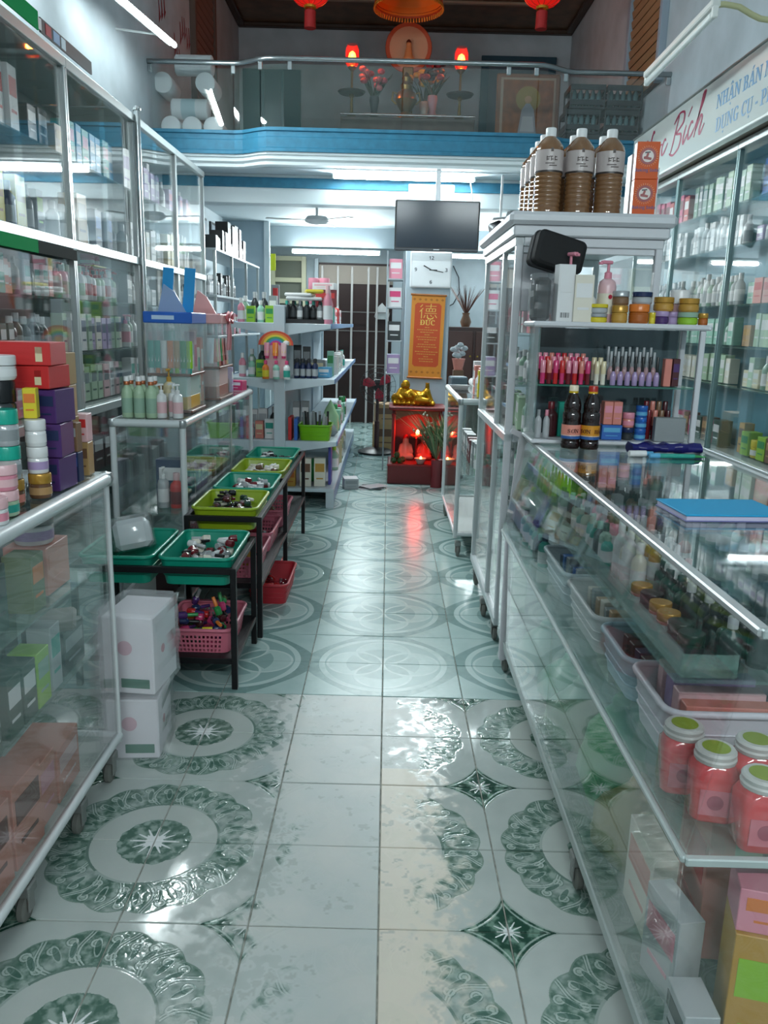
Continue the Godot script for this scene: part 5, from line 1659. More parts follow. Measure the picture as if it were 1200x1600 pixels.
	part(wr, "cable_cord", MB.new().tube([Vector3(0.0, 0.45, 0), Vector3(0.08, 0.3, 0.01), Vector3(0.1, 0.1, 0.01), Vector3(0.02, -0.05, 0.01), Vector3(-0.12, -0.12, 0.01), Vector3(-0.2, -0.08, 0.01)], 0.008, 6).mesh(), mt("22242a", 0.5))
	# ceiling fittings
	var cf := thing("ceiling_fan", "white ceiling fan with slim blades below the loft", "fan", Vector3(-0.75, 2.37, -8.6))
	part(cf, "fan_rod", lat([V2(0, 0), V2(0.012, 0), V2(0.012, 0.175), V2(0, 0.175)], 8), pm("white"))
	part(cf, "fan_hub", lat([V2(0, -0.06), V2(0.09, -0.05), V2(0.13, -0.02), V2(0.1, 0.02), V2(0, 0.03)], 16), pm("white"))
	for k in 3:
		var b := part(cf, "fan_blade", MB.new().box(Vector3(0.3, 0, 0), Vector3(0.42, 0.008, 0.07), 0.002).mesh(), pm("white"), Vector3(0, -0.02, 0))
		b.rotation_degrees.y = 120 * k + 75
	var sp := thing("flood_lamp", "dark floodlight fitting hanging below the balcony beam", "lamp", Vector3(0.93, 2.09, -7.35))
	part(sp, "lamp_housing", MB.new().box(Vector3(0, 0.08, 0), Vector3(0.12, 0.13, 0.12), 0.012).mesh(), mt("1d1e22", 0.4), Vector3.ZERO, Vector3(20, 20, 24))
	part(sp, "lamp_hood", MB.new().box(Vector3(-0.01, 0.17, 0), Vector3(0.14, 0.02, 0.13), 0.004).mesh(), pm("silver"), Vector3.ZERO, Vector3(0, 20, 8))
	part(sp, "lamp_bracket", bar(Vector3(-0.01, 0.17, -0.01), Vector3(0.01, 0.52, 0.01), 0.002), pm("silver"))
	var gl := thing("globe_lamp", "unlit white globe lamp below the balcony beam", "lamp", Vector3(1.08, 2.26, -7.7))
	part(gl, "globe", lat([V2(0, 0), V2(0.045, 0.012), V2(0.062, 0.06), V2(0.045, 0.105), V2(0, 0.112)], 14), pm("silver"))
	# wall shelves under the loft at the left, with black boxes
	var ws := thing("steel_wall_shelf", "white-edged shelf rack along the wall under the loft", "shelving", Vector3(-1.67, 0, -8.5))
	for z in [1.18, 0.4, -0.4, -1.18]:
		part(ws, "shelf_post", bx(0.025, 1.96, 0.025, 0.003), alu(), Vector3(0.15, 0, z))
	for y in [0.3, 0.75, 1.2, 1.55, 1.94]:
		part(ws, "shelf_board", bx(0.34, 0.02, 2.4, 0.003), mt("b9c2c6", 0.4), Vector3(0, y, 0))
	row(["carton black silver .2 .13 .12", "carton black white .3 .14 .12", "carton charcoal silver .12 .09 .1"], 12, Vector3(-1.60, 1.962, -7.5), Vector3(0, 0, -1), 2.1, 90, "entrance", "loft wall rack's top", "boxes on the wall rack")
	row(["screw silver white .17 .03", "carton charcoal white .2 .07 .06", "screw black silver .18 .028", "carton white black .16 .05 .05"], 18, Vector3(-1.60, 1.572, -7.38), Vector3(0, 0, -1), 2.2, 90, "entrance", "loft wall rack's fourth board", "goods on the wall rack")
	row(["screw silver white .17 .03", "carton pink white .2 .08 .06", "screw brown gold .18 .028"], 18, Vector3(-1.60, 1.222, -7.38), Vector3(0, 0, -1), 2.2, 90, "entrance", "loft wall rack's third board", "goods on the wall rack")
	# pictures on the wall under the loft
	for k in 2:
		var pf := thing("picture_frame", "small dark framed notice on the wall under the loft, %s one" % ordinal(k), "picture", Vector3(XL + 0.012, 2.12, -9.15 - k * 0.45))
		part(pf, "frame", bx(0.02, 0.3, 0.24, 0.004), pm("charcoal"))
		part(pf, "picture_sheet", bx(0.004, 0.24, 0.18, 0), mt("8f9aa3", 0.3), Vector3(0.011, 0.03, 0))

func scroll() -> void:
	var t := thing("wall_scroll", "orange wall scroll with gold characters above the golden statue", "scroll", Vector3(0.335, 0.89, -7.5))
	t.rotation_degrees.z = -1.2
	part(t, "scroll_cloth", bx(0.3, 0.73, 0.004, 0), mt("d68a2a", 0.5))
	part(t, "red_panel", MB.new().prism(PackedVector2Array([V2(-0.118, 0.12), V2(-0.098, 0.10), V2(0.098, 0.10), V2(0.118, 0.12), V2(0.118, 0.64), V2(0.098, 0.66), V2(-0.098, 0.66), V2(-0.118, 0.64)]), 0.002, 0.003).mesh(), mt("c44a1a", 0.5))
	for y in [0.0, 0.73]:
		var r := part(t, "scroll_rod", MB.new().tube([Vector3(-0.16, 0, 0), Vector3(0.16, 0, 0)], 0.009, 8).mesh(), mt("a9642a", 0.4), Vector3(0, y, 0.004))
	for k in 6:
		for y in [0.05, 0.69]:
			part(t, "border_motif", MB.new().prism(PackedVector2Array([V2(-0.015, 0), V2(0, -0.012), V2(0.015, 0), V2(0, 0.012)]), 0.002, 0.0028).mesh(), mt("b06a1c", 0.5), Vector3(-0.125 + 0.05 * k, y, 0))
	var gold := mt("e6c860", 0.45)
	# the large character, stroke by stroke
	var ch := [
		[V2(-0.055, 0.06), V2(-0.075, 0.038)], [V2(-0.05, 0.03), V2(-0.08, -0.002)], [V2(-0.062, 0.012), V2(-0.062, -0.06)],
		[V2(-0.03, 0.048), V2(0.07, 0.05)], [V2(0.02, 0.07), V2(0.018, 0.03)],
		[V2(-0.02, 0.028), V2(-0.022, 0.002)], [V2(-0.02, 0.028), V2(0.062, 0.028)], [V2(0.062, 0.028), V2(0.06, 0.002)], [V2(-0.022, 0.003), V2(0.06, 0.003)], [V2(0.006, 0.027), V2(0.005, 0.004)], [V2(0.034, 0.027), V2(0.033, 0.004)],
		[V2(-0.034, -0.014), V2(0.074, -0.013)],
		[V2(-0.03, -0.03), V2(-0.04, -0.054)], [V2(-0.01, -0.026), V2(-0.008, -0.052), V2(0.012, -0.062), V2(0.04, -0.058), V2(0.045, -0.042)], [V2(0.018, -0.026), V2(0.03, -0.042)], [V2(0.058, -0.026), V2(0.076, -0.05)],
	]
	for s in ch:
		part(t, "character_stroke", ribbon(PackedVector2Array(s), 0.006), gold, Vector3(0.005, 0.585, 0.0036))
	accented(t, "ĐỨC", 0.062, gold, Vector3(0, 0.49, 0.0034))
	var r := RandomNumberGenerator.new()
	r.seed = 4
	for k in 15:
		var y := 0.445 - k * 0.0215
		var w := r.randf_range(0.11, 0.2) if k % 3 else 0.04
		var x := -w / 2
		while x < w / 2:
			var l := r.randf_range(0.008, 0.022)
			part(t, "verse_line", bx(l, 0.006, 0.0006, 0), mt("d0a048", 0.5), Vector3(x + l / 2, y, 0.0033))
			x += l + 0.005

# ------------------------------------------------------------------ smooth bodies from tapered capsules (surface nets)
func sdf_body(bones: Array, cell: float, k: float) -> Mesh:
	var lo := Vector3(1e9, 1e9, 1e9)
	var hi := -lo
	for b in bones:
		for q in [[b[0], b[2]], [b[1], b[3]]]:
			var p: Vector3 = q[0]
			var r: float = q[1] + cell * 2
			lo = Vector3(minf(lo.x, p.x - r), minf(lo.y, p.y - r), minf(lo.z, p.z - r))
			hi = Vector3(maxf(hi.x, p.x + r), maxf(hi.y, p.y + r), maxf(hi.z, p.z + r))
	var nx := int((hi.x - lo.x) / cell) + 2
	var ny := int((hi.y - lo.y) / cell) + 2
	var nz := int((hi.z - lo.z) / cell) + 2
	var g := PackedFloat32Array()
	g.resize(nx * ny * nz)
	g.fill(1.0)
	# only near each bone; smooth minimum by exponentials
	var acc := PackedFloat32Array()
	acc.resize(nx * ny * nz)
	for b in bones:
		var a: Vector3 = b[0]
		var e: Vector3 = b[1]
		var ra: float = b[2]
		var rb: float = b[3]
		var R := maxf(ra, rb) + k * 6.0
		var mn := ((Vector3(minf(a.x, e.x), minf(a.y, e.y), minf(a.z, e.z)) - Vector3.ONE * R - lo) / cell).floor()
		var mx := ((Vector3(maxf(a.x, e.x), maxf(a.y, e.y), maxf(a.z, e.z)) + Vector3.ONE * R - lo) / cell).ceil()
		var d := e - a
		var dd := maxf(d.length_squared(), 1e-9)
		for z in range(maxi(0, int(mn.z)), mini(nz, int(mx.z))):
			for y in range(maxi(0, int(mn.y)), mini(ny, int(mx.y))):
				for x in range(maxi(0, int(mn.x)), mini(nx, int(mx.x))):
					var p := lo + Vector3(x, y, z) * cell
					var t := clampf((p - a).dot(d) / dd, 0.0, 1.0)
					var ds := (p - a - d * t).length() - lerpf(ra, rb, t)
					acc[(z * ny + y) * nx + x] += exp(-ds / k)
	for i in g.size():
		g[i] = -k * log(acc[i]) if acc[i] > 1e-12 else 1.0
	var vid := {}
	var vs := []
	var offs := [0, 1, nx, nx + 1, nx * ny, nx * ny + 1, nx * ny + nx, nx * ny + nx + 1]
	var cp := [Vector3(0, 0, 0), Vector3(1, 0, 0), Vector3(0, 1, 0), Vector3(1, 1, 0), Vector3(0, 0, 1), Vector3(1, 0, 1), Vector3(0, 1, 1), Vector3(1, 1, 1)]
	var edges := [[0, 1], [2, 3], [4, 5], [6, 7], [0, 2], [1, 3], [4, 6], [5, 7], [0, 4], [1, 5], [2, 6], [3, 7]]
	for z in nz - 1:
		for y in ny - 1:
			for x in nx - 1:
				var i := (z * ny + y) * nx + x
				var neg := 0
				for o in offs:
					if g[i + o] < 0.0: neg += 1
				if neg == 0 or neg == 8: continue
				var c := Vector3.ZERO
				var n := 0
				for e in edges:
					var ga := g[i + offs[e[0]]]
					var gb := g[i + offs[e[1]]]
					if (ga < 0.0) != (gb < 0.0):
						c += cp[e[0]].lerp(cp[e[1]], ga / (ga - gb))
						n += 1
				vid[i] = vs.size()
				vs.append(lo + (Vector3(x, y, z) + c / n) * cell)
	var b := MB.new()
	var nrm := []
	var quads := []
	for p in vs: nrm.append(Vector3.ZERO)
	var st := [1, nx, nx * ny]
	for z in range(1, nz - 1):
		for y in range(1, ny - 1):
			for x in range(1, nx - 1):
				var i := (z * ny + y) * nx + x
				for ax in 3:
					if (g[i] < 0.0) != (g[i + st[ax]] < 0.0):
						var u: int = st[(ax + 1) % 3]
						var w: int = st[(ax + 2) % 3]
						if vid.has(i) and vid.has(i - u) and vid.has(i - w) and vid.has(i - u - w):
							var q := [vid[i], vid[i - u], vid[i - u - w], vid[i - w]]
							var nn: Vector3 = (vs[q[2]] - vs[q[0]]).cross(vs[q[3]] - vs[q[1]])
							var dir := Vector3.ZERO
							dir[ax] = 1.0 if g[i] < 0.0 else -1.0
							if nn.dot(dir) < 0.0: nn = -nn
							for m in q: nrm[m] += nn
							quads.append(q)
	for q in quads:
		b.quad(vs[q[0]], vs[q[1]], vs[q[2]], vs[q[3]], nrm[q[0]].normalized(), nrm[q[1]].normalized(), nrm[q[2]].normalized(), nrm[q[3]].normalized())
	return b.mesh()

func build_shrine() -> void:
	var t := thing("floor_shrine", "small red wooden shrine glowing red at the aisle's end", "shrine", Vector3(0.27, 0, -7.25))
	var red := mt("6d1a1c", 0.45)
	var dred := mt("8f1c20", 0.4)
	part(t, "plinth", MB.new().box(Vector3(0, 0.085, 0.04), Vector3(0.50, 0.17, 0.46), 0.006).mesh(), red)
	part(t, "plinth_edge", MB.new().box(Vector3(0, 0.165, 0.265), Vector3(0.51, 0.018, 0.02), 0.003).mesh(), dred)
	for s in [-1.0, 1.0]:
		part(t, "side_wall", MB.new().box(Vector3(s * 0.205, 0.405, -0.03), Vector3(0.03, 0.47, 0.30), 0.003).mesh(), red)
		part(t, "corner_column", lat([V2(0.018, 0.17), V2(0.022, 0.19), V2(0.014, 0.21), V2(0.014, 0.56), V2(0.02, 0.58), V2(0.02, 0.6), V2(0, 0.6)], 10), dred, Vector3(s * 0.205, 0, 0.135))
	part(t, "back_wall", MB.new().box(Vector3(0, 0.405, -0.17), Vector3(0.44, 0.47, 0.02), 0.0).mesh(), mt("4a1c1a", 0.5))
	part(t, "roof_board", MB.new().box(Vector3(0, 0.648, -0.01), Vector3(0.50, 0.03, 0.40), 0.006).mesh(), red)
	part(t, "carved_header", MB.new().prism(PackedVector2Array([V2(-0.19, 0.635), V2(-0.19, 0.54), V2(-0.15, 0.56), V2(-0.1, 0.58), V2(0.0, 0.6), V2(0.1, 0.58), V2(0.15, 0.56), V2(0.19, 0.54), V2(0.19, 0.635)]), 0.12, 0.135).mesh(), mt("7a4a20", 0.4))
	# two seated figures inside
	for k in 2:
		var x: float = [-0.09, 0.075][k]
		var f := thing("seated_figurine", ["seated robed figurine on the inner side of the red shrine", "seated robed figurine beside the lamp in the red shrine"][k], "figurine", Vector3(0.27 + x, 0.17, -7.31))
		var o := Vector3.ZERO
		part(f, "robed_body", sdf_body([[Vector3(0, 0.05, 0), Vector3(0, 0.12, -0.005), 0.05, 0.036], [Vector3(-0.05, 0.025, 0.035), Vector3(0.05, 0.025, 0.035), 0.026, 0.026], [Vector3(-0.04, 0.12, 0), Vector3(-0.055, 0.07, 0.03), 0.018, 0.015], [Vector3(0.04, 0.12, 0), Vector3(0.055, 0.07, 0.03), 0.018, 0.015], [Vector3(0, 0.16, 0), Vector3(0, 0.175, 0.002), 0.026, 0.026], [Vector3(0, 0.135, 0), Vector3(0, 0.15, 0), 0.014, 0.014]], 0.009, 0.006), mt(["c9a08a", "c05a4a"][k], 0.3))
		part(f, "hat", lat([V2(0.03, 0.19), V2(0.026, 0.2), V2(0.014, 0.22), V2(0, 0.225)], 10), dred)
	var lp := OmniLight3D.new()
	lp.name = "shrine_light"
	lp.position = Vector3(0.01, 0.43, 0.06)
	lp.light_color = Color("ff2a1c")
	lp.light_energy = 0.13
	lp.light_size = 0.02
	lp.omni_range = 20.0
	lp.shadow_enabled = true
	t.add_child(lp)
	part(t, "lamp_bulb", lat([V2(0, 0), V2(0.012, 0.004), V2(0.018, 0.02), V2(0.012, 0.04), V2(0, 0.05)], 12), mt("ff7a50", 0.3, 0.0, {"glow": 14.0, "glow_col": "ff9a60"}), Vector3(0.01, 0.405, 0.06))
	part(t, "lamp_lotus", lat([V2(0, 0.37), V2(0.03, 0.375), V2(0.055, 0.395), V2(0.05, 0.40), V2(0.02, 0.39), V2(0, 0.39)], 12), mt("d9502a", 0.4))
	part(t, "lamp_stem", rod(Vector3(0.0, 0.38, 0.06), Vector3(0.0, 0.17, 0.0), 0.008), dred)
	part(t, "candle_bulb", lat([V2(0, 0), V2(0.008, 0.003), V2(0.011, 0.014), V2(0.007, 0.028), V2(0, 0.034)], 10), mt("ffd080", 0.3, 0.0, {"glow": 10.0, "glow_col": "ffb060"}), Vector3(0.04, 0.205, 0.20))
	part(t, "candle_cup", lat([V2(0, 0.17), V2(0.03, 0.17), V2(0.038, 0.195), V2(0.034, 0.2), V2(0, 0.19)], 12), dred, Vector3(0.04, 0, 0.20))
	var bw := thing("offering_bowl", "pale porcelain bowl on the shrine's front edge", "bowl", Vector3(0.27 + 0.035, 0.174, -6.97))
	bw.position = Vector3(0.305, 0.174, -7.035)
	part(bw, "bowl_body", lat([V2(0, 0), V2(0.025, 0), V2(0.03, 0.01), V2(0.055, 0.05), V2(0.05, 0.05), V2(0.02, 0.015), V2(0, 0.015)], 16), mt("c9a9a0", 0.3))
	for k in 4:
		var fr := thing("green_fruit", "round green fruit on the shrine's front edge, %s of the little heap" % ordinal(k), "fruit", Vector3([0.075, 0.125, 0.10, 0.15][k], [0.174, 0.174, 0.222, 0.176][k], [-7.03, -7.03, -7.035, -7.07][k]))
		part(fr, "fruit_skin", lat([V2(0, 0), V2(0.018, 0.004), V2(0.029, 0.027), V2(0.018, 0.05), V2(0, 0.054)], 12), mt(["2e4a26", "3a5426", "33502a", "4a5a2e"][k], 0.4))
		part(fr, "fruit_stalk", rod(Vector3(0, 0.052, 0), Vector3(0.003, 0.062, 0), 0.002, 5), pm("brown"))
	# ---- golden reclining Buddha on the roof
	var bd := thing("golden_statue", "golden laughing Buddha statue reclining on the red shrine", "statue", Vector3(0.235, 0.664, -7.25))
	var gold := mt("c08a1c", 0.22, 0.75)
	var B := []
	B.append([Vector3(-0.04, 0.085, 0.0), Vector3(0.05, 0.075, 0.0), 0.058, 0.052])   # belly and trunk
	B.append([Vector3(-0.085, 0.10, 0.0), Vector3(-0.05, 0.09, 0.0), 0.045, 0.055])
	B.append([Vector3(-0.075, 0.175, 0.01), Vector3(-0.072, 0.188, 0.012), 0.036, 0.034]) # head
	B.append([Vector3(-0.08, 0.135, 0.0), Vector3(-0.078, 0.15, 0.005), 0.03, 0.026])
	B.append([Vector3(-0.105, 0.178, 0.012), Vector3(-0.105, 0.165, 0.012), 0.009, 0.01]) # ears
	B.append([Vector3(-0.043, 0.178, 0.012), Vector3(-0.044, 0.165, 0.012), 0.009, 0.01])
	B.append([Vector3(-0.074, 0.176, 0.042), Vector3(-0.074, 0.172, 0.044), 0.006, 0.007]) # nose
	B.append([Vector3(-0.09, 0.168, 0.036), Vector3(-0.088, 0.166, 0.037), 0.008, 0.008]) # cheeks
	B.append([Vector3(-0.058, 0.168, 0.036), Vector3(-0.06, 0.166, 0.037), 0.008, 0.008])
	B.append([Vector3(-0.115, 0.125, 0.01), Vector3(-0.14, 0.085, 0.035), 0.026, 0.022]) # arm on the sack
	B.append([Vector3(-0.14, 0.085, 0.035), Vector3(-0.105, 0.065, 0.065), 0.022, 0.017])
	B.append([Vector3(-0.03, 0.12, 0.03), Vector3(0.02, 0.085, 0.06), 0.024, 0.02])
	B.append([Vector3(0.02, 0.085, 0.06), Vector3(0.075, 0.09, 0.06), 0.018, 0.014])
	B.append([Vector3(0.05, 0.06, 0.02), Vector3(0.115, 0.125, 0.03), 0.042, 0.03]) # raised knee
	B.append([Vector3(0.115, 0.125, 0.03), Vector3(0.155, 0.04, 0.035), 0.028, 0.022])
	B.append([Vector3(0.155, 0.035, 0.035), Vector3(0.175, 0.028, 0.05), 0.02, 0.014])
	B.append([Vector3(0.03, 0.05, 0.05), Vector3(0.12, 0.045, 0.075), 0.036, 0.026]) # lying leg
	B.append([Vector3(-0.15, 0.055, 0.0), Vector3(-0.13, 0.05, 0.0), 0.05, 0.055]) # sack
	for k in 9: # lotus mat
		B.append([Vector3(-0.165 + k * 0.042, 0.018, 0.06), Vector3(-0.165 + k * 0.042, 0.018, -0.05), 0.02, 0.02])
	part(bd, "gilded_body", sdf_body(B, 0.006, 0.004), gold)
	part(bd, "raised_flask", lat([V2(0.018, 0.0), V2(0.02, 0.02), V2(0.016, 0.05), V2(0.019, 0.055), V2(0.017, 0.06), V2(0, 0.06)], 12), gold, Vector3(0.118, 0.14, 0.03))
	part(bd, "smile", ribbon(PackedVector2Array([V2(-0.012, 0.003), V2(-0.006, -0.003), V2(0.006, -0.003), V2(0.012, 0.003)]), 0.0022), mt("6a4408", 0.4, 0.4), Vector3(-0.074, 0.159, 0.0425))
	for s in [-1.0, 1.0]:
		part(bd, "eye", ribbon(PackedVector2Array([V2(-0.006, 0), V2(0, 0.003), V2(0.006, 0)]), 0.0016), mt("6a4408", 0.4, 0.4), Vector3(-0.074 + s * 0.013, 0.184, 0.0425))
	# ---- tall vase of leaves and flowers beside it
	var pl := thing("leafy_plant", "vase of long green leaves and grass beside the red shrine", "plant", Vector3(0.55, 0, -6.90))
	part(pl, "vase", lat([V2(0, 0), V2(0.06, 0), V2(0.065, 0.02), V2(0.045, 0.12), V2(0.06, 0.26), V2(0.055, 0.27), V2(0.04, 0.2), V2(0, 0.2)], 14), mt("7a5848", 0.4))
	part(pl, "vase", lat([V2(0, 0), V2(0.05, 0), V2(0.04, 0.1), V2(0.05, 0.24), V2(0, 0.24)], 14), mt("7a2a30", 0.4), Vector3(-0.11, 0, 0.02))
	for v in 3:
		var lf := MB.new()
		for k in 60:
			var a := rng.randf() * TAU
			var l := rng.randf_range(0.22, 0.44)
			var sp := rng.randf_range(0.25, 0.75)
			var c := Vector3(-0.11 if k % 2 else 0.0, 0.22, 0.0)
			var e := c + Vector3(cos(a) * l * sp - 0.10, l, sin(a) * l * sp * 0.7)
			var mid := c.lerp(e, 0.55) + Vector3(0, 0.05, 0)
			var side := Vector3(-sin(a), 0, cos(a)) * rng.randf_range(0.005, 0.011)
			var nn := (e - c).cross(side).normalized()
			lf.flat(c, c, mid + side, mid - side, nn)
			lf.flat(mid - side, mid + side, e, e, nn)
		part(pl, "leaf_spray", lf.mesh(), mt(["3d5a3a", "5f7a52", "9a9a76"][v], 0.5, 0.0, {"back": "223318"}))
	for k in 22:
		var a := rng.randf() * TAU
		var rr := rng.randf_range(0.05, 0.26)
		var o := part(pl, "blossom", cached("blossom", func(): return MB.new().lathe([V2(0, -0.012), V2(0.007, -0.004), V2(0.009, 0.006), V2(0, 0.016)], 6).mesh()), mt(["9a9a86", "8f8a70", "a8342e"][0 if k > 8 else (2 if k < 3 else 1)], 0.6), Vector3(cos(a) * rr - 0.12, 0.48 + rng.randf_range(-0.12, 0.16), sin(a) * rr * 0.4 + 0.05))
	# printed cloth and roll standing behind
	var cl := thing("paper_parcel", "blue-grey printed parcel standing beside the pillar", "parcel", Vector3(0.63, 0, -7.35), 8)
	part(cl, "parcel_body", bx(0.15, 0.92, 0.14, 0.01), mt("6f8490", 0.6, 0.0, {"noise": "0.5 1.0 0.2", "scale": 6.0}))
	var wr := thing("white_roll", "white paper roll leaning on the low glass counter", "roll", Vector3(0.6, 0.95, -5.55))
	var rl := part(wr, "roll_body", MB.new().tube([Vector3(0, 0.026, -0.28), Vector3(0, 0.026, 0.22)], 0.026, 12).mesh(), pm("white", 0.6))

# ------------------------------------------------------------------ the loft with its altar
func lantern(label: String, at: Vector3) -> void:
	var t := thing("paper_lantern", label, "lantern", at, 0, "red lanterns in the loft")
	var red := mt("c01812", 0.5, 0.0, {"glow": 0.5, "glow_col": "e01a10", "back": "a01010"})
	var pr := []
	for i in 13:
		var a := PI * i / 12.0
		pr.append(V2(0.05 + 0.13 * sin(a), 0.02 + 0.27 * (1.0 - cos(a)) / 2.0))
	part(t, "lantern_shade", MB.new().lathe(pr, 18).mesh(), red)
	var rb := MB.new()
	for k in 12:
		var a := TAU * k / 12
		var pts := []
		for p in pr: pts.append(Vector3(cos(a) * (p.x + 0.001), p.y, sin(a) * (p.x + 0.001)))
		rb.tube(pts, 0.0025, 4)
	part(t, "lantern_ribs", rb.mesh(), mt("8f2a14", 0.5))
	part(t, "gold_collar", lat([V2(0.045, 0.0), V2(0.055, 0.0), V2(0.055, 0.022), V2(0, 0.022)], 14), mt("b9912a", 0.35, 0.5))
	part(t, "gold_cap", lat([V2(0.055, 0.285), V2(0.045, 0.305), V2(0, 0.305)], 14), mt("b9912a", 0.35, 0.5))
	part(t, "tassel", lat([V2(0.012, 0.0), V2(0.05, -0.02), V2(0.052, -0.16), V2(0, -0.16)], 10), mt("a01c1c", 0.7))
	part(t, "hanging_cord", rod(Vector3(0, 0.3, 0), Vector3(0, YC - at.y, 0), 0.003, 5), mt("8f2a14", 0.6))

func build_loft() -> void:
	var y0 := 2.87
	# doors and shutters of the loft
	var s := structure("door_2")
	part(s, "door_panel", bar(Vector3(-1.97, y0, ZB), Vector3(-1.22, 4.52, ZB + 0.03), 0), mt("12394a", 0.5))
	for x in [-1.72, -1.47]:
		part(s, "door_stile", bar(Vector3(x, y0, ZB + 0.03), Vector3(x + 0.03, 4.5, ZB + 0.045), 0.002), mt("1d4a5c", 0.5))
	s = structure("door_3")
	part(s, "door_frame", bar(Vector3(1.1, y0, ZB), Vector3(2.06, 4.74, ZB + 0.05), 0.004), mt("164252", 0.5))
	part(s, "door_panel", bar(Vector3(1.2, y0, ZB + 0.05), Vector3(1.96, 4.64, ZB + 0.055), 0), mt("4b5a66", 0.6))
	s = structure("window_2")
	part(s, "shutter_back", bar(Vector3(XL, y0, -9.75), Vector3(XL + 0.015, 4.85, -8.85), 0), mt("6a4c3c", 0.6))
	for z in [-9.8, -8.85]:
		part(s, "window_frame", bar(Vector3(XL, y0, z), Vector3(XL + 0.06, 4.9, z + 0.06), 0.003), mt("5c463c", 0.6))
	for k in 23:
		part(s, "slat", MB.new().box(Vector3.ZERO, Vector3(0.012, 0.062, 0.88), 0.002).mesh(), mt("6e5040", 0.5), Vector3(XL + 0.03, 2.93 + 0.085 * k, -9.3), Vector3(0, 0, -12))
	s = structure("window_3")
	part(s, "window_frame", bar(Vector3(XR - 0.02, 3.4, -8.5), Vector3(XR, YC - 0.2, -7.5), 0), mt("3d2c22", 0.6))
	part(s, "window_jamb", bar(Vector3(XR - 0.06, 3.4, -8.56), Vector3(XR, YC - 0.15, -8.47), 0.003), mt("8d9aa6", 0.6))
	part(s, "window_jamb", bar(Vector3(XR - 0.06, 3.4, -7.53), Vector3(XR, YC - 0.15, -7.46), 0.003), mt("8d9aa6", 0.6))
	for k in 17:
		part(s, "slat", MB.new().box(Vector3.ZERO, Vector3(0.012, 0.062, 0.94), 0.002).mesh(), mt("8a6a4a", 0.5), Vector3(XR - 0.03, 3.46 + 0.085 * k, -8.0), Vector3(0, 0, 12))
	# red brush lettering on the lit wall
	var rl := thing("wall_lettering", "red brushed lettering high on the loft's side wall", "lettering", Vector3(XL + 0.002, 3.7, -8.1))
	var r := RandomNumberGenerator.new()
	r.seed = 8
	for w in [[0.62, 0.95, 5], [0.2, 0.72, 6], [-0.28, 0.3, 5], [0.45, 0.25, 3], [-0.05, 0.05, 3]]:
		for k in w[2]:
			var x: float = w[0] - k * 0.085
			var y: float = w[1] + r.randf_range(-0.05, 0.05)
			var p := PackedVector2Array([V2(-x, y + 0.09), V2(-x + 0.02, y - 0.02), V2(-x - 0.005, y - 0.10), V2(-x + 0.05, y - 0.03)])
			var m := part(rl, "brush_stroke", ribbon(p, 0.014), mt("8f1c2a", 0.6), Vector3(0.001, 0, 0))
			m.rotation_degrees.y = 90
	# paper rolls in clear bags
	var spots := [[-1.90, 0.0, 0], [-1.72, 0.0, 0], [-1.54, 0.0, 0], [-1.76, 0.17, 1], [-1.96, 0.34, 0], [-1.60, 0.345, 0], [-1.72, 0.515, 1]]
	for k in spots.size():
		var q: Array = spots[k]
		var t := thing("paper_roll_pack", "white paper roll pack stacked behind the balcony glass, %s of the heap" % ordinal(k), "roll", Vector3(q[0], y0 + q[1], -7.62), 0, "white paper rolls in the loft")
		var m := part(t, "roll_body", MB.new().lathe([V2(0, -0.16), V2(0.07, -0.16), V2(0.083, -0.15), V2(0.083, 0.15), V2(0.07, 0.16), V2(0, 0.16)], 16).mesh(), mt("cfd6d8", 0.6), Vector3(0, 0.083, 0))
		m.rotation_degrees = Vector3(90, 0, 0) if q[2] == 0 else Vector3(0, 0, 90)
		if k == 3:
			part(t, "red_print", MB.new().lathe([V2(0.0835, -0.05), V2(0.0835, 0.07)], 16).mesh(), mt("a9c2c9", 0.6), Vector3(0, 0.083, 0), Vector3(0, 0, 90))
	# black crates of glass bottles
	var crates := [[1.70, 0.0], [2.04, 0.0], [1.69, 0.205], [2.04, 0.205], [1.72, 0.41], [2.05, 0.41]]
	for k in crates.size():
		var q: Array = crates[k]
		var t := thing("bottle_crate", "black plastic bottle crate in the loft, %s of the six" % ordinal(k), "crate", Vector3(q[0], y0 + q[1] * 0.0, -8.05), 0, "black crates in the loft")
		t.position = Vector3(q[0], y0 + q[1], -8.05)
		var m := mt("171d20", 0.5)
		part(t, "crate_floor", bx(0.31, 0.02, 0.3, 0.002), m)
		for z in [-0.145, 0.145]:
			for y in [0.03, 0.155]:
				part(t, "crate_rail", bx(0.31, 0.045, 0.012, 0.002), m, Vector3(0, y, z))
		for x in [-0.15, 0.15]:
			for y in [0.03, 0.155]:
				part(t, "crate_rail", bx(0.012, 0.045, 0.29, 0.002), m, Vector3(x, y, 0))
			for z in [-0.145, 0.145]:
				part(t, "crate_corner", bx(0.014, 0.2, 0.014, 0.002), m, Vector3(x, 0, z))
		var bb := MB.new()
		for i in 5:
			bb.lathe([V2(0.024, 0.02), V2(0.024, 0.13), V2(0.01, 0.17), V2(0.01, 0.19), V2(0, 0.19)], 8, Vector3(-0.11 + i * 0.055, 0, 0.09))
		part(t, "bottle_row", bb.mesh(), mt("4f6a6e", 0.2))
	# framed picture on the balcony
	var pf := thing("framed_painting", "gilt-framed painting of a robed figure leaning in the loft", "painting", Vector3(1.30, y0, -8.6))
	pf.rotation_degrees = Vector3(-5, 0, 0)
	part(pf, "frame", MB.new().box(Vector3(0, 0.45, 0), Vector3(0.62, 0.90, 0.03), 0.02).mesh(), mt("6f4a34", 0.4))
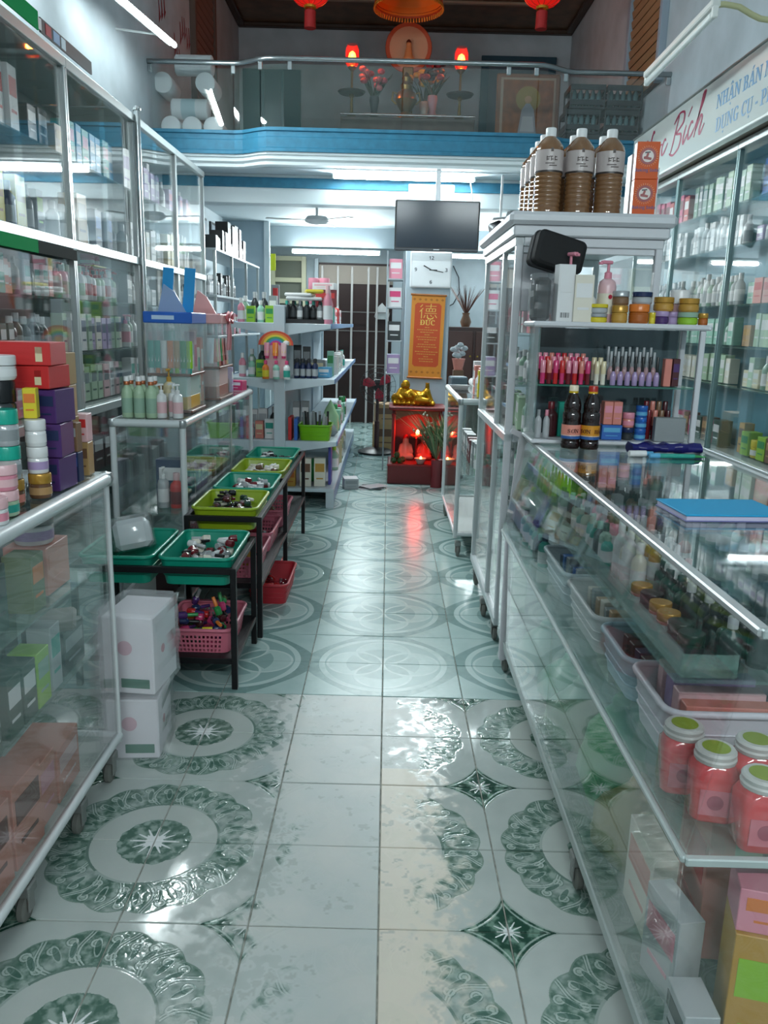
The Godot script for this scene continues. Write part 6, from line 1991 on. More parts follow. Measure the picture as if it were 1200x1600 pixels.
	part(pf, "inner_frame", MB.new().box(Vector3(0, 0.45, 0.012), Vector3(0.54, 0.82, 0.02), 0.006).mesh(), mt("8a7a6a", 0.4))
	part(pf, "canvas", MB.new().box(Vector3(0, 0.45, 0.021), Vector3(0.49, 0.77, 0.006), 0.0).mesh(), mt("8a5228", 0.6, 0.0, {"noise": "0.7 1.0 0.03", "scale": 1.5}))
	part(pf, "painted_halo", MB.new().lathe([V2(0, 0), V2(0.12, 0), V2(0.12, 0.0012), V2(0, 0.0012)], 20).mesh(), mt("7d6a30", 0.6), Vector3(0, 0.66, 0.0242), Vector3(90, 0, 0))
	part(pf, "painted_robe", MB.new().prism(PackedVector2Array([V2(-0.12, 0.10), V2(0.12, 0.10), V2(0.09, 0.35), V2(0.06, 0.56), V2(0.02, 0.62), V2(-0.02, 0.62), V2(-0.06, 0.56), V2(-0.09, 0.35)]), 0.024, 0.0258).mesh(), mt("7f8288", 0.6))
	part(pf, "painted_sleeves", MB.new().prism(PackedVector2Array([V2(-0.07, 0.36), V2(0.07, 0.36), V2(0.05, 0.50), V2(-0.05, 0.50)]), 0.024, 0.0266).mesh(), mt("9a9da0", 0.6))
	part(pf, "painted_head", MB.new().lathe([V2(0, 0), V2(0.035, 0), V2(0.035, 0.0016), V2(0, 0.0016)], 16).mesh(), mt("9c7a5a", 0.6), Vector3(0, 0.655, 0.0255), Vector3(90, 0, 0))
	# lanterns and the parasol
	lantern("red paper lantern hanging over the paper rolls' side of the loft", Vector3(-0.77, 4.06, -8.0))
	lantern("red paper lantern hanging over the crates' side of the loft", Vector3(1.28, 4.10, -8.0))
	var um := thing("altar_parasol", "orange fringed parasol hanging above the altar", "parasol", Vector3(0.115, 4.46, -9.0))
	var oc := mt("d9761e", 0.6, 0.0, {"back": "804010"})
	part(um, "parasol_canopy", MB.new().lathe([V2(0.335, 0.0), V2(0.34, 0.08), V2(0.28, 0.16), V2(0.15, 0.24), V2(0.02, 0.28), V2(0, 0.28)], 24).mesh(), oc)
	part(um, "parasol_valance", MB.new().lathe([V2(0.325, -0.02), V2(0.34, -0.02), V2(0.34, 0.02), V2(0.325, 0.02)], 24).mesh(), mt("a83c14", 0.6))
	var fr := MB.new()
	for k in 72:
		var a := TAU * k / 72
		fr.tube([Vector3(cos(a) * 0.338, -0.02, sin(a) * 0.338), Vector3(cos(a) * 0.345, -0.055, sin(a) * 0.345)], 0.008, 4)
	part(um, "fringe", fr.mesh(), mt("c07a1e", 0.7))
	part(um, "parasol_rod", rod(Vector3(0, 0.28, 0), Vector3(0, YC - 4.46, 0), 0.01), mt("a98a4a", 0.3, 0.6))
	# altar table in two steps with steel edges
	var al := thing("altar_table", "stepped altar table with steel rails in the loft", "altar", Vector3(0.14, y0, -9.6))
	part(al, "table_body", bx(1.42, 0.62, 0.6, 0.006), mt("6f6862", 0.6, 0.0, {"noise": "0.8 1.0 0.03", "scale": 1.0}))
	part(al, "rear_step", bx(1.42, 0.74, 0.3, 0.006), mt("6f6862", 0.6), Vector3(0, 0, -0.45))
	part(al, "steel_rail", rod(Vector3(-0.71, 0.64, 0.3), Vector3(0.71, 0.64, 0.3), 0.014), mt("b4babc", 0.25, 0.8))
	part(al, "steel_rail", rod(Vector3(-0.71, 0.78, -0.3), Vector3(0.71, 0.78, -0.3), 0.014), mt("b4babc", 0.25, 0.8))
	part(al, "white_notice", bx(0.22, 0.05, 0.004, 0), mt("9a9a98", 0.6), Vector3(0.22, 0.38, 0.303))
	var ty := y0 + 0.62
	var brass := mt("8a7340", 0.3, 0.75)
	for k in 2:
		var x: float = [-0.46, 0.69][k]
		var t := thing("altar_lamp", ["brass altar lamp with red glass glowing beside the pink flowers", "brass altar lamp with red glass glowing beside the yellow flowers"][k], "lamp", Vector3(x, ty, -9.42))
		part(t, "lamp_base", lat([V2(0, 0), V2(0.06, 0), V2(0.05, 0.03), V2(0.02, 0.06), V2(0.014, 0.2), V2(0.03, 0.22), V2(0.014, 0.25), V2(0.012, 0.46), V2(0.05, 0.5), V2(0.045, 0.51), V2(0, 0.51)], 14), brass)
		part(t, "drip_dish", lat([V2(0, 0.24), V2(0.13, 0.245), V2(0.15, 0.265), V2(0, 0.255)], 18), mt("4a4038", 0.4, 0.5))
		part(t, "flame_bulb", lat([V2(0, 0.56), V2(0.03, 0.57), V2(0.042, 0.60), V2(0.03, 0.64), V2(0, 0.66)], 12), mt("ffb060", 0.4, 0.0, {"glow": 9.0, "glow_col": "ff9a3a"}))
		part(t, "red_glass", lat([V2(0.05, 0.5), V2(0.07, 0.54), V2(0.072, 0.66), V2(0.05, 0.72)], 14), mt("d02a20", 0.1, 0.0, {"alpha": 0.35}))
		var l := OmniLight3D.new()
		l.name = "altar_light"
		l.position = Vector3(0, 0.61, 0.06)
		l.light_color = Color("ff7a30")
		l.light_energy = 0.22
		l.light_size = 0.04
		l.omni_range = 20.0
		l.shadow_enabled = true
		t.add_child(l)
	# round plate with a seated figure
	var pt := thing("altar_plate", "round orange plate with a seated figure standing on the altar", "plate", Vector3(0.14, y0 + 0.742, -10.02))
	part(pt, "plate_stand", bx(0.12, 0.56, 0.06, 0.01), brass)
	part(pt, "plate_rim", MB.new().lathe([V2(0.215, -0.01), V2(0.255, -0.012), V2(0.262, 0.0), V2(0.255, 0.012), V2(0.215, 0.01)], 28).mesh(), mt("a04a24", 0.45), Vector3(0, 0.76, 0), Vector3(90, 0, 0))
	part(pt, "plate_disc", MB.new().lathe([V2(0, -0.008), V2(0.216, -0.008), V2(0.216, 0.006), V2(0, 0.006)], 28).mesh(), mt("b5977a", 0.5), Vector3(0, 0.76, 0), Vector3(90, 0, 0))
	part(pt, "seated_figure", sdf_body([[Vector3(0, 0.06, 0), Vector3(0, 0.15, 0), 0.055, 0.035], [Vector3(-0.07, 0.03, 0.01), Vector3(0.07, 0.03, 0.01), 0.028, 0.028], [Vector3(0, 0.2, 0), Vector3(0, 0.205, 0), 0.03, 0.03]], 0.012, 0.008), mt("b98a5a", 0.4), Vector3(0, 0.58, 0.045))
	part(pt, "figure_hair", lat([V2(0.031, 0), V2(0.026, 0.02), V2(0.012, 0.035), V2(0, 0.04)], 10), mt("4a1a14", 0.5), Vector3(0, 0.795, 0.045))
	# brass burner, vases and flowers
	var ib := thing("incense_burner", "tall brass incense burner at the altar's middle", "burner", Vector3(0.12, ty, -9.45))
	part(ib, "burner_body", lat([V2(0, 0), V2(0.11, 0), V2(0.1, 0.04), V2(0.05, 0.08), V2(0.09, 0.14), V2(0.12, 0.2), V2(0.1, 0.27), V2(0.06, 0.30), V2(0.07, 0.34), V2(0.04, 0.38), V2(0.05, 0.42), V2(0.015, 0.47), V2(0, 0.48)], 16), brass)
	for s2 in [-1.0, 1.0]:
		part(ib, "burner_handle", MB.new().tube([Vector3(s2 * 0.1, 0.16, 0), Vector3(s2 * 0.15, 0.2, 0), Vector3(s2 * 0.14, 0.28, 0), Vector3(s2 * 0.09, 0.26, 0)], 0.012, 6).mesh(), brass)
	for q in [[-0.22, "dark vase of pink flowers on the altar", "3a4044", ["b04a5c", "c06a70", "a03040"], 0.36, 0.0], [0.32, "white vase of yellow chrysanthemums on the altar", "b4b8b4", ["b98a1a", "a8701a", "c09a20"], 0.42, -0.16], [0.40, "pink vase of green leaves and red rose on the altar", "a88088", ["4a2024", "8f2a34", "3a2a24"], 0.44, 0.09]]:
		var t := thing("flower_vase", q[1], "vase", Vector3(q[0], ty, -9.5 + q[5]))
		part(t, "vase_body", lat([V2(0, 0), V2(0.045, 0), V2(0.05, 0.02), V2(0.035, 0.1), V2(0.055, 0.2), V2(0.05, 0.24), V2(0.035, 0.24), V2(0.03, 0.15), V2(0, 0.15)], 14), mt(q[2], 0.3))
		var lv := MB.new()
		for k in 26:
			var a := rng.randf() * TAU
			var l := rng.randf_range(0.1, 0.26)
			lv.tube([Vector3(0, 0.2, 0), Vector3(cos(a) * l * 0.5, 0.26 + l * 0.5, sin(a) * l * 0.4), Vector3(cos(a) * l * 0.8, 0.24 + l * 0.9, sin(a) * l * 0.6)], 0.012, 4, false, 0.002)
		part(t, "stem_leaves", lv.mesh(), mt("2f3f2a", 0.6))
		for k in 14:
			var a := rng.randf() * TAU
			var rr := rng.randf_range(0.02, 0.17)
			part(t, "blossom", cached("altar blossom", func(): return MB.new().lathe([V2(0, -0.03), V2(0.03, -0.02), V2(0.042, 0.0), V2(0.035, 0.02), V2(0.015, 0.03), V2(0, 0.028)], 9).mesh()), mt(q[3][k % 3], 0.6), Vector3(cos(a) * rr, q[4] + rng.randf_range(-0.05, 0.14), sin(a) * rr * 0.6 + 0.03))
	# ornament hanging on the right wall
	var hb := thing("hanging_ornament", "small green and red hanging ornament at the right wall", "ornament", Vector3(1.72, 3.86, -5.6))
	hb.set_meta("label", "small green and red ornament hanging above the unlit tube lamp")
	part(hb, "ornament_body", lat([V2(0, -0.06), V2(0.02, -0.03), V2(0.032, 0.02), V2(0.02, 0.06), V2(0, 0.07)], 8), pm("green"))
	part(hb, "ornament_tail", lat([V2(0.004, -0.14), V2(0.014, -0.10), V2(0.006, -0.055), V2(0, -0.05)], 8), pm("orange"))
	part(hb, "hanging_cord", rod(Vector3(0, 0.06, 0), Vector3(0, YC - 3.86, 0), 0.002, 4), pm("grey"))

# ------------------------------------------------------------------ goods in and on the furniture
func build_products() -> void:
	goods_left_cabinets()
	goods_right_cabinets()
	goods_gondola_back()
	goods_entrance_counter()
	goods_second_counter()
	goods_tall_cabinet()
	goods_display_case()
	goods_right_counter()

func goods_gondola_back() -> void:
	box_name = "packet"
	bottle_name = "toiletry_bottle"
	var d := Vector3(-1, 0, 0)
	for q in [[1.3465, "top"], [0.9565, "second"], [0.5015, "third"]]:
		row(["carton pale_pink pink .16 .06 .05", "screw mint white .15 .026", "carton white teal .14 .07 .05", "screw pink white .17 .026", "carton salmon cream .13 .06 .05", "carton lime green .12 .06 .05"], 5, Vector3(-0.835, q[0], -6.06), d, 0.28, 0, "post", "gondola's rear side, %s board" % q[1], "goods on the gondola's rear side")
		row(["carton grey white .2 .06 .05", "screw charcoal silver .22 .03", "carton white silver .2 .07 .05", "screw clear_green white .19 .03"], 4, Vector3(-0.835, q[0], -6.24), d, 0.28, 0, "post", "gondola's rear side, inner %s board" % q[1], "goods on the gondola's rear side")
	row(["carton grey cream .2 .07 .05", "carton charcoal grey .22 .06 .05", "screw silver grey .2 .03"], 3, Vector3(-0.74, 0.9565, -6.48), Vector3(1, 0, 0), 0.2, 0, "post", "second board behind navy bottles", "goods behind the navy bottles")
	row(["carton charcoal silver .2 .07 .06", "carton grey white .24 .06 .06"], 3, Vector3(-0.74, 0.5015, -6.42), Vector3(1, 0, 0), 0.2, 0, "post", "third board behind the combs", "goods behind the combs")
	row(["carton pink white .1 .07 .06", "carton white pink .12 .06 .06", "carton silver white .09 .08 .06"], 3, Vector3(-0.74, 1.3465, -6.40), Vector3(1, 0, 0), 0.2, 0, "post", "top board behind the tray", "goods behind the tray")

func goods_left_cabinets() -> void:
	box_name = "carton"
	bottle_name = "bottle"
	var lb := left_bays()
	var d := Vector3(0, 0, -1)
	var plan := {
		1: {0.90: ["carton pink white .15 .06 .06", "screw charcoal black .18 .03", "carton white dark_red .16 .06 .06"],
			1.175: ["screw dark_green black .17 .032", "screw charcoal white .18 .03", "carton dark_green white .15 .06 .06", "screw black silver .19 .03"],
			1.445: ["carton teal white .16 .07 .07", "carton white teal .15 .06 .07", "carton salmon white .14 .05 .05", "carton gold cream .17 .05 .05", "screw charcoal silver .16 .03"],
			1.725: ["screw charcoal black .22 .035", "carton black lime .2 .07 .08", "screw navy silver .2 .035", "carton yellow gold .24 .1 .05"],
			2.125: ["carton white red .25 .09 .1", "screw white silver .2 .035", "screw pale_green green .22 .035", "carton charcoal white .15 .1 .1"]},
		2: {0.505: ["carton charcoal white .2 .14 .08", "carton maroon white .2 .14 .1"], 0.90: ["carton pale_pink black .19 .085 .06", "carton white charcoal .2 .08 .06", "carton pale_green dark_green .19 .08 .06"],
			1.175: ["carton white navy .2 .075 .06", "carton lilac navy .18 .07 .06", "carton ivory navy .19 .075 .06", "carton pale_green dark_green .19 .06 .06"],
			1.445: ["pump white red .19 .03", "pump pale_green red .18 .03", "screw white pale_green .17 .03", "screw mint white .16 .03", "screw clear_green white .17 .03"],
			1.725: ["carton navy blue .2 .1 .1", "carton tan brown .25 .12 .1", "screw silver white .18 .035", "screw charcoal silver .22 .03"],
			2.125: ["carton tan gold .14 .16 .1", "carton teal pink .2 .1 .08", "carton sky_blue white .2 .08 .08"]},
		3: {0.90: ["carton white teal .2 .07 .06", "screw white grey .2 .03"], 1.175: ["screw white silver .2 .03", "pump white pink .2 .03", "screw clear_green white .2 .028"],
			1.445: ["screw silver white .18 .03", "carton white silver .1 .09 .06", "screw clear_green silver .19 .03", "carton grey white .17 .06 .06"],
			1.725: ["carton white grey .22 .08 .08", "screw silver white .2 .035", "carton ivory white .2 .07 .07"],
			2.125: ["carton lilac white .2 .09 .08", "carton white lilac .24 .07 .07"]},
		4: {0.90: ["carton white grey .2 .07 .06"], 1.175: ["screw white teal .2 .03", "screw clear_green white .18 .03"],
			1.445: ["screw silver white .19 .032", "screw white silver .17 .03"], 1.725: ["screw pale_green white .28 .035", "screw silver white .25 .035", "carton cream white .24 .08 .08"],
			2.125: ["carton lilac pink .16 .09 .08", "screw silver white .2 .03"]},
	}
	var names := {0.505: "base shelf", 0.90: "lower deck", 1.18: "third shelf", 1.175: "third shelf", 1.45: "fourth shelf", 1.445: "fourth shelf", 1.725: "upper deck", 2.125: "top shelf"}
	for i in plan:
		var za: float = lb[i]
		for y in plan[i]:
			row(plan[i][y], 16, Vector3(LX - 0.13, y, za - 0.05), d, absf(lb[i + 1] - za) - 0.1, 90, "entrance", "%s, lamp-side cabinet %s" % [names[y], ["one", "two", "three", "four", "five"][i]], "goods in the lamp-side cabinets")
	# pink pots and a yellow card on the bottles of the third cabinet
	for k in 2:
		bottle("jar", ["pink pot beside its twin above the pump bottles", "pink pot at the post, above the pump bottles"][k], Vector3(LX - 0.14, 1.635, -4.72 - 0.085 * k), 0, 0.06, 0.038, "pink", "pink", "pink pots", "white")
	var yc := thing("yellow_card", "yellow price card lying under the pink pots", "card", Vector3(LX - 0.14, 1.628, -4.76))
	part(yc, "card_sheet", bx(0.12, 0.006, 0.2, 0.001), pm("yellow"))

func goods_right_cabinets() -> void:
	box_name = "product_box"
	bottle_name = "bottle"
	var rb := right_bays()
	var d := Vector3(0, 0, -1)
	var plan := {
		1: {0.672: ["carton hot_pink teal .13 .12 .09", "jar yellow yellow .1 .045", "carton gold brown .17 .07 .06", "carton white hot_pink .16 .1 .08", "carton brown tan .14 .08 .08", "carton lime green .13 .09 .08"],
			1.055: ["carton pale_green white .17 .07 .06", "carton cream white .1 .08 .06", "screw clear_green white .18 .03", "carton green dark_green .18 .06 .06"],
			1.285: ["carton salmon tan .16 .1 .06", "carton tan gold .12 .1 .06", "carton pale_green white .18 .07 .06"],
			1.525: ["carton salmon red .14 .1 .06", "screw pale_pink white .16 .04", "carton mint white .12 .08 .06", "carton salmon white .2 .06 .06"],
			1.865: ["carton white lilac .1 .08 .06", "carton lilac white .09 .08 .06", "screw white silver .12 .03"],
			2.105: ["carton blue navy .2 .07 .06", "carton gold amber .2 .08 .06", "carton sky_blue blue .2 .07 .06", "carton navy blue .2 .07 .06"]},
		2: {0.672: ["carton dark_green white .15 .1 .08", "carton hot_pink white .14 .1 .08", "carton brown tan .15 .09 .08"],
			1.055: ["carton pale_green white .17 .07 .06", "carton ivory white .15 .07 .06"],
			1.285: ["carton mint white .16 .07 .06", "screw clear_green silver .16 .03"],
			1.525: ["screw silver white .18 .03", "screw white silver .2 .03", "screw clear_green white .17 .03"],
			1.865: ["screw white silver .18 .028", "screw silver white .2 .03", "carton white silver .18 .05 .05"],
			2.105: ["carton pale_green white .22 .08 .06", "carton clear_green white .2 .07 .06", "carton grey white .2 .06 .06"]},
		3: {1.055: ["carton pale_green white .17 .07 .06"], 1.285: ["carton grey white .16 .07 .06"], 1.525: ["screw silver white .18 .03"], 1.865: ["screw white silver .18 .028", "carton white silver .18 .05 .05"], 2.105: ["carton hot_pink dark_red .2 .08 .08", "carton red white .18 .09 .08"]},
	}
	var names := {0.672: "lower deck", 1.055: "second shelf", 1.285: "third shelf", 1.525: "fourth shelf", 1.865: "fifth shelf", 2.105: "top shelf"}
	for i in plan:
		for y in plan[i]:
			row(plan[i][y], 14, Vector3(RX + 0.14, y, rb[i] - 0.05), d, absf(rb[i + 1] - rb[i]) - 0.1, -90, "entrance", "%s, sign-side cabinet %s" % [names[y], ["one", "two", "three", "four"][i]], "goods in the sign-side cabinets")

func goods_entrance_counter() -> void:
	var y := 0.936
	box_name = "cosmetic_box"
	# stacked along the glass top's aisle edge, from the far corner towards the entrance
	for k in 3:
		carton("dark purple box by the counter's aisle edge, %s up its stack" % ordinal(k), Vector3(-0.822, y + 0.0825 * k, -2.0 - 0.004 * k), [-3, 4, -5][k], Vector3(0.062, 0.081, 0.1), "purple", "navy", "purple boxes")
	for k in 2:
		var rc := carton(["lower red carton with a cream label, on the purple boxes", "upper red carton with a cream label, topping the purple boxes"][k], Vector3(-0.905, y + 0.249 + 0.055 * k, -2.01 + 0.012 * k), [-4, 3][k], Vector3(0.21, 0.0535, 0.11), "red", "red", "red cartons")
		part(rc, "cream_label", bx(0.016, 0.034, 0.0012, 0), pm("cream"), Vector3(0.078, 0.009, 0.0553))
	carton("tall purple box under the red cartons' far end", Vector3(-0.98, y, -2.0), 0, Vector3(0.07, 0.247, 0.09), "purple", "navy")
	for k in 4:
		carton("kraft carton behind the purple stack, %s up" % ordinal(k), Vector3(-0.852, y + 0.0825 * k, -2.125), [2, -3, 4, -2][k], Vector3(0.07, 0.081, 0.06), "kraft", "tan", "kraft cartons")
	for k in 2:
		carton(["navy box low at the counter's far corner", "grey-brown box standing on the navy box"][k], Vector3(-0.812, y + [0.0, 0.079][k], -2.088), -4, Vector3(0.04, [0.078, 0.075][k], 0.03), ["navy", "bronze"][k], ["blue", "silver"][k])
	for k in 2:
		carton(["small kraft box at the counter's very corner", "pale pink box standing on the small kraft box"][k], Vector3(-0.822, y + [0, 0.091][k], -2.186), 3, Vector3(0.042, [0.09, 0.075][k], 0.045), ["kraft", "pale_pink"][k], ["brown", "red"][k])
	# tubs: [x, z, y, h, r, body, lid, label, label colour]
	var T := [
		[-0.895, -1.87, 0.0, 0.062, 0.037, "salmon", "gold", "gold lidded tub at the foot of the white topped stack", "pale_pink"],
		[-0.895, -1.87, 0.063, 0.085, 0.037, "salmon", "gold", "gold lidded tub, second up the white topped stack", "tan"],
		[-0.892, -1.87, 0.149, 0.125, 0.039, "charcoal", "black", "charcoal tub with a cream band under the white tub", "cream"],
		[-0.893, -1.87, 0.275, 0.055, 0.045, "white", "white", "broad white tub topping its stack", "white"],
		[-0.815, -1.885, 0.0, 0.058, 0.026, "brown", "gold", "clear tub of brown beads with a gold lid", "tan"],
		[-0.817, -1.885, 0.059, 0.062, 0.0235, "white", "white", "white tub with black script, lower one", "lilac"],
		[-0.818, -1.885, 0.122, 0.062, 0.0235, "white", "white", "white tub with black script, upper one", "white"],
		[-0.842, -1.79, 0.0, 0.06, 0.03, "brown", "gold", "squat tub of brown beads beside the white tubs", "salmon"],
		[-0.845, -1.79, 0.061, 0.075, 0.03, "silver", "turquoise", "clear tub with a turquoise lid, lower one", "grey"],
		[-0.845, -1.79, 0.137, 0.08, 0.03, "silver", "turquoise", "clear tub with a turquoise lid, upper one", "grey"],
		[-0.815, -1.70, 0.0, 0.055, 0.03, "pale_green", "pale_pink", "green banded tub with a pink lid", "teal"],
		[-0.815, -1.70, 0.056, 0.055, 0.03, "pink", "pale_pink", "pink tub on the green banded tub", "pale_pink"],
		[-0.80, -1.62, 0.0, 0.055, 0.028, "white", "pale_pink", "white tub closest to the counter's entrance end", "pink"],
	]
	for q in T:
		bottle("jar", q[7], Vector3(q[0], y + q[2], q[1]), 0, q[3], q[4], q[5], q[6], "tubs stacked on the entrance counter", q[8])
	carton("yellow carton with an orange mark on the script tubs", Vector3(-0.832, y + 0.185, -1.905), 10, Vector3(0.03, 0.07, 0.03), "yellow", "orange")
	# inside, upper glass shelf
	bottle("jar", "white tub with a black lid inside the entrance counter", Vector3(-0.90, 0.662 + 0.125, -2.02), 0, 0.08, 0.05, "white", "black", "", "lilac")
	carton("salmon pink box inside the entrance counter under the white tub", Vector3(-0.90, 0.6615, -2.03), 90, Vector3(0.14, 0.124, 0.11), "salmon", "salmon")
	carton("olive carton with an orange mark inside the entrance counter", Vector3(-0.86, 0.6615, -1.86), 90, Vector3(0.07, 0.14, 0.07), "olive", "orange")
	row(["carton dark_green green .15 .09 .08", "carton charcoal lime .13 .1 .08", "carton dark_green charcoal .16 .07 .08"], 8, Vector3(-0.88, 0.6615, -1.08), Vector3(0, 0, -1), 0.73, 90, "entrance", "counter's upper glass shelf", "cartons in the entrance counter")
	row(["carton dark_green charcoal .19 .09 .08", "carton charcoal dark_green .17 .08 .08", "carton black green .2 .09 .08"], 10, Vector3(-1.04, 0.6615, -1.35), Vector3(0, 0, -1), 0.84, 90, "entrance", "added upper rear row, entrance counter", "added dark cartons in the entrance counter")  # added dark cartons, standing in for the darkness behind the counter
	row(["carton dark_green charcoal .16 .09 .08", "carton charcoal dark_green .15 .08 .08", "carton black green .17 .09 .08"], 10, Vector3(-1.04, 0.4315, -1.35), Vector3(0, 0, -1), 0.84, 90, "entrance", "added middle rear row, entrance counter", "added dark cartons in the entrance counter")  # the same added dark backdrop, one shelf lower
	var mb := thing("mesh_pouch", "flat silver mesh pouch inside the entrance counter", "pouch", Vector3(-0.88, 0.4315 + 0.12, -2.05), 20)
	part(mb, "pouch_body", bx(0.12, 0.02, 0.15, 0.008), mt("6a625c", 0.3, 0.3))
	carton("dark box under the silver mesh pouch", Vector3(-0.88, 0.4315, -2.05), 90, Vector3(0.14, 0.119, 0.11), "charcoal", "grey")
	carton("white carton with a teal panel inside the entrance counter", Vector3(-0.85, 0.4315, -1.92), 90, Vector3(0.06, 0.17, 0.06), "silver", "teal")
	for k in 3:
		carton(["yellow-green carton beside the teal-panelled carton in the counter", "dark green carton beside the yellow-green carton in the counter", "second dark green carton from the yellow-green carton in the counter"][k], Vector3(-0.85, 0.4315, -1.83 + 0.078 * k), 90, Vector3(0.07, 0.14, 0.07), ["lime", "dark_green", "dark_green"][k], ["clear_green", "white", "white"][k], "yellow-green cartons")
	row(["carton dark_green white .13 .05 .05", "carton charcoal white .13 .05 .05"], 12, Vector3(-0.84, 0.4315, -1.06), Vector3(0, 0, -1), 0.56, 90, "entrance", "counter's middle shelf", "small dark green boxes")
	row(["carton salmon pale_pink .14 .16 .12", "carton salmon dark_red .2 .14 .12", "carton salmon pink .17 .1 .1"], 10, Vector3(-0.87, 0.132, -0.75), Vector3(0, 0, -1), 1.4, 90, "entrance", "bottom of the entrance counter", "packs in the entrance counter")

func goods_second_counter() -> void:
	bottle_name = "lotion_bottle"
	var y := 0.936
	for k in 6:
		bottle("screw", "pale green lotion bottle with copper cap, %s of %s row" % [ordinal(k % 3), ["the front", "the back"][k / 3]], Vector3(-1.12 + (k % 3) * 0.052, y, -3.52 - (k / 3) * 0.055), 0, 0.175, 0.0245, "pale_green", "white", "green lotion bottles", "lime" if false else "clear_green")
		part(get_child(get_child_count() - 1), "copper_ring", lat([V2(0.0125, 0.139), V2(0.0128, 0.154), V2(0.012, 0.155)]), mt("a8603a", 0.3, 0.4))
	for k in 3:
		bottle("pump", "white pump bottle with red print beside the green lotions, %s one" % ordinal(k), Vector3(-0.975 + 0.035 * k, y, -3.53 - 0.06 * (k % 2)), -40, 0.15, 0.022, "white", "white", "white pumps by the lotions", "pale_pink")
	bottle("pump", "tall cream pump bottle with a gold collar behind the lotions", Vector3(-0.975, y, -3.66), 0, 0.21, 0.026, "cream", "gold", "", "ivory")
	carton("slim tan carton between lotion and cream bottles", Vector3(-1.035, y, -3.68), 0, Vector3(0.05, 0.13, 0.05), "tan", "white")
	# cosmetic stands in clear plastic
	stand_rack("clear cosmetics stand with a blue header and coloured mascara tubes", Vector3(-0.99, y, -3.87), 0.28, "1a5cb8", ["teal", "teal", "white", "orange", "tan", "green", "lime"], "blue-headed stand")
	stand_rack("clear cosmetics stand with a pink header and ribbon bow", Vector3(-0.99, y, -4.55), 0.36, "d9a3a3", ["salmon", "cream", "pale_pink", "green", "salmon", "dark_red", "pale_pink"], "pink-headed stand")
	row(["carton pale_pink white .16 .05 .05", "lipstick pink silver .09 .012", "carton lilac white .14 .05 .05", "screw dark_red gold .12 .02"], 6, Vector3(-0.96, y, -4.80), Vector3(0, 0, -1), 0.2, 90, "entrance", "far counter end", "goods at the narrow counter's end")
	for q in [[-4.12, 0.30, "mint", "white"], [-4.19, 0.36, "pale_pink", "hot_pink"], [-4.26, 0.28, "ivory", "teal"], [-4.33, 0.33, "salmon", "white"]]:
		carton("tall %s packet between the two cosmetics stands" % word(q[2]), Vector3(-1.0, y, q[0]), 90, Vector3(0.05, q[1], 0.05), q[2], q[3], "packets between the stands")
	carton("pink and white box lying at the narrow counter's far end", Vector3(-0.95, y, -5.08), -14, Vector3(0.14, 0.06, 0.07), "hot_pink", "white")
	# inside
	bottle("pump", "pale grey pump bottle inside the narrow counter", Vector3(-1.0, 0.5215, -3.60), 0, 0.19, 0.026, "silver", "white", "", "white")
	bottle("screw", "crimson bottle inside the narrow counter's end", Vector3(-0.94, 0.5215, -3.60), 0, 0.16, 0.03, "red", "pale_pink", "", "dark_red")
	carton("navy box inside the narrow counter behind the crimson bottle", Vector3(-0.98, 0.5215, -3.74), 0, Vector3(0.16, 0.2, 0.08), "navy", "white")
	row(["carton dark_red pink .12 .08 .06", "carton white pink .1 .07 .06", "screw charcoal black .14 .03", "carton lilac white .12 .06 .06"], 14, Vector3(-0.96, 0.5215, -3.85), Vector3(0, 0, -1), 1.25, 90, "shrine's far side", "narrow counter shelf", "goods in the narrow counter")
	row(["screw charcoal black .15 .04", "carton charcoal white .14 .09 .08", "carton maroon white .16 .09 .08"], 14, Vector3(-0.98, 0.132, -3.52), Vector3(0, 0, -1), 1.6, 90, "entrance", "narrow counter's base", "goods in the narrow counter")

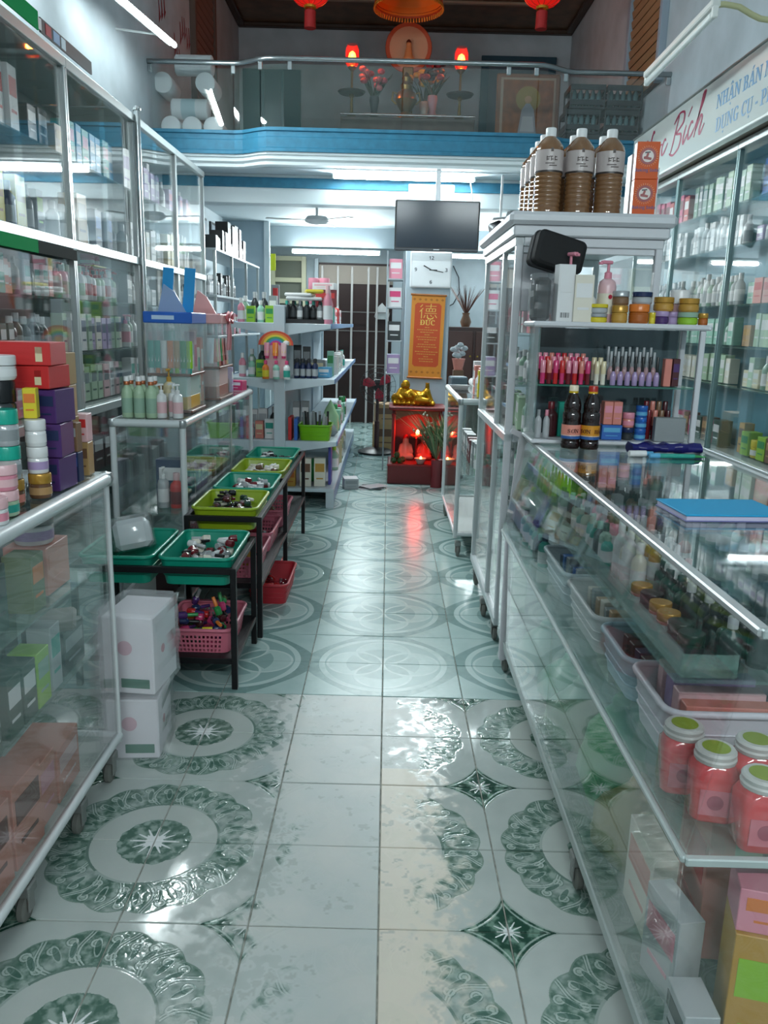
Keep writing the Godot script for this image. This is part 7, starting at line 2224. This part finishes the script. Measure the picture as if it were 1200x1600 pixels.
# a stepped clear stand: two boards, a header box and tubes standing in it
func stand_rack(label: String, at: Vector3, w: float, head: String, cols: Array, where: String) -> void:
	var t := thing("cosmetics_stand", label, "display stand", at)
	var cl := mt("b9cdd0", 0.05, 0.0, {"alpha": 0.18})
	part(t, "base_tray", bx(0.2, 0.012, w, 0.002), mt("6a3a2a", 0.4))
	part(t, "lower_box", bx(0.17, 0.15, w * 0.9, 0.004), mt("a9c4bc" if head.begins_with("1") else "c9a9a4", 0.4), Vector3(-0.01, 0.012, 0))
	part(t, "lower_band", bx(0.172, 0.06, w * 0.904, 0.002), mt("c9a41e" if head.begins_with("1") else "8f5a4a", 0.4), Vector3(-0.01, 0.0125, 0))
	part(t, "middle_tray", bx(0.2, 0.012, w, 0.002), mt("6a4030", 0.4), Vector3(0, 0.165, 0))
	for z in [-w / 2, w / 2]:
		part(t, "side_sheet", bx(0.19, 0.40, 0.004, 0), cl, Vector3(0, 0.0, z))
	part(t, "back_sheet", bx(0.004, 0.40, w, 0), cl, Vector3(-0.1, 0, 0))
	part(t, "header_box", bx(0.22, 0.05, w * 1.05, 0.004), mt(head, 0.35), Vector3(0.0, 0.40, 0))
	part(t, "header_fin", MB.new().prism(PackedVector2Array([V2(-0.08, 0), V2(0.05, 0), V2(0.0, 0.09), V2(-0.05, 0.125)]), -0.005, 0.005).mesh(), mt("8fa6c9" if head.begins_with("1") else head, 0.4), Vector3(0, 0.45, 0))
	if head.begins_with("1"):
		for s in [-1.0, 1.0]:
			part(t, "header_card", bx(0.05, 0.2, 0.006, 0.001), mt("1a92d0", 0.35), Vector3(0.05 * s, 0.45, -0.03), Vector3(0, 0, -5))
		part(t, "header_print", bx(0.10, 0.018, 0.0008, 0), mt("b9cfe8", 0.4), Vector3(-0.02, 0.416, w * 0.525 + 0.0003))
	else:
		for s in [-1.0, 1.0]:
			part(t, "ribbon_bow", MB.new().tube([Vector3(0.115, 0.43, 0), Vector3(0.125, 0.46, 0.05 * s), Vector3(0.12, 0.43, 0.08 * s), Vector3(0.125, 0.41, 0.05 * s), Vector3(0.115, 0.43, 0)], 0.008, 6).mesh(), mt("c9646c", 0.4))
			part(t, "ribbon_tail", MB.new().tube([Vector3(0.115, 0.43, 0), Vector3(0.12, 0.35, 0.03 * s), Vector3(0.115, 0.26, 0.035 * s)], 0.007, 6).mesh(), mt("c9848a", 0.4))
	for k in cols.size():
		var row2 := k % 2
		var spot := Vector3(0.07, 0.178, w / 2 - 0.03 - k * (w - 0.06) / maxf(1, cols.size() - 1))
		if head.begins_with("1"): spot = Vector3(-0.085 + 0.029 * k, 0.178, w / 2 - 0.018)
		bottle("tube", "%s mascara tube, %s in the %s" % [word(cols[k]), ordinal(k), where], at + spot, 0 if head.begins_with("1") else 90, 0.145, 0.014, cols[k], cols[(k + 2) % cols.size()], "tubes in the " + where, "white")

func goods_tall_cabinet() -> void:
	box_name = "product_box"
	bottle_name = "serum_bottle"
	# brown drinks on top
	var n := 0
	for j in 4:
		for i in (3 if j < 2 else 1):
			var p := Vector3(0.605 + i * 0.118, 1.79, -3.38 - j * 0.12)
			brown_bottle("big brown drink bottle with white cap, %s in its %s row" % [["first", "second", "third"][i], ["front", "second", "third", "last"][j]], p)
	for k in 2:
		soda_box(["orange baking soda box, lower of two", "orange baking soda box, upper of two"][k], Vector3(0.975, 1.79 + k * 0.135, -3.36), -6.0)
	carton("white-backed carton behind the orange boxes", Vector3(0.965, 1.79, -3.45), 0, Vector3(0.06, 0.24, 0.06), "white", "silver")
	carton("pink and white striped carton behind the orange boxes", Vector3(1.035, 1.79, -3.50), 0, Vector3(0.05, 0.2, 0.08), "white", "hot_pink")
	# goods on its shelves
	var d := Vector3(0, 0, -1)
	var L := {1.335: ["carton pink hot_pink .11 .05 .05", "carton salmon white .1 .05 .05", "carton white pink .13 .06 .06"], 1.135: ["screw silver white .12 .022", "screw clear_green white .13 .022", "screw white silver .12 .02"], 0.925: ["carton pale_green white .14 .06 .05", "screw clear_green silver .15 .025", "screw grey white .14 .025"], 0.685: ["carton mint white .14 .06 .06", "screw silver white .16 .03"], 0.455: ["carton grey white .14 .08 .07", "screw clear_green white .15 .03"], 0.13: ["carton grey white .2 .09 .08", "carton pale_green white .2 .09 .08"]}
	var nm := {1.335: "top shelf", 1.135: "second shelf", 0.925: "middle deck", 0.685: "lower shelf", 0.455: "low shelf", 0.13: "floor board"}
	for y in L:
		row(L[y], 14, Vector3(0.60, y, -3.40), d, 0.86, -90, "entrance", "tall cabinet's %s" % nm[y], "goods in the tall cabinet")
	# seen above the wire shelf: goods of the low counter
	row(["carton white grey .2 .06 .05", "carton yellow white .16 .05 .05", "carton salmon white .17 .06 .05", "screw white silver .15 .025"], 6, Vector3(0.56, 0.952, -4.80), d, 0.5, -90, "entrance", "low counter's glass top", "goods on the low counter")
	row(["carton dark_red white .15 .08 .06", "carton grey white .16 .08 .06", "screw clear_green white .16 .03"], 10, Vector3(0.57, 0.505, -4.80), d, 0.95, -90, "entrance", "low counter's shelf", "goods in the low counter")

func brown_bottle(label: String, at: Vector3) -> void:
	var t := thing("drink_bottle", label, "bottle", at, 0, "brown drink bottles")
	var pr := [V2(0, 0), V2(0.046, 0), V2(0.0535, 0.008)]
	for k in 8:
		var y := 0.02 + k * 0.0165
		pr.append(V2(0.0535, y)); pr.append(V2(0.0508, y + 0.006)); pr.append(V2(0.0535, y + 0.012))
	pr.append_array([V2(0.0535, 0.16), V2(0.0535, 0.235), V2(0.049, 0.252), V2(0.034, 0.272), V2(0.021, 0.284), V2(0.018, 0.288), V2(0, 0.288)])
	part(t, "bottle_body", lat(pr, 20), mt("7a5636", 0.12, 0.0, {"coat": 0.9}))
	part(t, "paper_label", lat([V2(0.0542, 0.157), V2(0.0542, 0.232)], 20), mt("b9adaa", 0.35))
	part(t, "label_band", lat([V2(0.0545, 0.151), V2(0.0545, 0.158)], 20), mt("2e2420", 0.4))
	for q in [[-0.34, 0.200, 0.003, 0.016], [-0.27, 0.204, 0.012, 0.003], [-0.27, 0.196, 0.010, 0.003], [-0.06, 0.206, 0.013, 0.003], [-0.04, 0.198, 0.003, 0.014], [0.03, 0.196, 0.010, 0.003], [0.22, 0.200, 0.003, 0.016], [0.28, 0.205, 0.010, 0.003], [0.30, 0.195, 0.012, 0.003], [-0.12, 0.182, 0.035, 0.003], [0.1, 0.174, 0.03, 0.003], [0.0, 0.230, 0.010, 0.013]]:
		part(t, "label_mark", bx(q[2], q[3], 0.0006, 0), mt("4a3c38", 0.5), Vector3(sin(q[0]) * 0.0546, q[1] - q[3] / 2, cos(q[0]) * 0.0546), Vector3(0, rad_to_deg(q[0]), 0))
	part(t, "cap", lat([V2(0.0205, 0.284), V2(0.0205, 0.312), V2(0.019, 0.316), V2(0, 0.316)], 16), mt("dedfe0", 0.35))

func soda_box(label: String, at: Vector3, turn: float) -> void:
	var t := thing("soda_box", label, "box", at, turn, "orange soda boxes")
	part(t, "box_body", bx(0.085, 0.134, 0.05, 0.0015), mt("d2561a", 0.6))
	part(t, "side_panel", bx(0.001, 0.13, 0.048, 0), mt("c9c4c0", 0.4), Vector3(-0.0428, 0.002, 0))
	part(t, "emblem_ring", MB.new().lathe([V2(0.022, 0), V2(0.03, 0), V2(0.03, 0.0008), V2(0.022, 0.0008)], 28).mesh(), mt("8f1f24", 0.4), Vector3(0, 0.082, 0.0251), Vector3(90, 0, 0))
	part(t, "emblem_disc", MB.new().lathe([V2(0, 0), V2(0.0215, 0), V2(0.0215, 0.0008), V2(0, 0.0008)], 24).mesh(), mt("d9cdc8", 0.4), Vector3(0, 0.082, 0.0251), Vector3(90, 0, 0))
	part(t, "emblem_arm", MB.new().prism(PackedVector2Array([V2(-0.016, -0.010), V2(0.012, -0.014), V2(0.014, -0.006), V2(0.0, -0.003), V2(0.004, 0.010), V2(-0.004, 0.012), V2(-0.008, 0.0), V2(-0.016, -0.002)]), 0.026, 0.0266).mesh(), mt("8f1f24", 0.4), Vector3(0, 0.082, 0))
	part(t, "emblem_hammer", MB.new().prism(PackedVector2Array([V2(-0.012, 0.010), V2(0.008, 0.012), V2(0.008, 0.017), V2(-0.012, 0.015)]), 0.026, 0.0266).mesh(), mt("2c2c34", 0.4), Vector3(0, 0.082, 0))
	for k in 28:
		var a := TAU * k / 28
		part(t, "emblem_ray", bx(0.0012, 0.006, 0.0006, 0), mt("d9b89a", 0.4), Vector3(sin(a) * -0.032, 0.082 + cos(a) * 0.032, 0.0253), Vector3(0, 0, rad_to_deg(a)))
	lettering(t, "Baking Soda", 0.016, mt("3a2a6a", 0.4), Vector3(0, 0.032, 0.0255), Vector3.ZERO, "Droid Sans", true, Vector3(0.95, 1, 1))

func goods_display_case() -> void:
	# upper board: lipsticks in three stepped ranks
	for j in 3:
		for i in 8:
			bottle("lipstick", "%s lipstick, %s from the aisle, %s rank in the case" % [["rose", "dark rose", "pink"][j], ordinal(i), ["front", "middle", "rear"][j]], Vector3(0.568 + i * 0.0235, 1.1595 + 0.012 * j, -3.02 - j * 0.045), 0, 0.085, 0.0095, ["pink", "salmon", "hot_pink", "red", "pink"][(i + j * 2) % 5], ["hot_pink", "dark_red", "red"][(i + j) % 3], "lipsticks in the display case")
	for j in 2:
		for i in 2:
			bottle("lipstick", "cream lipstick, %s beside the rose ones, %s rank" % [ordinal(i), ["front", "rear"][j]], Vector3(0.768 + i * 0.024, 1.1595 + 0.012 * j, -3.03 - j * 0.05), 0, 0.085, 0.0095, "cream", "ivory", "cream lipsticks")
	for j in 3:
		for i in 7:
			bottle("polish", "slim %s gloss tube, %s from the aisle, %s rank" % [["lilac", "pale pink", "silver"][j], ordinal(i), ["front", "middle", "rear"][j]], Vector3(0.826 + i * 0.0265, 1.1595 + 0.016 * j, -3.02 - j * 0.045), 0, 0.105, 0.0105, ["lilac", "pale_pink", "silver"][j], ["black", "silver", "silver"][j], "gloss tubes in the case")
	carton("slim terracotta box beside the gloss tubes", Vector3(1.024, 1.1595, -3.03), 0, Vector3(0.026, 0.1, 0.03), "salmon", "salmon")
	row(["carton maroon purple .1 .026 .03", "carton purple maroon .08 .026 .03"], 2, Vector3(1.046, 1.1595, -3.04), Vector3(1, 0, 0), 0.065, 0, "terracotta box", "case's upper board", "dark slim boxes")
	# lower board
	for k in 2:
		bottle("screw", ["slim white bottle with a grey cap at the aisle pane", "slim white bottle with a pink cap at the aisle pane"][k], Vector3(0.566 + k * 0.03, 0.9575, -3.03), 0, 0.105, 0.0125, "silver", ["grey", "pink"][k], "", "silver")
	bottle("screw", "maroon bottle behind the slim white bottles", Vector3(0.625, 0.9575, -3.10), 0, 0.13, 0.026, "maroon", "dark_red", "", "maroon")
	carton("turquoise box in the display case behind the sauce bottles", Vector3(0.668, 0.9575, -3.10), 0, Vector3(0.035, 0.13, 0.04), "turquoise", "teal")
	bottle("pump", "slim white pump bottle beside the sauce bottles", Vector3(0.772, 0.9575, -3.04), 40, 0.125, 0.014, "silver", "white", "", "silver")
	carton("blue tin carrying two pink boxes", Vector3(0.84, 0.9575, -3.05), 0, Vector3(0.075, 0.055, 0.06), "blue", "sky_blue")
	for k in 2:
		carton("pale pink box on the blue tin, %s from the sauce bottles" % ordinal(k), Vector3(0.823 + k * 0.0345, 1.0135, -3.05), 0, Vector3(0.033, 0.085, 0.05), "salmon", "pink", "pink boxes on the blue tin")
	bottle("jar", "dark jar beside the blue tin", Vector3(0.906, 0.9575, -3.05), 0, 0.045, 0.022, "charcoal", "navy", "", "charcoal")
	bottle("jar", "pink jar standing on the dark jar", Vector3(0.906, 1.0035, -3.05), 0, 0.055, 0.022, "salmon", "pink", "", "pink")
	for k in 3:
		bottle("jar", "blue round tin beside the pink jar, %s up" % ordinal(k), Vector3(0.953, 0.9575 + 0.043 * k, -3.05), 0, 0.042, 0.0215, "blue", "blue", "blue round tins", "sky_blue")
	for k in 8:
		bottle("lipstick", "dark red lipstick behind the grey card, %s from the aisle, %s rank" % [ordinal(k % 4), ["front", "rear"][k / 4]], Vector3(0.99 + (k % 4) * 0.024, 0.9575 + 0.03 * (k / 4), -3.08 - 0.04 * (k / 4)), 0, 0.11, 0.010, ["dark_red", "salmon", "bronze", "maroon"][k % 4], "dark_red", "dark lipsticks in the case")
	carton("white-edged grey carton on the case's lower board", Vector3(1.052, 0.9575, -3.025), -4, Vector3(0.11, 0.088, 0.04), "grey", "grey")
	# ---- on the glass counter top
	sauce("dark sauce bottle with white cap and pink label", Vector3(0.668, 0.9365, -2.935), "e8dcc0", "c9a81e", "SƠN", "d98a7a")
	sauce("dark sauce bottle with red cap and orange label", Vector3(0.735, 0.9365, -2.925), "b02a20", "d6a81e", "SƠN HẢI", "cf8a1e")
	var bg := thing("blue_bag", "crumpled dark blue plastic bag on the glass counter", "bag", Vector3(0.985, 0.937, -2.86), 6)
	var rings := []
	var r := RandomNumberGenerator.new()
	r.seed = 6
	for i in 11:
		var x := -0.13 + 0.026 * i
		var ring := []
		for j in 10:
			var a := TAU * j / 10
			ring.append(Vector3(x, maxf(0.0, 0.018 + sin(a) * 0.018 * r.randf_range(0.6, 1.4)), cos(a) * 0.035 * r.randf_range(0.7, 1.2)))
		rings.append(ring)
	part(bg, "bag_body", MB.new().loft(rings, true, true, false).mesh(), mt("1c1a66", 0.3))
	var tb := thing("white_tube", "white tube lying in front of the blue bag", "tube", Vector3(0.86, 0.937, -2.755), 8)
	part(tb, "tube_body", MB.new().tube([Vector3(-0.03, 0.011, 0), Vector3(0.03, 0.011, 0)], 0.011, 10).mesh(), pm("white"))
	part(tb, "tube_cap", MB.new().tube([Vector3(0.03, 0.011, 0), Vector3(0.055, 0.011, 0)], 0.008, 10).mesh(), pm("sky_blue"))
	var pen := thing("green_marker", "green marker pen with a white end on the glass counter", "pen", Vector3(1.0, 0.937, -2.74), 3)
	part(pen, "pen_barrel", MB.new().tube([Vector3(-0.07, 0.008, 0), Vector3(0.05, 0.008, 0)], 0.008, 10).mesh(), pm("teal"))
	part(pen, "pen_tip", MB.new().tube([Vector3(0.05, 0.008, 0), Vector3(0.09, 0.006, 0)], 0.006, 8, false, 0.002).mesh(), pm("green"))
	part(pen, "pen_cap", MB.new().tube([Vector3(-0.105, 0.008, 0), Vector3(-0.07, 0.008, 0)], 0.009, 10).mesh(), pm("sky_blue"))
	var nb := thing("notebook", "bright blue notebook on the slanted glass counter", "notebook", Vector3(0.80, 0.937, -1.89), 4)
	part(nb, "page_block", bx(0.24, 0.012, 0.17, 0.001), mt("b9b4cc", 0.6))
	part(nb, "cover", bx(0.246, 0.004, 0.176, 0.001), mt("1294c4", 0.6), Vector3(0, 0.012, 0))
	part(nb, "cover", bx(0.246, 0.003, 0.176, 0.001), mt("6a6a9a", 0.6), Vector3(0, -0.001, 0))
	nb.position.y = 0.938

func sauce(label: String, at: Vector3, cap: String, capring: String, text: String, lab: String) -> void:
	var t := thing("sauce_bottle", label, "bottle", at)
	part(t, "bottle_body", lat([V2(0, 0), V2(0.031, 0), V2(0.034, 0.006), V2(0.034, 0.022), V2(0.032, 0.027), V2(0.034, 0.032), V2(0.034, 0.088), V2(0.032, 0.096), V2(0.033, 0.104), V2(0.033, 0.125), V2(0.029, 0.132), V2(0.031, 0.14), V2(0.031, 0.155), V2(0.026, 0.175), V2(0.015, 0.195), V2(0.0145, 0.205), V2(0, 0.205)], 20), mt("1e0c0a", 0.06, 0.0, {"coat": 1.0}))
	part(t, "paper_label", lat([V2(0.0346, 0.036), V2(0.0346, 0.086)], 20), mt(lab, 0.4))
	part(t, "label_stripe", lat([V2(0.0348, 0.036), V2(0.0348, 0.046)], 20), mt("2a5a9c", 0.4))
	part(t, "label_stripe", lat([V2(0.0348, 0.047), V2(0.0348, 0.049)], 20), mt("d6d0c8", 0.4))
	part(t, "cap", lat([V2(0.0165, 0.20), V2(0.0165, 0.222), V2(0.015, 0.225), V2(0, 0.225)], 16), mt(cap, 0.3))
	part(t, "cap_ring", lat([V2(0.0168, 0.198), V2(0.0168, 0.205)], 16), mt(capring, 0.3))
	# letters bent round the label
	var letters := text.split("")
	var step := 0.40
	for k in letters.size():
		if letters[k] == " ": continue
		var a := (k - (letters.size() - 1) / 2.0) * step
		accented(t, letters[k], 0.019, mt("4a120e", 0.5), Vector3(sin(a) * 0.0352, 0.064, cos(a) * 0.0352), Vector3(0, rad_to_deg(a), 0))

func goods_right_counter() -> void:
	box_name = "packet"
	bottle_name = "cosmetic_bottle"
	# ---- upper glass shelf, from the far end towards the entrance
	var ys := 0.7425
	var d := Vector3(0, 0, 1)
	tray("clear acrylic tray of lime tubes on the counter's upper shelf", Vector3(0.62, ys, -2.93), Vector3(0.12, 0.05, 0.36), "9fc2b0")
	for k in 12:
		bottle("tube", "lime green tube in the far acrylic tray, %s of %s row" % [ordinal(k % 6), ["the front", "the back"][k / 6]], Vector3(0.595 + 0.05 * (k / 6), ys + 0.006, -3.08 + (k % 6) * 0.058), -90, 0.1, 0.014, "lime", "green", "lime tubes in the tray", "lime")
	row(["screw charcoal black .11 .018", "screw brown black .12 .018", "carton grey white .1 .04 .03"], 12, Vector3(0.74, ys, -3.1), d, 0.75, -90, "display case", "upper shelf's back row", "goods in the slanted counter")
	row(["screw pale_pink silver .09 .016", "screw pink bronze .1 .016", "screw silver silver .1 .016"], 14, Vector3(0.66, ys, -2.68), d, 0.5, -90, "display case", "counter's upper shelf, front", "goods in the slanted counter")
	row(["screw silver silver .1 .016", "screw bronze silver .1 .016"], 14, Vector3(0.72, ys, -2.32), d, 0.4, -90, "display case", "counter's upper shelf, middle", "goods in the slanted counter")
	row(["screw teal clear_green .09 .016", "screw dark_green mint .1 .016", "screw clear_green dark_green .1 .017"], 16, Vector3(0.605, ys, -2.68), d, 0.62, -90, "display case", "upper shelf, glass-side row", "goods in the slanted counter")
	row(["screw white white .14 .016", "screw gold white .13 .017", "screw white pale_pink .12 .016"], 14, Vector3(0.68, ys, -2.08), d, 0.36, -90, "display case", "upper shelf beside the notebook", "white bottles in the slanted counter")
	row(["screw white white .15 .018", "screw ivory white .13 .018"], 10, Vector3(0.60, ys, -2.02), d, 0.22, -90, "display case", "upper shelf, white front row", "white bottles in the slanted counter")
	row(["jar charcoal black .05 .03", "jar dark_green charcoal .05 .03", "jar black charcoal .055 .032"], 14, Vector3(0.75, ys, -1.86), d, 0.45, -90, "notebook", "upper shelf, dark rear jars", "dark jars in the slanted counter")
	row(["jar dark_green dark_green .045 .026", "jar black black .045 .026", "jar salmon gold .045 .024"], 12, Vector3(0.60, ys + 0.0055, -1.80), d, 0.40, -90, "notebook", "upper shelf, dark front jars", "dark jars in the slanted counter")
	row(["screw charcoal black .08 .02", "screw navy black .09 .02", "screw black charcoal .08 .022"], 12, Vector3(0.86, ys, -1.8), d, 0.42, -90, "notebook", "upper shelf, inner dark row", "dark bottles in the slanted counter")
	row(["screw silver silver .1 .02", "screw grey white .11 .02", "screw clear_green silver .12 .022"], 24, Vector3(0.98, ys, -3.0), d, 1.5, -90, "display case", "upper shelf, rearmost row", "goods in the slanted counter")
	row(["screw black charcoal .09 .02", "screw dark_green black .085 .021", "screw charcoal silver .1 .02"], 12, Vector3(0.66, ys, -1.86), d, 0.46, -90, "notebook", "upper shelf, dark second row", "dark bottles in the slanted counter")
	row(["screw black black .1 .022", "screw charcoal black .095 .021"], 12, Vector3(0.705, ys, -1.84), d, 0.44, -90, "notebook", "upper shelf, dark third row", "dark bottles in the slanted counter")
	row(["screw brown black .11 .018", "screw charcoal silver .12 .018", "screw salmon bronze .1 .018", "screw dark_green silver .11 .018"], 22, Vector3(0.80, ys, -3.05), d, 1.15, -90, "display case", "upper shelf, fourth row inwards", "goods in the slanted counter")
	var fw := thing("acrylic_rail", "clear acrylic rail edging the slanted counter's upper shelf", "rail", Vector3(0.555, ys, -2.05))
	part(fw, "rail_sheet", bx(0.003, 0.045, 1.3, 0), mt("5f8a80", 0.05, 0.0, {"alpha": 0.3}))
	tray("clear acrylic tray of dark jars at the upper shelf's near end", Vector3(0.60, ys, -1.60), Vector3(0.10, 0.045, 0.44), "9fc2b8")
	# ---- deck at the kink: white and blue baskets
	var yd := 0.5525
	basket("white basket of blue packets on the counter's deck", Vector3(0.66, yd, -2.44), Vector3(0.26, 0.10, 0.34), "c4d0d6", "baskets in the slanted counter")
	basket("white basket of pale boxes on the counter's deck", Vector3(0.66, yd, -2.08), Vector3(0.26, 0.10, 0.34), "d0d3d3", "baskets in the slanted counter")
	basket("pale blue basket of dark packets on the counter's deck", Vector3(0.67, yd, -1.77), Vector3(0.27, 0.10, 0.24), "a3c0cc", "baskets in the slanted counter")
	basket("white basket of pink packs at the deck's near end", Vector3(0.67, yd, -1.51), Vector3(0.27, 0.11, 0.24), "d0ccd4", "baskets in the slanted counter")
	for k in 6:
		carton("blue packet in the deck's first basket, %s from the far rim" % ordinal(k), Vector3(0.66, yd + 0.005, -2.55 + 0.045 * k), rng.randf_range(-6, 6), Vector3(0.16, 0.085 + 0.008 * (k % 3), 0.03), ["navy", "blue", "grey"][k % 3], "blue", "blue packets")
	for k in 6:
		carton("pale packet in the deck's second basket, %s from the far rim" % ordinal(k), Vector3(0.66, yd + 0.005, -2.19 + 0.045 * k), rng.randf_range(-6, 6), Vector3(0.15, 0.09 + 0.01 * (k % 2), 0.03), ["ivory", "grey", "tan"][k % 3], "charcoal", "pale packets")
	for k in 4:
		carton("dark packet in the pale blue basket, %s from the far rim" % ordinal(k), Vector3(0.67, yd + 0.005, -1.835 + 0.045 * k), rng.randf_range(-6, 6), Vector3(0.17, 0.09, 0.03), ["charcoal", "black", "navy"][k % 3], ["orange", "ivory"][k % 2], "dark packets")
	for k in 4:
		carton("pink wrapped pack in the near basket, %s from the far rim" % ordinal(k), Vector3(0.67, yd + 0.005, -1.575 + 0.045 * k), rng.randf_range(-4, 4), Vector3(0.17, 0.13 - 0.008 * k, 0.036), ["pale_pink", "lilac", "pale_pink", "salmon"][k], ["dark_red", "pink"][k % 2], "pink packs")
	row(["screw charcoal green .1 .025", "screw teal navy .11 .022", "screw navy teal .1 .022", "carton lime dark_green .07 .05 .05", "screw silver clear_green .1 .024"], 14, Vector3(0.56, yd, -3.14), d, 0.5, -90, "display case", "deck beside the far pane", "goods on the counter's deck")
	row(["carton tan salmon .1 .09 .06", "carton brown tan .09 .08 .06", "carton grey white .1 .08 .06"], 12, Vector3(0.70, yd, -3.10), d, 0.44, -90, "display case", "deck's inner row", "goods on the counter's deck")
	# pink jars with green lids
	var jars := [[0.548, -1.335], [0.572, -1.252], [0.655, -1.285], [0.617, -1.172], [0.70, -1.20], [0.745, -1.30]]
	for k in jars.size():
		pink_jar("pink sweet jar with a green topped white lid, %s of the huddle" % ordinal(k), Vector3(jars[k][0], yd, jars[k][1]))
	carton("turquoise pack behind the pink sweet jars", Vector3(0.93, yd, -1.25), -20, Vector3(0.14, 0.12, 0.08), "turquoise", "teal")
	# ---- floor of the counter
	var yb := 0.132
	row(["carton clear_green green .3 .16 .08", "carton mint teal .32 .2 .06", "carton pale_green clear_green .26 .2 .08"], 7, Vector3(0.86, yb, -3.1), d, 1.6, -90, "display case", "counter's floor, far stretch", "packs on the counter's floor")
	for q in [[0.60, -2.82, 0.17, "4f8f76", "grey-green"], [0.63, -2.56, 0.15, "3d9a6a", "sea green"], [0.60, -2.28, 0.19, "6f9a78", "sage green"], [0.63, -1.98, 0.28, "2a9a4a", "bright green"], [0.61, -1.72, 0.2, "7a7428", "olive"]]:
		var gp := thing("plastic_bag", "%s plastic bag lying on the slanted counter's floor" % q[4], "bag", Vector3(q[0], yb, q[1]), 0, "bags on the counter's floor")
		part(gp, "bag_body", lump(Vector3(0.18, q[2], 0.25), 31 + int(q[2] * 100), 0.14), mt(q[3], 0.3))
		part(gp, "bag_knot", lump(Vector3(0.05, 0.035, 0.05), 5), mt(q[3], 0.3), Vector3(0.01, q[2] - 0.015, 0.0))
	carton("pale pink packet leaning on the counter's floor", Vector3(0.58, yb, -1.50), -90, Vector3(0.16, 0.2, 0.05), "ivory", "salmon")
	carton("white packet with a pink band on the counter's floor", Vector3(0.565, yb, -1.32), -80, Vector3(0.12, 0.19, 0.05), "silver", "pink")
	carton("red and white packet on the counter's floor", Vector3(0.68, yb, -1.48), -95, Vector3(0.18, 0.3, 0.05), "salmon", "red")
	carton("white box with dark flowers near the counter's end", Vector3(0.56, yb, -1.19), -90, Vector3(0.09, 0.1, 0.06), "silver", "charcoal")
	for k in 2:
		carton("yellow-green sweet box, %s from the aisle" % ordinal(k), Vector3(0.67 + k * 0.12, yb, -1.20), -14, Vector3(0.11, 0.25, 0.10), "gold", "lime" if k == 0 else "yellow", "yellow sweet boxes")
	carton("pink and orange box lying on the yellow sweet boxes", Vector3(0.68, yb + 0.251, -1.20), -14, Vector3(0.13, 0.08, 0.09), "pink", "orange")

func tray(label: String, at: Vector3, s: Vector3, col: String) -> void:
	var t := thing("acrylic_tray", label, "tray", at)
	var m := mt(col, 0.05, 0.0, {"alpha": 0.25})
	part(t, "tray_floor", bx(s.x, 0.004, s.z, 0), m)
	for x in [-s.x / 2, s.x / 2]:
		part(t, "tray_side", bx(0.003, s.y, s.z, 0), m, Vector3(x, 0, 0))
	for z in [-s.z / 2, s.z / 2]:
		part(t, "tray_end", bx(s.x, s.y, 0.003, 0), m, Vector3(0, 0, z))

func pink_jar(label: String, at: Vector3) -> void:
	var t := thing("sweet_jar", label, "jar", at, rng.randf_range(-16, -4), "pink sweet jars")
	t.scale = Vector3.ONE * 1.1
	part(t, "jar_body", cached("pinkjar", func(): return MB.new().loft([rrect(0.030, 0.030, 0.014, 0.0), rrect(0.034, 0.034, 0.015, 0.006), rrect(0.034, 0.034, 0.015, 0.075), rrect(0.028, 0.028, 0.02, 0.09), rrect(0.025, 0.025, 0.0248, 0.094)], true, true, true).mesh()), mt("d0484c", 0.08, 0.0, {"coat": 1.0}))
	part(t, "jar_label", bx(0.046, 0.042, 0.001, 0), mt("c8707c", 0.3), Vector3(0, 0.014, 0.0343))
	part(t, "label_emblem", MB.new().lathe([V2(0, 0), V2(0.012, 0), V2(0.012, 0.0006), V2(0, 0.0006)], 16).mesh(), mt("a04a5c", 0.4), Vector3(0, 0.036, 0.0348), Vector3(90, 0, 0))
	part(t, "lid", lat([V2(0.028, 0.090), V2(0.031, 0.092), V2(0.032, 0.098), V2(0.030, 0.101), V2(0.031, 0.107), V2(0.028, 0.111), V2(0, 0.111)], 18), mt("c4c0bc", 0.4))
	part(t, "lid_disc", lat([V2(0, 0.1112), V2(0.021, 0.1112), V2(0.021, 0.1118), V2(0, 0.1118)], 18), mt("8f9c2a", 0.4))
